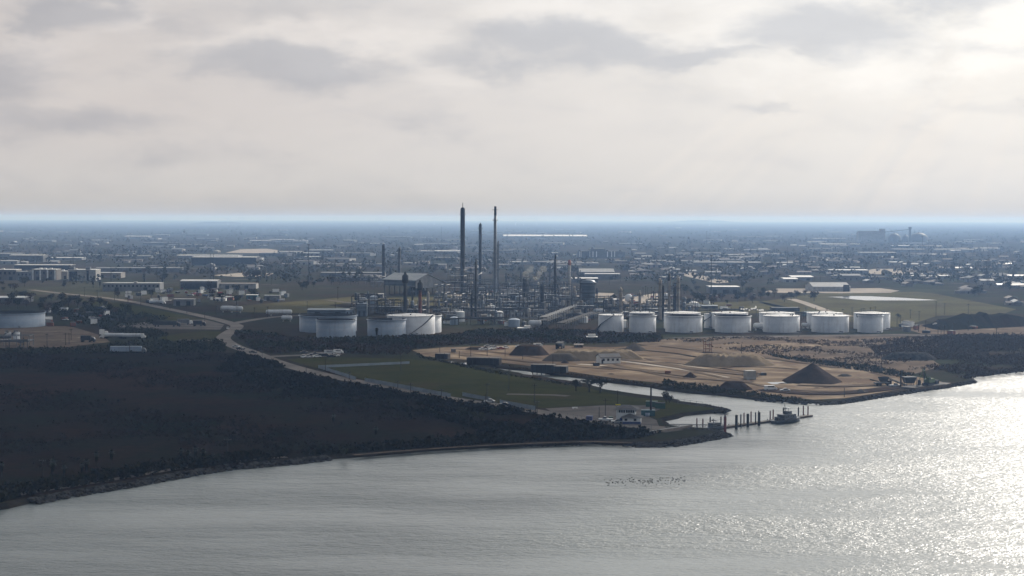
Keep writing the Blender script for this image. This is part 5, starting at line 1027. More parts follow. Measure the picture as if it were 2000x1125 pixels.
for k, (px, yt, yb) in enumerate([(1646, 603, 628), (1664, 600, 628), (1682, 602, 626), (1687, 601, 626), (1700, 600, 628), (1709, 598, 628), (1752, 612, 640), (1758, 618, 643), (1828, 588, 620), (1845, 592, 615), (1891, 593, 614), (1778, 604, 622), (1795, 607, 626), (1808, 625, 650), (1832, 622, 654), (1838, 632, 652), (1844, 635, 655), (1863, 630, 650), (1794, 634, 648), (1946, 640, 664), (1891, 626, 646),
        (1560, 598, 622), (1574, 600, 622), (1593, 600, 625), (1615, 602, 627), (1240, 532, 553), (1330, 560, 590), (1256, 561, 579), (1261, 558, 578), (1265, 561, 580), (1272, 560, 578), (1278, 561, 577), (1212, 536, 551), (1190, 541, 556), (440, 569, 589), (165, 560, 578), (190, 566, 581), (224, 565, 589), (250, 569, 590), (275, 567, 596), (332, 593, 604), (365, 595, 612), (423, 597, 615), (463, 598, 618), (497, 600, 622), (523, 598, 620),
        (600, 588, 606), (655, 590, 612), (735, 588, 612), (710, 578, 600), (660, 560, 585), (530, 528, 556), (1165, 640, 660), (1500, 618, 640), (1480, 560, 575), (1602, 540, 565)]):
    utility_pole('thin pole ' + ('along the airfield road' if 1540 < px < 1720 else 'in the grass beyond the end tank' if px > 1720 else 'in the refinery back yard' if px > 1150 else 'along the main road' if px < 300 else 'by the junction and grey tanks') + ', ' + ordinal(k) + ' of the thin poles', px, yt, yb, True, .2, 'thin poles beyond the tanks')
def mast(label, px, ytop, ybase, head=True, r=.35):
    g = G(px, ybase); h = hgt(px, ytop, ybase); T = thing('light_mast', label, 'mast', g, 0, 'high masts in the town')
    mb = MB(); mb.tube((0, 0, 0), (0, 0, h), r * 1.3, r * .7, 8); mb.build('pole', 'steel_dark', T)
    if head: mb = MB(); mb.lathe([(.4, h - .6), (1.9, h - .3), (1.9, h + .3), (.4, h + .5)], 10, smooth=False); mb.build('lamp_ring', 'steel_dark', T)
for px, yt, yb, hd, lb in [(240.5, 479, 527, True, 'behind the plant office'), (603, 478, 553, True, 'left of the lone refinery column'), (1389, 499, 574, True, 'before the white-roofed works'), (1801, 462, 506, True, 'left of a pair under the grain domes'), (1813.5, 469, 506, True, 'right of a pair under the grain domes'), (1279, 482, 522, False, 'beyond the beige columns'), (1319, 487, 530, False, 'beyond the beige cluster, nearer the white roofs'), (1371, 480, 512, False, 'above the long white roofs'),
        (1538, 482, 520, False, 'right of the long white roofs'), (1702, 480, 506, False, 'under the grain elevator'), (1776, 487, 512, False, 'between elevator and mast pair'), (1900, 487, 508, False, 'at the right horizon yards'), (1850, 485, 505, False, 'near the right horizon yards'), (84, 480, 512, False, 'over the long flat warehouse'), (307, 515, 552, False, 'beside the low column office'), (412, 495, 550, False, 'left of two by the dark warehouse'), (417, 496, 550, False, 'right of two by the dark warehouse'), (217, 520, 550, False, 'behind the plant office end'),
        (143, 495, 530, False, 'over the white flat roofs'), (760, 443, 470, True, 'far behind the lone column'), (862, 443, 478, False, 'far left of the tallest column'), (819, 452, 470, True, 'far behind the coke shed'), (1380, 452, 480, True, 'far in the plain, right of centre'), (655, 505, 550, False, 'over the trees left of the refinery'), (945, 487, 512, False, 'far behind the slim grey column')]:
    mast(('tall mast with lamp ring ' if hd else 'thin tall mast ') + lb, px, yt, yb, hd)
g = G(1929.5, 557); h = hgt(1929.5, 505, 557); T = thing('lattice_tower', 'dark lattice tower over the houses at the right', 'tower', g, .3); mb = MB(); q0, q1 = 1.5, 1.1
for sx, sy in ((-1, -1), (1, -1), (1, 1), (-1, 1)): mb.bar((sx * q0, sy * q0, 0), (sx * q1, sy * q1, h), .35)
nn = 18
for k in range(nn):
    z0, z1 = h * k / nn, h * (k + 1) / nn
    for a_, b_ in (((-1, -1), (1, -1)), ((1, -1), (1, 1)), ((1, 1), (-1, 1)), ((-1, 1), (-1, -1))): mb.bar((a_[0] * q0, a_[1] * q0, z0), (b_[0] * q1, b_[1] * q1, z1), .2)
mb.build('lattice', 'steel_dark', T); mb = MB(); mb.tube((0, 0, h - 1), (0, 0, h + 3), .25, n=6); mb.bar((-1.5, -1.5, h - .1), (1.5, 1.5, h - .1), .3); mb.build('antenna', 'steel_dark', T)
g = G(502, 560); h = hgt(502, 530, 560); T = thing('billboard', 'dark billboard on a single post left of the refinery', 'billboard', g, R(10)); mb = MB(); mb.tube((0, 0, 0), (0, 0, h - 3), .45, n=8); mb.build('post', 'steel_dark', T); mb = MB(); mb.box(-4, 4, -.3, .3, h - 4, h); mb.build('panel', 'steel_dark', T)

# ---- fences
def screen_fence(label, px0, px1, h=1.75):
    a, b = G(*px0), G(*px1); L = (b - a).length; T = thing('screen_fence', label, 'fence', a, math.atan2(b.y - a.y, b.x - a.x), 'cloth screen fences round the grass field')
    n = max(2, int(L / 3)); mb = MB(); vs = []; fs = []
    for k in range(n + 1):
        for j in range(3):
            vs.append((L * k / n, (.08 * math.sin(k * 2.1 + j)), .15 + (h - .15) * j / 2)); vs.append((L * k / n, .03 + .08 * math.sin(k * 2.1 + j), .15 + (h - .15) * j / 2))
        if k:
            for j in range(2):
                p = 6 * (k - 1) + 2 * j; q = 6 * k + 2 * j; fs += [(p, q, q + 2, p + 2), (p + 1, p + 3, q + 3, q + 1)]
    mb.add(vs, fs); mb.build('screen', 'fabric', T)
    for k in range(n + 1): mb = MB(); mb.tube((L * k / n, .16, 0), (L * k / n, .16, h + .1), .045, n=6); mb.build('post', 'steel_grey', T)
for a in (('screen fence from the field corner towards the first gap', (622, 719.5), (695, 743)), ('longest screen fence along the road before the grass field', (712, 745), (880, 776.5)), ('short screen fence left of the silver car', (903, 774), (957, 784)), ('screen fence behind the black car', (976, 789), (1046, 802)), ('faint screen fence along the back of the grass field', (622, 719), (800, 711), 1.4)): screen_fence(*a)
def wire_fence(label, pts, h=1.9):
    P = [G(*p) for p in pts]; T = thing('wire_fence', label, 'fence', P[0], 0, 'wire fences'); posts = []; rails = MB()
    for a, b in zip(P, P[1:]):
        a = a - P[0]; b = b - P[0]; n = max(1, int((b - a).length / 3.2)); a.z = b.z = 0
        for k in range(n + (1 if b == P[-1] - P[0] else 0)): q = a.lerp(b, k / n); posts.append(q)
        for z in (.5, 1.2, h): rails.tube(a + Vector((0, 0, z)), b + Vector((0, 0, z)), .035, n=4)
    rails.build('wires', 'steel_grey', T)
    for q in posts: m_ = MB(); m_.tube(q, q + Vector((0, 0, h + .1)), .06, n=6); m_.build('post', 'steel_grey', T)
wire_fence('wire fence between the road and the dark bank below the lookout', [(1075, 811), (1120, 819), (1160, 829), (1230, 837), (1272, 840)]); wire_fence('wire fence posts by the bush on the point', [(1324, 790), (1348, 793), (1360, 794.5), (1373, 797)], 2.2)

# ---- pier: gangway, floating dock, piles, boats
def on(px, py): return G(px, py, 0)
a, b = G(1300, 836), on(1402, 838); T = thing('gangway', 'truss gangway sloping from the point to the floating dock', 'gangway', (a.x, a.y, GZ + .1), math.atan2(b.y - a.y, b.x - a.x)); L = (b - a).length; mb = MB()
for y in (-.7, .7):
    mb.bar((0, y, .1), (L, y, -.9), .14); mb.bar((0, y, 1.3), (L, y, .3), .12)
    n = 16
    for k in range(n): x0, x1 = L * k / n, L * (k + 1) / n; z0, z1 = .1 - k / n, .1 - (k + 1) / n; mb.bar((x0, y, z0), (x0, y, z0 + 1.2), .09); mb.bar((x0, y, z0), (x1, y, z1 + 1.2), .08)
for k in range(17): mb.bar((L * k / 16, -.7, .1 - k / 16), (L * k / 16, .7, .1 - k / 16), .1)
mb.build('truss', 'steel_grey', T); mb = MB(); mb.add([(0, -.65, .17), (L, -.65, -.83), (L, .65, -.83), (0, .65, .17)], [(0, 1, 2, 3)]); mb.build('walkway', 'steel_dark', T)
a, b = on(1398, 838.5), on(1583, 813.5); L = (b - a).length; DA = math.atan2(b.y - a.y, b.x - a.x); T = thing('floating_dock', 'long low floating dock between the piles', 'dock', (a.x, a.y, 0), DA)
n = int(L / 6)
for k in range(n): mb = MB(); mb.box(L * k / n + .04, L * (k + 1) / n - .04, -1.1, 1.1, -.3, .55); mb.build('float', 'hull_dark', T); mb = MB(); mb.box(L * k / n + .02, L * (k + 1) / n - .02, -1.2, 1.2, .553, .68); mb.build('deck', 'wood_pale', T)
for k in range(10): mb = MB(); x = L * (k + .5) / 10; mb.tube((x, .9, .68), (x, .9, 1.15), .12, n=8); mb.build('bollard', 'steel_dark', T)
def mooring_pile(label, px, ytop, ybase, r, m, cone=True, group='mooring piles of the floating dock'):
    g = on(px, ybase); h = hgt(px, ytop, ybase) * 77 / 75 + GZ * .3; T = thing('mooring_pile', label, 'pile', (g.x, g.y, 0), 0, group)
    mb = MB(); mb.lathe([(r, -3), (r, h - r * 2.2 if cone else h), (r * .98, h - r * 2.0 if cone else h)], 14); mb.build('shaft', m, T)
    mb = MB(); mb.lathe([(r * 1.12, h - r * 2.1), (r * .5, h - r), (.02, h)] if cone else [(r * 1.0, h + .003), (r * .8, h + .15), (.02, h + .2)], 14); mb.build('cap', m if cone else 'pile_black', T)
for px, yt, yb, r, m_, lb in [(1361, 817.5, 833, .22, 'pile_red', 'dark red pile nearest the gangway foot'), (1372.7, 818.5, 837, .24, 'pile_red', 'dark red pile left of the small boat'), (1387, 815, 833, .24, 'pile_black', 'black pile behind the small boat bow'), (1408, 814.5, 832, .24, 'pile_black', 'black pile behind the small boat stern'), (1416, 816, 846, .5, 'pile_red', 'fat red dolphin at the dock beginning'), (1438.2, 813.5, 838, .5, 'pile_black', 'fat flat-topped black dolphin next to the red one'),
        (1446.8, 810, 834, .24, 'pile_black', 'thin black pile between two fat dolphins, left'), (1453, 807, 831, .24, 'pile_red', 'thin red pile between two fat dolphins, right'), (1460.5, 811, 834, .5, 'pile_black', 'second fat flat-topped black dolphin'), (1466.8, 804.5, 828, .24, 'pile_red', 'thin red pile right of the second flat dolphin'), (1475.7, 806, 829, .24, 'pile_black', 'thin black pile left of the third fat dolphin'), (1482.5, 808, 831, .5, 'pile_black', 'third fat black dolphin with a pointed pile in it'),
        (1504.2, 803, 823, .24, 'pile_red', 'left of the red pair before the patrol boat'), (1510, 800.5, 822, .24, 'pile_red', 'right of the red pair before the patrol boat'), (1530, 796.7, 818, .26, 'pile_black', 'black pile behind the patrol boat cabin'), (1559.3, 796.3, 816, .26, 'pile_black', 'black pile behind the patrol boat bow'), (1569, 793.2, 814.5, .24, 'pile_red', 'left of the last red pair at the dock end'), (1578, 794, 814.5, .24, 'pile_red', 'right of the last red pair at the dock end')]:
    mooring_pile(lb, px, yt, yb, r, m_, r < .4)
mooring_pile('pointed pile standing out of the third fat dolphin', 1481.7, 803.5, 830.5, .2, 'pile_black'); mooring_pile('pointed red pile standing out of the red dolphin', 1415.9, 810.8, 845.5, .22, 'pile_red')
def boat(label, px0, px1, yb, hull_h, big):
    a, b = on(px0, yb), on(px1, yb - (px1 - px0) * .10); L = (b - a).length; T = thing('patrol_boat', label, 'boat', ((a.x + b.x) / 2, (a.y + b.y) / 2, 0), math.atan2(b.y - a.y, b.x - a.x), 'boats at the floating dock')
    mb = MB(); st = [(-.5, .20, .62), (-.3, .23, .66), (0, .235, .75), (.25, .20, .9), (.4, .11, 1.0), (.5, .012, 1.12)]; vs = []; fs = []
    for x, w_, z in st: vs += [(x * L, -w_ * L * .75, z * hull_h), (x * L * (1.0 if x < .3 else .96), -w_ * L * .55, .25 * hull_h), (x * L * (1.0 if x < .3 else .93), 0, -.5), (x * L * (1.0 if x < .3 else .96), w_ * L * .55, .25 * hull_h), (x * L, w_ * L * .75, z * hull_h)]
    for i in range(len(st) - 1):
        for k in range(4): fs.append((5 * i + k, 5 * i + 5 + k, 5 * i + 6 + k, 5 * i + 1 + k))
        fs.append((5 * i + 4, 5 * i + 9, 5 * i + 5, 5 * i))
    fs.append((0, 1, 2, 3, 4)); mb.add(vs, [tuple(reversed(f)) for f in fs]); mb.build('hull', 'hull_grey', T)
    c0, c1, cw, z0, z1 = (-.22 * L, .26 * L, .13 * L, hull_h * .68, hull_h * .68 + (1.9 if big else 1.5))
    mb = MB(); mb.prism([(c0, z0 - .3), (c1, z0 - .1), (c1 - .06 * L, z1), (c0, z1)], 'y', -cw, cw); mb.build('cabin', 'hull_grey', T)
    mb = MB(); zz = z1 + .002; mb.box(c0 - .4, c1 - .05 * L, -cw - .2, cw + .2, zz, zz + .15); mb.build('cabin_roof', 'steel_grey', T)
    for k in range(4): x = c0 + (c1 - c0) * (.14 + .2 * k); mb = MB(); mb.box(x - .35, x + .35, -cw - .05, -cw - .005, z1 - 1.05, z1 - .35); mb.build('window', 'glass', T)
    if big:
        mb = MB(); mb.box(-.05 * L, .10 * L, -cw * .65, cw * .65, z1 + .16, z1 + 1.25); mb.build('wheelhouse', 'hull_grey', T); mb = MB(); mb.box(-.04 * L, .09 * L, -cw * .65 - .04, -cw * .65 - .005, z1 + .6, z1 + 1.05); mb.build('window', 'glass', T); z1 += 1.2
        mb = MB(); mb.box(-.40 * L, -.32 * L, -.8, .8, hull_h * .65, hull_h * .65 + 1.3); mb.build('engine_box', 'steel_dark', T)
    mb = MB(); mb.tube((-.06 * L, 0, z1), (-.08 * L, 0, z1 + (2.6 if big else 1.6)), .12, n=8); mb.bar((-.13 * L, 0, z1 + 1.2), (-.01 * L, 0, z1 + 1.2), .12); mb.box(-.12 * L, -.04 * L, -.5, .5, z1 + .8, z1 + 1.1); mb.build('mast', 'hull_grey', T)
    mb = MB(); mb.box(.02 * L, .10 * L, -.7, .7, z1 + .9, z1 + 1.15); mb.tube((.06 * L, 0, z1), (.06 * L, 0, z1 + .95), .12, n=8); mb.build('radar', 'white_paint', T)
    mb = MB()
    for k in range(8):
        x = -.48 + .93 * k / 7; i = max(j for j in range(len(st)) if st[j][0] <= x + 1e-6); i = min(i, len(st) - 2); f_ = (x - st[i][0]) / (st[i + 1][0] - st[i][0]); w_ = (st[i][1] + (st[i + 1][1] - st[i][1]) * f_) * .72 * L; z = (st[i][2] + (st[i + 1][2] - st[i][2]) * f_) * hull_h
        p = Vector((x * L, -w_, z)); mb.tube(p - Vector((0, 0, .1)), p + Vector((0, 0, .85)), .04, n=4)
        if k: mb.tube(pp + Vector((0, 0, .82)), p + Vector((0, 0, .82)), .04, n=4)
        pp = p
    mb.build('railing', 'steel_grey', T)
boat('larger grey patrol boat with wheelhouse and masts at the dock end', 1510, 1563, 827.5, 1.65, True); boat('smaller grey boat tied beside the gangway foot', 1377, 1414, 841.5, 1.5, False)
a, b = G(1270, 847), G(1352, 834); T = thing('boat_ramp_wall', 'pale concrete retaining wall along the point', 'wall', a, math.atan2(b.y - a.y, b.x - a.x)); L = (b - a).length; mb = MB(); mb.box(0, L, 0, .8, -.2, .7); mb.build('body', 'wood_pale', T); mb = MB(); mb.box(-.05, L + .05, -.06, .86, .703, .85); mb.build('coping', 'concrete', T)
# ================================================================== VEGETATION
def noise2(x, y, s):
    return (math.sin(x * s + 1.7) * math.cos(y * s * 1.3 + .4) + .6 * math.sin(x * s * 2.3 + y * s * 1.9 + 2) + .4 * math.cos(x * s * 4.1 - y * s * 3.3)) / 2
def leaf_cards(centres, radii, per, size, seed=1, flat=1.0):
    """quads scattered through ellipsoids: centres (n,3), radii (n,3)"""
    r = np.random.default_rng(seed); n = len(centres); N = n * per
    c = np.repeat(np.asarray(centres, float), per, 0); rad = np.repeat(np.asarray(radii, float), per, 0)
    d = r.normal(size=(N, 3)); d /= np.linalg.norm(d, axis=1, keepdims=True); q = r.uniform(.35, 1.0, (N, 1)) ** .6
    p = c + d * rad * q
    u = r.normal(size=(N, 3)); u /= np.linalg.norm(u, axis=1, keepdims=True); v = np.cross(u, r.normal(size=(N, 3))); v /= np.linalg.norm(v, axis=1, keepdims=True)
    sz = np.asarray(size, float); sz = (np.repeat(sz, per) if sz.ndim else np.full(N, sz)) * r.uniform(.6, 1.3, N); u *= sz[:, None]; v *= sz[:, None] * .7
    V = np.stack([p - u - v, p + u - v * .6, p + u * .8 + v, p - u * .7 + v * .8], 1).reshape(-1, 3)
    return V
def quads_mesh(name, V, m):
    me = bpy.data.meshes.new(name); n = len(V); me.vertices.add(n); me.vertices.foreach_set('co', np.ascontiguousarray(V, np.float32).ravel())
    me.loops.add(n); me.loops.foreach_set('vertex_index', np.arange(n, dtype=np.int32)); k = n // 4
    me.polygons.add(k); me.polygons.foreach_set('loop_start', np.arange(0, n, 4, dtype=np.int32)); me.polygons.foreach_set('loop_total', np.full(k, 4, np.int32))
    me.update(calc_edges=True); me.validate(); me.materials.append(MATS[m]); return me
def mesh_obj(name, me, parent=None):
    o = bpy.data.objects.new(name, me); COL.objects.link(o)
    if parent is not None: o.parent = parent
    return o
def scatter(poly_px, n, dens=None, px=True):
    P = [G(*p) for p in poly_px]; poly = [(p.x, p.y) for p in P]
    x0, x1 = min(p[0] for p in poly), max(p[0] for p in poly); y0, y1 = min(p[1] for p in poly), max(p[1] for p in poly); out = []; tries = 0
    while len(out) < n and tries < n * 60:
        tries += 1; x, y = random.uniform(x0, x1), random.uniform(y0, y1)
        if inpoly(x, y, poly) and (dens is None or random.random() < dens(x, y)): out.append((x, y))
    return out
def scrub(name, label, polys, hmin, hmax, m, per=9, card=.55, wide=1.1, seed=3, dens=None):
    cs, rs, sz = [], [], []
    for poly, n in polys:
        for x, y in scatter(poly, n, dens):
            h = random.uniform(hmin, hmax); w_ = h * random.uniform(.6, 1.2) * wide
            cs.append((x, y, GZ + h * .45)); rs.append((w_ * .5, w_ * .5, h * .5)); sz.append(card * h * .5)
    o = mesh_obj(name, quads_mesh(name, leaf_cards(cs, rs, per, sz, seed), m)); return tag(o, label, 'scrub', kind='stuff')
MARSH = [(-100, 995), (0, 968), (120, 950), (330, 915), (560, 888), (690, 880), (900, 866), (1020, 860), (1100, 857), (1050, 830), (1000, 812), (880, 790), (750, 766), (600, 738), (520, 712), (470, 695), (300, 690), (0, 692), (-150, 700)]
mx = lambda s, lo: (lambda x, y: max(0.0, min(1.0, (noise2(x, y, s) - lo) * 2.5)))
scrub('scrub', 'dark low scrub scattered over the near marsh', [(MARSH, 6500)], .3, 1.3, 'leaf_marsh', 8, .55, 1.7, 3, mx(.028, -.1))
scrub('scrub', 'dark thicket between the marsh and the waterfront road', [([(470, 690), (520, 706), (600, 732), (760, 765), (880, 786), (1000, 803), (1050, 812), (1090, 824), (1070, 850), (960, 850), (840, 812), (700, 790), (560, 768), (420, 728)], 4200)], .6, 2.6, 'leaf_scrub', 9, .5, 1.4, 4, mx(.05, -.3))
scrub('scrub', 'dark shoreline thicket below the lookout and along the beach', [([(560, 892), (700, 877), (860, 860), (1000, 850), (1060, 816), (1160, 833), (1240, 842), (1300, 846), (1240, 858), (1100, 861), (960, 868), (760, 880)], 1200), ([(-60, 992), (120, 958), (330, 922), (560, 896), (560, 884), (330, 906), (120, 938), (-60, 965)], 700)], .6, 2.8, 'leaf_scrub', 9, .5, 1.2, 5)
scrub('scrub', 'dark brush belt in front of the grey and white tanks', [([(455, 648), (520, 655), (600, 664), (700, 664), (790, 660), (870, 657), (960, 645), (1100, 647), (1290, 655), (1290, 668), (1180, 672), (1000, 671), (870, 676), (805, 682), (800, 694), (690, 692), (600, 684), (540, 692), (500, 684), (470, 664)], 4200)], .6, 2.4, 'leaf_brown', 9, .5, 1.3, 6)
scrub('scrub', 'darker green clumps through the brush belt before the tanks', [([(455, 648), (520, 655), (600, 664), (700, 664), (790, 660), (870, 657), (960, 645), (1100, 647), (1290, 655), (1290, 666), (1180, 670), (1000, 669), (870, 674), (800, 690), (690, 690), (600, 684), (540, 692), (500, 684), (470, 664)], 3000)], .9, 3.2, 'leaf_dark', 9, .5, 1.3, 16, mx(.04, -.1))
scrub('scrub', 'olive brush thickening at the right of the sand yard', [([(1760, 662), (1860, 655), (2010, 652), (2010, 718), (1930, 728), (1870, 733), (1850, 728), (1790, 712), (1720, 700), (1700, 680)], 5200)], .4, 1.9, 'leaf_brown', 9, .5, 1.4, 7, mx(.03, -.55)) 
scrub('scrub', 'brown dry brush strips across the back of the yard', [([(1290, 664), (1420, 659), (1560, 657), (1760, 659), (1790, 690), (1840, 722), (1800, 735), (1700, 720), (1610, 708), (1520, 696), (1420, 683)], 3400)], .3, 1.1, 'leaf_brown', 8, .55, 1.9, 8, mx(.045, -.2))
scrub('scrub', 'green-black hedge strip behind the huge gravel cone', [([(1500, 693), (1600, 706), (1700, 716), (1790, 733), (1760, 738), (1680, 724), (1600, 714), (1520, 700)], 800)], .6, 1.7, 'leaf_dark', 9, .5, 1.3, 9)
scrub('scrub', 'dark vegetation along both canal banks', [([(812, 690), (850, 702), (920, 716), (960, 724), (1000, 732), (1090, 747), (1140, 755), (1130, 757), (1060, 746), (960, 730), (880, 712), (820, 700)], 380)], .4, 1.3, 'leaf_dark', 9, .5, 1.3, 10)
scrub('scrub', 'low dark growth on the far canal bank under the wharf', [([(968, 713), (1050, 722), (1110, 730), (1180, 740), (1290, 752), (1300, 757), (1190, 744), (1090, 731), (1000, 720)], 300)], .4, 1.2, 'leaf_brown', 9, .5, 1.4, 20)
scrub('scrub', 'black-green hedge on the canal bank right of the wharf', [([(1298, 742), (1318, 748), (1400, 757), (1480, 768), (1530, 777), (1590, 784), (1530, 781), (1430, 771), (1330, 762), (1290, 756)], 700)], .4, 1.5, 'leaf_dark', 9, .5, 1.2, 10)
scrub('scrub', 'dark bank growth along the far spit', [([(1870, 738), (1930, 729), (2010, 718), (2010, 726), (1930, 734), (1890, 741)], 200)], .6, 2.0, 'leaf_brown', 8, .5, 1.3, 11)
scrub('scrub', 'dark undergrowth round the lorry yard', [([(90, 606), (230, 606), (330, 622), (300, 634), (220, 640), (150, 634)], 700), ([(-10, 684), (140, 682), (300, 668), (440, 668), (440, 690), (-10, 694)], 700), ([(190, 640), (300, 645), (330, 655), (290, 664), (230, 652)], 260)], 1.0, 3.0, 'leaf_dark', 8, .5, 1.3, 12)

# ---- tree kinds
def trunk_bm(h, r, limbs, seed):
    rr = random.Random(seed); mb = MB(); mb.tube((0, 0, -.3), (0, 0, h * .45), r, r * .75, 7)
    for k in range(limbs):
        a = 2 * math.pi * k / limbs + rr.uniform(-.4, .4); mb.tube((0, 0, h * .38), (math.cos(a) * h * .22, math.sin(a) * h * .22, h * .72), r * .6, r * .25, 6)
    return mb
def make_tree(name, label, h, w_, seed, m, lumps=9, per=26, group=None, bare=False):
    rr = random.Random(seed); T = thing(name, label, 'tree', (0, -500, -50), 0, group); cs, rs = [], []
    for k in range(lumps):
        a = rr.uniform(0, 6.28); q = rr.uniform(.0, .62) * w_ / 2; z = h * rr.uniform(.42, .82); rad = w_ * rr.uniform(.16, .30)
        cs.append((q * math.cos(a), q * math.sin(a), z)); rs.append((rad, rad, rad * rr.uniform(.6, .9)))
    mesh_obj('crown', quads_mesh('crown', leaf_cards(cs, rs, per, w_ * .045, seed), m), T)
    trunk_bm(h, h * .032, 4, seed).build('trunk', 'bark', T); return T
def make_oak(name, label, h, w_, seed):
    """winter oak: dark branch fans with thin leaves"""
    rr = random.Random(seed); T = thing(name, label, 'tree', (0, -500, -50), 0, 'dark oaks by the canal'); mb = MB(); tips = []
    def grow(p, d, L, r, lv):
        q = p + d * L; mb.tube(p, q, r, r * .62, 5 if lv < 3 else 4, cap=False)
        if lv > 0: tips.append(q)
        if lv == 4: return
        for k in range(3 if lv < 3 else 2):
            nd = (d + Vector((rr.uniform(-1, 1), rr.uniform(-1, 1), rr.uniform(-.25, .55))) * .85).normalized(); grow(q, nd, L * rr.uniform(.6, .82), r * .6, lv + 1)
    grow(Vector((0, 0, -.2)), Vector((.05, 0, 1)), h * .26, h * .035, 0)
    k = w_ / (2 * max(max(abs(t.x), abs(t.y)) for t in tips)); zt = h / max(t.z for t in tips)
    mb.v = [(x * k, y * k, z * zt) for x, y, z in mb.v]; mb.build('trunk', 'bark', T)
    cs = [(t.x * k, t.y * k, t.z * zt) for t in tips]; mesh_obj('crown', quads_mesh('crown', leaf_cards(cs, [(h * .12, h * .12, h * .09)] * len(cs), 12, h * .030, seed), 'leaf_dark'), T); return T
def make_palm(name, label, h, seed):
    rr = random.Random(seed); T = thing(name, label, 'palm', (0, -500, -50), 0, 'fan palms on the dark shore'); mb = MB(); mb.tube((0, 0, -.3), (.12, .05, h * .72), .26, .2, 8); mb.build('trunk', 'bark', T)
    V = []
    for k in range(64):
        a = rr.uniform(0, 6.28); e = rr.uniform(-.9, 1.2); L = rr.uniform(1.3, 2.1); c = Vector((.12, .05, h * .78)); d = Vector((math.cos(a) * math.cos(e), math.sin(a) * math.cos(e), math.sin(e))); s_ = Vector((-math.sin(a), math.cos(a), 0)) * rr.uniform(.28, .5)
        m1 = c + d * L * .55; tip = c + d * L + Vector((0, 0, -.35)); V += [c, m1 - s_, tip, m1 + s_]
    mesh_obj('crown', quads_mesh('crown', np.array([tuple(v) for v in V]), 'palm_leaf'), T)
    V = []
    for k in range(46):
        a = rr.uniform(0, 6.28); z = h * rr.uniform(.42, .74); q = rr.uniform(.3, .75); p = Vector((.1 + q * math.cos(a), q * math.sin(a), z)); s_ = Vector((-math.sin(a), math.cos(a), 0)) * .3; V += [p - s_, p + s_, p + s_ * .6 - Vector((q * .2 * math.cos(a), q * .2 * math.sin(a), 1.2)), p - s_ * .6 - Vector((0, 0, 1.3))]
    mesh_obj('dead_fronds', quads_mesh('dead_fronds', np.array([tuple(v) for v in V]), 'leaf_scrub'), T); return T
PLACED = {}
def put(proto, px, py, h, h0, label, group=None, rz=None, xy=None):
    g = G(px, py) if xy is None else Vector((xy[0], xy[1], GZ)); s = h / h0
    if not PLACED.get(proto.name):
        PLACED[proto.name] = True; proto.location = g; proto.rotation_euler.z = rz or random.uniform(0, 6); proto.scale = (s,) * 3; proto['label'] = label
        if group: proto['group'] = group
        return proto
    return dup(proto, g, random.uniform(0, 6.28) if rz is None else rz, label, group, s)
palms = [make_palm('fan_palm', 'fan palm', 8.0, 31), make_palm('fan_palm', 'fan palm', 8.0, 32)]
for i, (px, yt, yb, lb) in enumerate([(3, 898, 932, 'fan palm at the very edge of the photo'), (103, 893, 934, 'tall dark fan palm right of the shore pole'), (126, 908, 936, 'short dark fan palm between two taller ones on the shore'), (160, 903, 931, 'stout fan palm, left of a close pair on the shore'), (169, 893, 930, 'fan palm, right of a close pair on the shore'), (189, 879, 912, 'fan palm with a full head before the red-brown patch'), (218, 875, 908, 'slim fan palm standing out against the red-brown patch'), (354, 872, 905, 'fan palm left of the shore trio'), (367, 886, 905, 'short fan palm in the shore trio'), (382, 868, 903, 'tallest fan palm of the shore trio'), (397, 873, 905, 'fan palm right of the shore trio'),
        (651, 806, 832, 'lone fan palm in the marsh below the fence gap'), (734, 832, 856, 'lone fan palm nearer the beach'), (735.5, 639, 661, 'fan palm standing before the blue-grey tank'), (182, 541, 562, 'fan palm left of the low column office'), (195, 545, 563, 'fan palm right beside the low column office'), (317, 540, 557, 'fan palm left of the grey-roofed shed'), (282, 537, 556, 'thin fan palm behind the low column office')]):
    put(palms[i % 2], px, yb, max(4.5, hgt(px, yt, yb)), 8.0, lb, 'fan palms')
oaks = [make_oak('oak_tree', 'oak', 8, 10, s) for s in (41, 44, 47)]
for k, (px, yt, yb, lb) in enumerate([(1172, 741, 768, 'spreading open-branched oak leaning over the canal'), (1151, 741, 766, 'dark oak in the middle of the three by the canal'), (1125, 742, 764, 'rounder oak, left of the three by the canal')]): put(oaks[k], px, yb, hgt(px, yt, yb), 8, lb, 'dark oaks by the canal')
T1 = make_tree('broadleaf_tree', 'tree', 9, 9, 51, 'leaf_dark', 11, 34); T2 = make_tree('broadleaf_tree', 'tree', 9, 11, 52, 'leaf_olive', 12, 34); T3 = make_tree('broadleaf_tree', 'tree', 9, 7.5, 53, 'leaf_dark', 9, 34); T4 = make_tree('broadleaf_tree', 'tree', 9, 10, 54, 'leaf_brown', 10, 22); KINDS_ = [T1, T2, T3, T4]
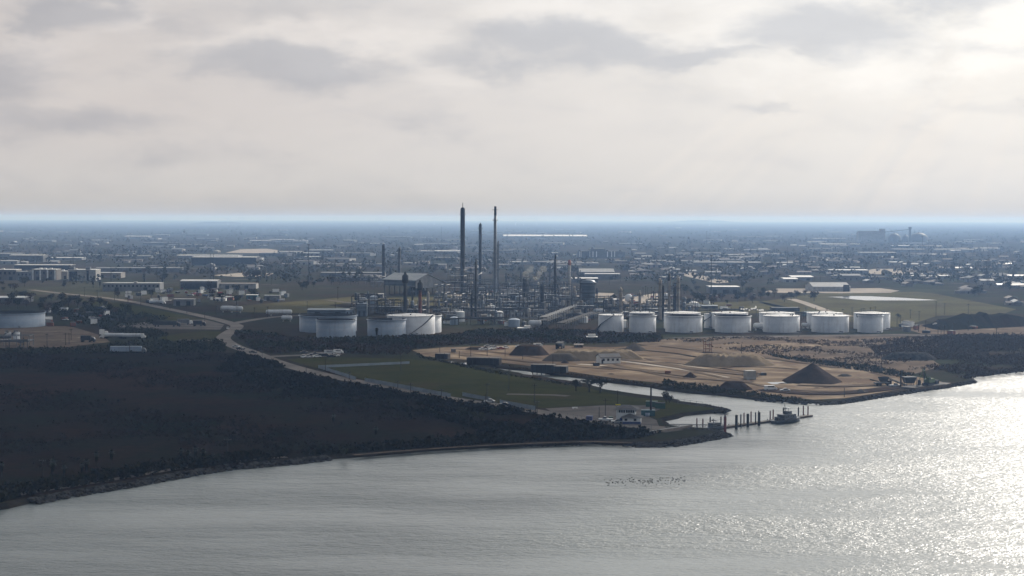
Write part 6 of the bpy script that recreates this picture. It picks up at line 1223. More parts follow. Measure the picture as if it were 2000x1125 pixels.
for k, (px, yt, yb, kd, lb) in enumerate([(1301, 765, 786, 1, 'round bush-like tree on the point beside the wire posts'), (1308, 774, 787, 0, 'low round bush right of the tree on the point'), (905, 790, 822, 0, 'dark tree leaning over the road before the silver car'), (978, 786, 814, 2, 'tall dark tree in front of the black car'), (966, 792, 814, 0, 'dark tree left of the tall one before the black car'), (925, 800, 822, 2, 'dark tree between road and marsh, second from the fence end'), (940, 806, 826, 1, 'spreading dark tree low in the thicket'),
        (1315, 740, 757, 2, 'dark clump tree at the left of the canal bank hedge'), (436, 666, 684, 2, 'dark tree at the bend left of the grey car'), (411, 545, 565, 3, 'bare brown tree before the grey-roofed shed'), (670, 884, 893, 0, 'bushy dark tree overhanging the water at the beach start'), (1755, 611, 622, 0, 'dark pointed tree beside the poles in the airfield grass')]):
    put(KINDS_[kd], px, yb, max(3.5, hgt(px, yt, yb)), 9, lb, 'trees standing alone near the shore')
# named spots for the labels of the town's trees and houses
SPOTS = [('the wrecking yard', 150, 615), ('the plant office', 80, 545), ('the low column office', 255, 570), ('the clutter yard', 400, 585), ('the grey-roofed shed', 385, 565), ('the road junction', 450, 632), ('the dark warehouse', 437, 516), ('the lone refinery column', 748, 549), ('the coke shed', 805, 575), ('the tall chimney', 967, 580), ('the smoke', 1040, 552),
         ('the huge vessel', 1149, 600), ('the lone beige column', 1249, 600), ('the beige cluster', 1306, 600), ('the white-roofed works', 1415, 573), ('the bright twin roofs', 1560, 549), ('the grey barn', 1625, 569), ('the white pond', 1720, 583), ('the curved track', 1735, 533), ('the lattice tower', 1930, 557), ('the airfield', 1850, 600), ('the hospital', 1177, 504), ('the grain elevator', 1705, 472), ('the grain domes', 1780, 472),
         ('the long glinting roof', 1065, 462), ('the long white roofs', 1440, 500), ('the beige yard', 490, 492), ('the billboard', 502, 556), ('the mast pair', 1807, 506), ('the flat white roofs', 105, 505), ('the far left fields', 60, 470), ('the far right fields', 1950, 480), ('the left mast', 240, 526), ('the middle mast', 603, 553), ('the far centre plain', 850, 475), ('the lone white shed', 690, 510), ('the right-hand houses', 1880, 570)]
COUNTS = {}
def spot_label(desc, px, py):
    best = min(SPOTS, key=lambda s: ((s[1] - px) * .35) ** 2 + ((s[2] - py) * 2.2) ** 2)
    rel = 'beyond' if py < best[2] - 5 else 'before' if py > best[2] + 5 else 'left of' if px < best[1] else 'right of'
    k = (desc, rel, best[0]); n = COUNTS.get(k, 0); COUNTS[k] = n + 1
    return '%s %s %s%s' % (desc, rel, best[0], '' if n == 0 else ', ' + ordinal(n) + ' of its kind there')
def excluded(px, py):
    for p in EXCL:
        if inpoly(px, py, p): return True
    return False
EXCL = [[(640, 556), (1190, 556), (1190, 640), (560, 640), (560, 612)], [(740, 535), (1000, 535), (1000, 600), (740, 600)], [(1480, 588), (1590, 572), (1700, 562), (1800, 566), (1900, 585), (1990, 600), (1990, 640), (1480, 640)], [(1180, 600), (1560, 600), (1560, 640), (1180, 640)], [(60, 560), (470, 622), (470, 650), (430, 640), (60, 580)], [(200, 545), (320, 545), (320, 575), (200, 575)], [(340, 540), (480, 540), (480, 570), (340, 570)], [(-20, 515), (240, 515), (240, 552), (-20, 552)],
        [(1520, 536), (1600, 536), (1670, 552), (1670, 572), (1500, 572), (1500, 548)], [(1380, 556), (1450, 556), (1450, 576), (1380, 576)], [(1120, 483), (1235, 483), (1235, 508), (1120, 508)], [(370, 498), (515, 498), (515, 520), (370, 520)], [(1700, 520), (1765, 520), (1765, 540), (1700, 540)], [(1120, 520), (1210, 520), (1210, 585), (1120, 585)], [(1200, 560), (1300, 560), (1300, 605), (1200, 605)], [(435, 484), (545, 484), (545, 497), (435, 497)]]
trees = [(110, 612), (122, 606), (134, 600), (96, 602), (84, 596), (100, 588), (78, 607), (60, 590), (40, 588), (26, 592), (108, 622), (92, 614), (140, 592), (152, 600), (165, 606), (178, 600), (150, 590), (160, 622), (186, 612), (200, 618), (172, 616), (214, 612), (236, 624), (225, 616), (246, 616), (120, 592), (205, 602), (52, 600), (130, 625), (195, 598), (35, 604), (16, 600),
         (1360, 590), (1372, 594), (1395, 585), (1410, 588), (1355, 582), (1440, 590), (1455, 588), (1470, 592), (1486, 584), (1500, 582), (1512, 580), (1532, 590), (1545, 586), (1556, 582), (1572, 578), (1588, 578), (1590, 588), (1340, 572), (1350, 576), (1362, 570), (1465, 578), (1445, 580), (1420, 596), (1390, 598), (1345, 598)]
tree_pts = [(x, y) for x, y in trees]
while len(tree_pts) < 285:
    px = random.uniform(-10, 2010); py = 468 + 140 * random.random() ** 1.15
    if excluded(px, py) or py > 600 and px > 330: continue
    if noise2(px * .5, py * 3, .045) < random.uniform(-.6, .3): continue
    tree_pts.append((px, py))
for i, (px, py) in enumerate(tree_pts):
    k = i % 4; h = random.uniform(5.5, 10.5) * (1.12 if py < 520 else 1)
    put(KINDS_[k], px, py, h, 9, spot_label(['dark round tree', 'wide olive tree', 'slim dark tree', 'loose brown tree'][k], px, py), 'trees of the town')
# the wood-like mass of trees farther out, past what one could count
cs, rs, sz = [], [], []
n = 0
while n < 5200:
    px = random.uniform(-60, 2060); py = 440 + 115 * random.random() ** 1.5
    if excluded(px, py) or noise2(px * .35, py * 4, .04) < random.uniform(-.75, .45): continue
    g = G(px, py); h = random.uniform(5, 11); w_ = h * random.uniform(.8, 1.6); n += 1
    cs.append((g.x + random.uniform(-20, 20), g.y + random.uniform(-40, 40), GZ + h * .5)); rs.append((w_ * .5, w_ * .5, h * .5)); sz.append(h * .20)
tag(mesh_obj('treeline', quads_mesh('treeline', leaf_cards(cs, rs, 9, sz, 77), 'leaf_city')), 'mass of dark trees between the houses out to the horizon', 'woodland', kind='stuff')

# ================================================================== TOWN
def hall(label, xl, xr, ytop, ybase, depth, wall='shed_wall', roof='roof_metal', pitch=.06, rz=0.0, name='warehouse', cat='warehouse', doors=2, windows=0, group='halls and warehouses', parapet=False, open_front=False):
    g = G((xl + xr) / 2, ybase); s = g.y / F; wd = (xr - xl) * s; h = max(2.5, hgt((xl + xr) / 2, ytop, ybase)); W2 = wd / 2; ridge_ = pitch * depth / 2; he = h - (ridge_ if not parapet else 0); he = max(2.2, he)
    T = thing(name, label, cat, g, rz, group); mb = MB()
    if open_front:
        mb.box(-W2, W2, depth - .4, depth, 0, he); mb.box(-W2, -W2 + .4, .1, depth - .41, 0, he - .05); mb.box(W2 - .4, W2, .1, depth - .41, 0, he - .05); mb.box(-W2, W2, -.02, .3, he * .72, he - .02)
        for k in range(int(wd / 6)): mb.box(-W2 + 3 + 6 * k, -W2 + 3.5 + 6 * k, .05, .5, 0, he * .73)
    else: mb.box(-W2, W2, 0, depth, 0, he)
    if not parapet: mb.prism([(0, he), (depth, he), (depth / 2, he + ridge_ - .03)], 'x', -W2 + .02, W2 - .02)
    mb.build('wall', wall, T); mb = MB()
    if parapet:
        mb.box(-W2 - .15, W2 + .15, -.15, depth + .15, he + .003, he + .35)
        for k in range(random.randint(1, 3)): x = random.uniform(-W2 * .7, W2 * .7); y = random.uniform(depth * .2, depth * .7); mb.box(x, x + 3, y, y + 3, he + .34, he + 1.7)
    else: mb.prism([(-.4, he), (depth / 2, he + ridge_), (depth + .4, he), (depth + .4, he + .25), (depth / 2, he + ridge_ + .25), (-.4, he + .25)], 'x', -W2 - .3, W2 + .3)
    mb.build('roof', roof, T)
    if not open_front:
        for k in range(doors): x = -W2 + wd * (k + .5) / doors; mb = MB(); mb.box(x - min(2, wd * .1), x + min(2, wd * .1), -.1, -.01, 0, min(4, he * .7)); mb.build('door', 'steel_dark', T)
        for k in range(windows): x = -W2 + wd * (k + .5) / windows; mb = MB(); mb.box(x - wd / windows * .22, x + wd / windows * .22, -.12, -.02, he * .55, he * .8); mb.build('window', 'window', T)
    return T
hall('long low hall with a bright white roof over dark walls behind the plant office', 28, 138, 517.5, 531, 26, 'steel_dark', 'roof_white', .02)
hall('pale plant office wing cut by the photo edge', -12, 32, 527, 547, 22, 'house_wall', 'roof_white', 0, name='office_block', cat='office', windows=5, parapet=True, group='plant offices at the left')
hall('grey middle part of the plant office', 33, 62, 531, 547, 20, 'shed_wall', 'roof_metal', 0, name='office_block', cat='office', windows=4, parapet=True, group='plant offices at the left')
T = hall('plant office with four pale pillars and a white roof edge', 62, 110, 526.5, 547, 22, 'house_wall', 'roof_white', 0, name='office_block', cat='office', windows=7, parapet=True, group='plant offices at the left')
W2 = 24 * G(86, 547).y / F; hh = hgt(86, 528, 547)
for k in range(4): mb = MB(); x = -W2 + 1.5 + k * (2 * W2 - 3) / 3; mb.box(x - .8, x + .8, -1.2, -.13, 0, hh); mb.build('pillar', 'white_paint', T)
hall('low cream wing right of the pillared office', 112, 132, 530, 545, 18, 'house_wall', 'roof_white', 0, name='office_block', cat='office', parapet=True, group='plant offices at the left')
T = hall('tall taupe office hall with two roof turrets and a dark glass bay', 133, 187, 527, 549, 24, 'concrete', 'roof_white', 0, name='office_block', cat='office', doors=0, parapet=True, group='plant offices at the left')
W2 = 27 * G(160, 549).y / F; hh = hgt(160, 527, 549)
mb = MB(); mb.box(-W2 * .9, -W2 * .35, -.5, -.01, .5, hh * .85); mb.build('glass_bay', 'window', T); mb = MB(); mb.box(W2 * .35, W2 * .5, -.4, -.01, .2, hh * .95); mb.build('window', 'window', T)
for x in (-W2 * .75, W2 * .42): mb = MB(); mb.box(x - 2.5, x + 2.5, .5, 5.5, hh + .36, hh + 2.2); mb.prism([(0, hh + 2.2), (6, hh + 2.2), (3, hh + 4)], 'x', x - 3, x + 3); mb.build('turret', 'steel_grey', T)
hall('low beige hall right of the turreted office', 187, 236, 532.5, 543, 24, 'house_wall', 'roof_metal', .03)
hall('low long office with a row of dark columns and a pale roof', 200, 312, 553.5, 569, 20, 'shed_wall', 'roof_metal', 0, name='office_block', cat='office', windows=14, parapet=True, group='plant offices at the left')
hall('open-fronted shed with a wide grey roof above the clutter yard', 352, 424, 547, 565, 24, 'shed_wall', 'roof_metal', .1, open_front=True, name='shed', cat='shed')
hall('taupe shed behind the clutter yard fence', 425, 500, 553, 564, 18, 'concrete', 'shingle_tan', .1, name='shed', cat='shed')
hall('very long dark warehouse with a thin white roof line', 374, 500, 502, 518, 40, 'steel_dark', 'roof_white', .02)
hall('white box store at the end of the dark warehouse', 495, 512, 504, 512, 20, 'white_paint', 'roof_white', .02)
hall('long low hall with a shining roof behind the dark warehouse', 345, 465, 498.5, 505, 50, 'shed_wall', 'roof_white', .02)
hall('taupe box shed at the edge of the main road', 338, 378, 584.5, 597, 10, 'shed_wall', 'roof_metal', .02, name='shed', cat='shed')
hall('teal-grey cabin with a pale roof beyond the side road', 481, 502, 576, 586, 9, 'teal_paint', 'roof_white', .05, name='shed', cat='shed')
hall('low dark cabin with white roof near the teal cabin', 516, 546, 577, 587, 9, 'shed_wall', 'roof_metal', .05, name='shed', cat='shed')
hall('white cabin in the clutter yard, left of the lorries', 420, 440, 583, 588, 8, 'white_paint', 'roof_white', .05, name='shed', cat='shed')
hall('rusty cabin in the clutter yard', 440, 455, 580, 586.5, 8, 'rust', 'roof_metal', .05, name='shed', cat='shed')
hall('pale wide store cut by the photo edge', -20, 47, 581, 592, 30, 'shed_wall', 'roof_white', .02)
hall('white-roofed works with a pale front beside the mast', 1386, 1445, 560, 574, 30, 'shed_wall', 'roof_white', .02, doors=3)
hall('bright white twin roof, farther and larger of two', 1546, 1589, 539.5, 548, 45, 'shed_wall', 'roof_white', .05)
hall('bright white low roof in front of its twin', 1531, 1559, 543.5, 551, 40, 'shed_wall', 'roof_white', .05)
T = hall('broad grey barn with a shallow roof beside the pale lot', 1588, 1661, 553.5, 569.5, 46, 'concrete', 'shed_wall', .16, doors=0); W2 = 36 * G(1625, 569).y / F; mb = MB(); mb.box(W2 * .62, W2 * .95, -.12, -.01, 0, 7); mb.build('door', 'steel_dark', T)
hall('large grey works behind the red-topped chimney', 1132, 1200, 526, 543, 50, 'shed_wall', 'shed_wall', .14)
hall('lower pale works in front of the large grey works', 1143, 1211, 534.5, 546, 30, 'shed_wall', 'roof_metal', .04)
hall('white-roofed store left of the huge vessel head', 1117, 1168, 543, 552, 34, 'shed_wall', 'roof_white', .04)
hall('dim green-roofed shed in the refinery behind the row of white tanks', 1575, 1632, 612, 618, 18, 'teal_paint', 'teal_paint', .1, name='shed', cat='shed')
hall('long dark low shed by the steam puffs', 1508, 1562, 601, 608, 12, 'steel_dark', 'steel_dark', .05, name='shed', cat='shed')
hall('small grey-blue shed in the grass behind the wide tanks', 1371, 1402, 598, 603, 10, 'shed_wall', 'blue_steel', .1, name='shed', cat='shed')
hall('control house with flat pale roof right of the chimney foot', 978, 1013, 575, 590, 16, 'blue_steel', 'roof_metal', 0, name='control_house', cat='building', windows=6, parapet=True, group='refinery buildings')
hall('small white-roofed house left of the chimney foot', 932, 948, 562, 570, 10, 'shed_wall', 'roof_white', 0, name='control_house', cat='building', parapet=True, group='refinery buildings')
hall('long low refinery store right of the black pipe stack', 1094, 1124, 603.5, 612, 16, 'shed_wall', 'roof_metal', .05, group='refinery buildings')
hall('white flat canopy behind the brush', 1033, 1052, 602.5, 607, 12, 'shed_wall', 'roof_white', .0, parapet=True, group='refinery buildings', open_front=True)
hall('white canopy lying low in the dark brush', 1011, 1034, 643.5, 649, 8, 'shed_wall', 'roof_white', .0, parapet=True, group='refinery buildings', open_front=True)
hall('white canopy at the edge of the sand yard brush', 1146, 1167, 662.5, 667, 7, 'shed_wall', 'roof_white', .0, parapet=True, group='refinery buildings', open_front=True)
hall('blue-grey long roof behind the left pair of grey tanks', 600, 680, 604, 616, 20, 'blue_steel', 'blue_steel', .08, group='refinery buildings')
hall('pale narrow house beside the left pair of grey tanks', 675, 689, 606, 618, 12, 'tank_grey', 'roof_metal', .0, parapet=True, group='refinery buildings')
hall('blue-grey tower house between the two tank groups', 697, 716, 594, 618, 12, 'blue_steel', 'blue_steel', .0, parapet=True, group='refinery buildings', name='control_house', cat='building')
hall('dark low building before the coke shed', 712, 748, 574, 582, 12, 'shed_wall', 'roof_metal', .05, windows=5, group='refinery buildings')
for xl, xr, yt, yb, lb in [(983, 1148, 459.2, 462.5, 'very long glinting roof far behind the chimney'), (487, 531, 469.3, 473, 'long white far roof left of the stepped pair'), (537, 573, 468, 472.5, 'stepped white far roof, left half'), (573, 600, 469.3, 473, 'stepped white far roof, right half'), (243, 290, 461, 465, 'white far roof at the left before the fields'), (1604, 1654, 476.5, 481, 'white far roof before the grain elevator, left'), (1660, 1680, 476.5, 481, 'white far roof before the grain elevator, right'), (1416, 1458, 497.5, 501, 'white roof in the long right row, brightest'), (1383, 1412, 500.5, 504, 'white roof in the long right row, left end'), (1473, 1485, 498.5, 501.5, 'white roof in the long right row, right end'),
        (1508, 1523, 496, 500, 'cream roof right of the long right row'), (18, 84, 498, 512, 'wide grey flat warehouse at the far left'), (88, 160, 503, 508, 'flat white roof behind the long low hall'), (1858, 1877, 489.5, 493, 'white roof in the far right yards'), (1283, 1294, 443.5, 446.5, 'lone glinting shed near the horizon'), (1319, 1331, 444, 446, 'smaller glinting shed near the horizon'), (595, 630, 501, 505, 'white roof left of the lone refinery column'), (545, 590, 491, 495.5, 'thin white roof beyond the beige yard'), (822, 842, 489.5, 493.5, 'cream roof left of the tallest column, left part'), (849, 899, 489.5, 493.5, 'cream roof left of the tallest column, right part'),
        (997, 1028, 511.5, 516, 'white roof behind the chimney, near the smoke'), (788, 812, 513.5, 517, 'white roof right of the grey lone column'), (720, 750, 475, 478, 'thin far roof behind the lone column'), (1300, 1322, 430 + 68, 501.5, 'white roof beyond the beige cluster'), (1078, 1090, 493.5, 496, 'bright little roof behind the black pipe stack'), (1120, 1129, 497, 500, 'bright little roof left of the hospital'), (560, 592, 510, 514, 'white roof right of the white box store'), (1752, 1765, 545, 549.5, 'bright little roof before the right-hand houses')]:
    hall(lb, xl, xr, yt, yb, max(12, (xr - xl) * G(xl, yb).y / F * random.uniform(.4, .8)), 'shed_wall', 'roof_bright', .03, doors=1)
# hospital: stepped slab with pale window strips
g = G(1177, 504); s = g.y / F; T = thing('hospital', 'stepped grey hospital block with pale upright stripes', 'hospital', g, R(4)); X = lambda p: (p - 1177) * s; Z = lambda y: hgt(1177, y, 504)
for nm, a_, b_, yt, y0, y1 in (('wing', 1128, 1152.9, 490.5, 4, 24), ('tower', 1153, 1182, 485.2, 0, 30), ('wing', 1182.1, 1208, 490.5, 3, 26), ('wing', 1208.1, 1222, 490.8, 6, 22)): mb = MB(); mb.box(X(a_), X(b_), y0, y1, 0, Z(yt)); mb.box(X(a_) + 2, X(a_) + 6, y0 + 3, y0 + 8, Z(yt), Z(yt) + 2.5); mb.build(nm, 'steel_grey', T)
for x, y0 in ((1132, 4), (1135, 4), (1158, 0), (1165, 0), (1187, 3), (1195, 3), (1201, 3), (1152, 4)): mb = MB(); mb.box(X(x) - .9, X(x) + .9, y0 - .15, y0 - .01, 2, Z(491.2)); mb.build('stripe', 'white_paint', T)
# grain elevator and domes
g = G(1705, 473); s = g.y / F; T = thing('grain_elevator', 'huge hazy grain elevator with a head house tower', 'grain elevator', g, R(3)); X = lambda p: (p - 1705) * s; Z = lambda y: hgt(1705, y, 473)
mb = MB()
for k in range(9): mb.lathe([(X(1709) * .62, 0), (X(1709) * .62, Z(453))], 14, (X(1679.5 + k * 5), 8, 0))
mb.box(X(1677), X(1722), 2, 30, 0, Z(453.5)); mb.build('silo_bank', 'concrete', T); mb = MB(); mb.box(X(1677), X(1722), 6, 20, Z(453.4), Z(451.2)); mb.build('gallery', 'concrete', T); mb = MB(); mb.box(X(1720.5), X(1729.5), 2, 22, 0, Z(446.8)); mb.build('head_house', 'concrete', T)
def dome(label, xl, xr, yt, yb):
    g = G((xl + xr) / 2, yb); s = g.y / F; r = (xr - xl) / 2 * s; h = hgt((xl + xr) / 2, yt, yb); T = thing('grain_dome', label, 'grain dome', g, 0, 'grain domes beside the elevator'); mb = MB(); mb.lathe([(r, 0), (r, h * .45), (r * .86, h * .7), (r * .5, h * .92), (.05, h)], 24); mb.build('shell', 'shed_wall', T); mb = MB(); mb.tube((0, 0, h - .2), (0, 0, h + 3), 1.5, n=8); mb.build('cap', 'shed_wall', T)
dome('rounded grain dome next to the elevator', 1734, 1759, 455.5, 473); dome('rounded grain dome in the middle, lower', 1761, 1776, 459, 472.5); dome('broad grain dome at the right end', 1776, 1812, 454.5, 473)
g = G(1777, 473.5); h = hgt(1777, 447, 473.5); T = thing('leg_tower', 'thin elevator leg tower rising from the grain domes', 'tower', g, 0); mb = MB(); mb.box(-3, 3, -3, 3, 0, h); mb.build('shaft', 'steel_grey', T); mb = MB(); mb.box(-4.5, 4.5, -4, 4, h + .01, h + 6); mb.build('head', 'steel_grey', T); mb = MB(); mb.bar((-3, 0, h - 2), ((1727 - 1777) * g.y / F, 0, hgt(1727, 453, 473)), 2.0); mb.build('conveyor_bridge', 'steel_grey', T)
steam_pts = []
# water towers
def water_tower(label, px, yt, yb):
    g = G(px, yb); h = hgt(px, yt, yb); T = thing('water_tower', label, 'water tower', g, 0, 'water towers on the plain'); mb = MB(); r = h * .17; mb.lathe([(.05, h * .68), (r * .7, h * .70), (r, h * .78), (r, h * .88), (r * .6, h * .97), (.05, h)], 16); mb.build('tank', 'shed_wall', T)
    for k in range(4): a = k * math.pi / 2 + .78; mb = MB(); mb.tube((r * 1.1 * math.cos(a), r * 1.1 * math.sin(a), 0), (r * .85 * math.cos(a), r * .85 * math.sin(a), h * .76), .5, n=6); mb.build('leg', 'shed_wall', T)
    mb = MB(); mb.tube((0, 0, 0), (0, 0, h * .7), .9, n=8); mb.build('riser', 'shed_wall', T)
for a in (('water tower far behind the tall chimney', 1028, 464, 478), ('water tower far right of the chimney', 1246, 465, 478), ('water tower before the long white roofs', 1345, 462, 477), ('water tower on the far left plain', 250, 463, 480), ('water tower left of the grain elevator', 1585, 489, 503), ('water tower at the left horizon', 360, 450, 464)): water_tower(*a)
# wind turbines on the horizon
def turbine(label, px, top, proto=[None]):
    g = G(px, 440.5 + (px - 1000) * .0025); T = thing('wind_turbine', label, 'wind turbine', g, random.uniform(-.5, .5), 'wind turbines along the horizon'); h = 88.0
    mb = MB(); mb.tube((0, 0, 0), (0, 0, h * .72), 2.2, 1.3, 8); mb.build('tower', 'white_paint', T); mb = MB(); mb.box(-1.6, 1.6, -3, 3, h * .71, h * .74); mb.build('nacelle', 'white_paint', T); a0 = random.uniform(0, 2)
    for k in range(3): a = a0 + k * 2.094; mb = MB(); mb.bar((0, -3.5, h * .725), (math.sin(a) * 28, -3.5, h * .725 + math.cos(a) * 28 * .9), 2.2, 0, .6); mb.build('blade', 'white_paint', T)
for k, px in enumerate([70, 196, 308, 325, 367, 445, 472, 533, 743, 790, 848, 1007, 1022, 1048, 1130, 1386]): turbine('faint pale wind turbine on the horizon, ' + ordinal(k) + ' counted from the left edge', px, 0)
# houses: one of each kind, then copies
def make_house(label, wd, dp, h, wall, roof, hip):
    T = thing('town_house', label, 'house', (0, -500, -50), 0, 'houses of the town'); mb = MB(); mb.box(-wd / 2, wd / 2, -dp / 2, dp / 2, 0, h); mb.build('wall', wall, T); mb = MB(); e = .5; r = 2.0
    if hip: mb.add([(-wd / 2 - e, -dp / 2 - e, h), (wd / 2 + e, -dp / 2 - e, h), (wd / 2 + e, dp / 2 + e, h), (-wd / 2 - e, dp / 2 + e, h), (-wd / 2 + dp / 2, 0, h + r), (wd / 2 - dp / 2, 0, h + r)], [(0, 1, 5, 4), (1, 2, 5), (2, 3, 4, 5), (3, 0, 4), (3, 2, 1, 0)])
    else: mb.prism([(-dp / 2 - e, h), (0, h + r), (dp / 2 + e, h)], 'x', -wd / 2 - e, wd / 2 + e)
    mb.build('roof', roof, T)
    for x in (-wd * .3, wd * .3): mb = MB(); mb.box(x - .7, x + .7, -dp / 2 - .06, -dp / 2 - .01, 1.0, 2.2); mb.build('window', 'window', T)
    mb = MB(); mb.box(-.5, .5, -dp / 2 - .06, -dp / 2 - .01, 0, 2.1); mb.build('door', 'wood', T); return T
HP = [('tan gabled house', make_house('h', 16, 9, 3, 'house_wall', 'shingle_tan', False)), ('pale hip-roofed house', make_house('h', 18, 10, 3, 'house_wall', 'roof_town', True)), ('dark hip-roofed house', make_house('h', 15, 10, 3, 'shed_wall', 'shingle', True)), ('light-roofed house', make_house('h', 17, 9, 3.2, 'house_wall', 'roof_metal', False)), ('grey two-storey house', make_house('h', 18, 11, 5.5, 'house_wall', 'shed_wall', False))]
cnt = 0
while cnt < 280:
    z = random.random()
    if z < .42: px, py = random.uniform(1600, 2010), random.uniform(505, 600)
    elif z < .62: px, py = random.uniform(1230, 1640), random.uniform(500, 545)
    else: px, py = random.uniform(-10, 2010), random.uniform(466, 530)
    if excluded(px, py) or (px < 1850 and py > 560): continue
    g = G(px, py); k = random.choice((0, 0, 1, 2, 2, 3, 4)) if py > 500 else random.choice((1, 1, 2, 3, 4)); nm, pr = HP[k]; o = put(pr, px, py, 1.0, 1.0, spot_label(nm, px, py), 'houses of the town', rz=random.choice((0, 1.57)) + random.uniform(-.15, .15)); o.scale = (random.uniform(.8, 1.5), random.uniform(.8, 1.3), random.uniform(.75, 1.05)); cnt += 1
# halls scattered through the town
HW = []
for nm, wd, dp, h, wall, roof in (('low light-roofed hall', 60, 30, 6, 'shed_wall', 'roof_metal'), ('long grey-roofed hall', 90, 32, 7, 'shed_wall', 'shed_wall'), ('small pale-roofed hall', 34, 20, 5, 'house_wall', 'roof_town'), ('flat dark-roofed hall', 50, 36, 7, 'concrete', 'shingle')):
    T = thing('town_hall_shed', nm, 'hall', (0, -500, -50), 0, 'low halls of the town'); mb = MB(); mb.box(-wd / 2, wd / 2, -dp / 2, dp / 2, 0, h); mb.build('wall', wall, T); mb = MB(); mb.prism([(-dp / 2 - .4, h), (0, h + dp * .03), (dp / 2 + .4, h), (dp / 2 + .4, h + .3), (0, h + dp * .03 + .3), (-dp / 2 - .4, h + .3)], 'x', -wd / 2 - .3, wd / 2 + .3); mb.build('roof', roof, T)
    for k in range(3): mb = MB(); x = -wd * .3 + wd * .3 * k; mb.box(x - 2, x + 2, -dp / 2 - .1, -dp / 2 - .01, 0, 4); mb.build('door', 'steel_dark', T)
    HW.append((nm, T))
cnt = 0
while cnt < 150:
    px, py = random.uniform(-10, 2010), 450 + 100 * random.random() ** 1.2
    if excluded(px, py) or (py > 520 and noise2(px, py, .03) < 0): continue
    k = random.choice((0, 1, 1, 2, 2, 3, 3)); nm, pr = HW[k]; o = put(pr, px, py, 1.0, 1.0, spot_label(nm, px, py), 'low halls of the town', rz=random.uniform(-.25, .25)); o.scale = (random.uniform(.6, 1.3), random.uniform(.7, 1.3), random.uniform(.5, .85)); cnt += 1
# small clutter in the yards: crates, skips, trailers
cl = []
for nm, m_, sz_ in (('grey equipment box', 'steel_grey', (5, 2.6, 2.4)), ('white equipment box', 'white_paint', (6, 2.4, 2.6)), ('dark equipment box', 'steel_dark', (4, 2.6, 2.0)), ('rusty equipment box', 'rust', (4, 3, 1.8))):
    T = thing('equipment_box', nm, 'equipment', (0, -500, -50), 0, 'equipment in the yards'); mb = MB(); mb.box(-sz_[0] / 2, sz_[0] / 2, -sz_[1] / 2, sz_[1] / 2, .25, sz_[2]); mb.build('body', m_, T); mb = MB(); mb.box(-sz_[0] / 2 + .3, sz_[0] / 2 - .3, -sz_[1] / 2 + .2, sz_[1] / 2 - .2, sz_[2] + .003, sz_[2] + .3); mb.build('top', 'steel_grey', T); mb = MB(); mb.box(-sz_[0] / 2, sz_[0] / 2, -.4, .4, 0, .247); mb.build('skid', 'steel_dark', T); cl.append((nm, T))
for i in range(190):
    a = random.random()
    if a < .36: px, py = random.uniform(250, 560), random.uniform(566, 592)
    elif a < .60: px, py = random.uniform(870, 1170), random.uniform(565, 640)
    elif a < .8: px, py = random.uniform(1190, 1480), random.uniform(575, 625)
    elif a < .9: px, py = random.uniform(90, 220), random.uniform(606, 640)
    elif a < .94: px, py = random.uniform(1750, 1900), random.uniform(638, 655)
    else: px, py = random.uniform(1230, 1300), random.uniform(612, 622)
    nm, pr = random.choice(cl); put(pr, px, py, 1, 1, spot_label(nm, px, py), 'equipment in the yards').scale = (random.uniform(.6, 1.6), random.uniform(.7, 1.4), random.uniform(.6, 1.6))

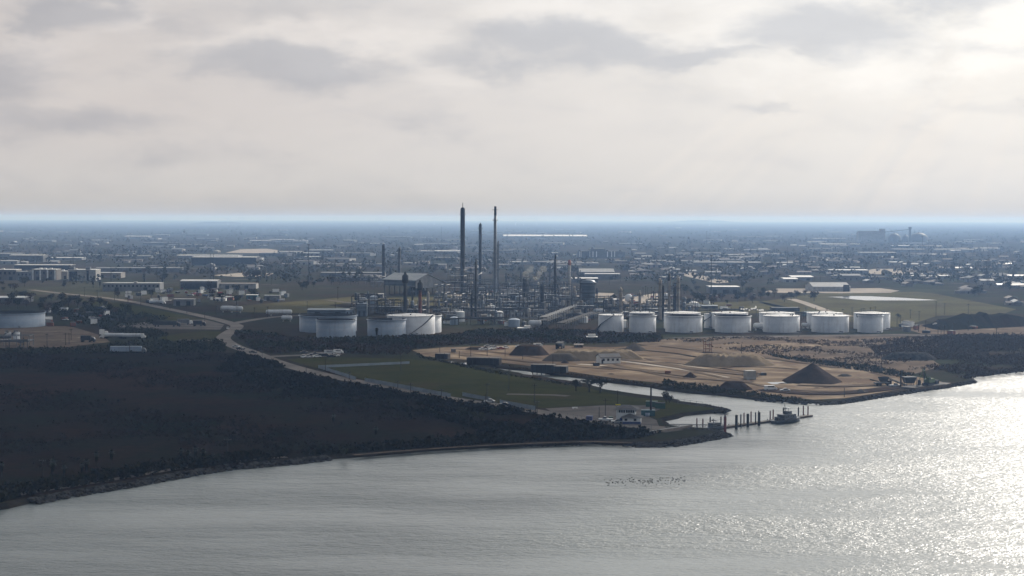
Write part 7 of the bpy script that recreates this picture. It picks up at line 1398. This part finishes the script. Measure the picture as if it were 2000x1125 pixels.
# ================================================================== SHORE DETAIL
def riprap(name, label, line, n, spread, smin, smax, seed):
    P = [G(*p, .8) for p in line]; mb = MB(); r_ = random.Random(seed)
    for k in range(n):
        i = r_.randrange(len(P) - 1); a, b = P[i], P[i + 1]; p = a.lerp(b, r_.random()); d = (b - a).normalized(); q = Vector((d.y, -d.x, 0)); o = r_.uniform(-.4, 1.0) * spread; s_ = r_.uniform(smin, smax)
        mb.blob((p.x + q.x * o, p.y + q.y * o, GZ - .15 - 1.0 * max(0, o / spread)), (s_, s_ * r_.uniform(.6, 1), s_ * r_.uniform(.4, .8)), 1, 0, .25, 1)
    return tag(mb.build(name, 'rock'), label, 'rocks', kind='stuff')
riprap('riprap', 'dark broken riprap along the left shore', [(60, 977), (120, 965), (250, 944), (330, 929), (440, 911), (560, 901), (640, 892)], 900, 3.2, .25, .95, 1)
riprap('riprap', 'dark riprap slope round the point', [(1240, 866), (1300, 866), (1350, 858), (1395, 850), (1408, 846), (1396, 841.5), (1345, 837.5)], 1100, 4.2, .3, .8, 2)
riprap('riprap', 'broken rocks at the grass point', [(1355, 789), (1376, 793), (1400, 797.5), (1413, 801), (1408, 804.5)], 200, 4.5, .3, .9, 3)
riprap('riprap', 'rubble edge of the quay and far spit', [(1480, 778.5), (1590, 787), (1632, 785), (1656, 782), (1700, 775), (1784, 762.5), (1854, 752), (1900, 744)], 700, 2.4, .3, .8, 4)
riprap('riprap', 'rubble along the beach below the lookout', [(1020, 867), (1160, 863), (1240, 866)], 120, 2.5, .15, .5, 5)
# water birds resting on the bay
def make_bird():
    T = thing('water_bird', 'small dark water bird resting on the bay in a loose flock', 'bird', (0, -500, -50), 0, 'flock of water birds on the bay'); mb = MB()
    prof = [(.01, -.30), (.07, -.24), (.14, -.08), (.15, .06), (.09, .20), (.05, .25)]; n = 8; vs = []; fs = []
    for r_, x in prof:
        for k in range(n): t_ = 2 * math.pi * k / n; vs.append((x, r_ * math.cos(t_), .06 + r_ * .8 * math.sin(t_)))
    for (cx, cz, r_) in ((.27, .16, .045), (.30, .27, .06), (.36, .27, .03), (.43, .25, .01)):
        for k in range(n): t_ = 2 * math.pi * k / n; vs.append((cx, r_ * math.cos(t_), cz + r_ * math.sin(t_)))
    for i in range(9):
        for k in range(n): fs.append((i * n + k, i * n + (k + 1) % n, (i + 1) * n + (k + 1) % n, (i + 1) * n + k))
    mb.add(vs, fs, 0, True); mb.build('body', 'feather', T); return T
bird = make_bird()
for k in range(110):
    px = random.uniform(1180, 1340); py = 940 + (px - 1265) * -.03 + random.gauss(0, 3.6); g = on(px, py)
    if k == 0: bird.location = g; continue
    dup(bird, g, random.uniform(0, 6.28), scale=random.uniform(.6, .95))
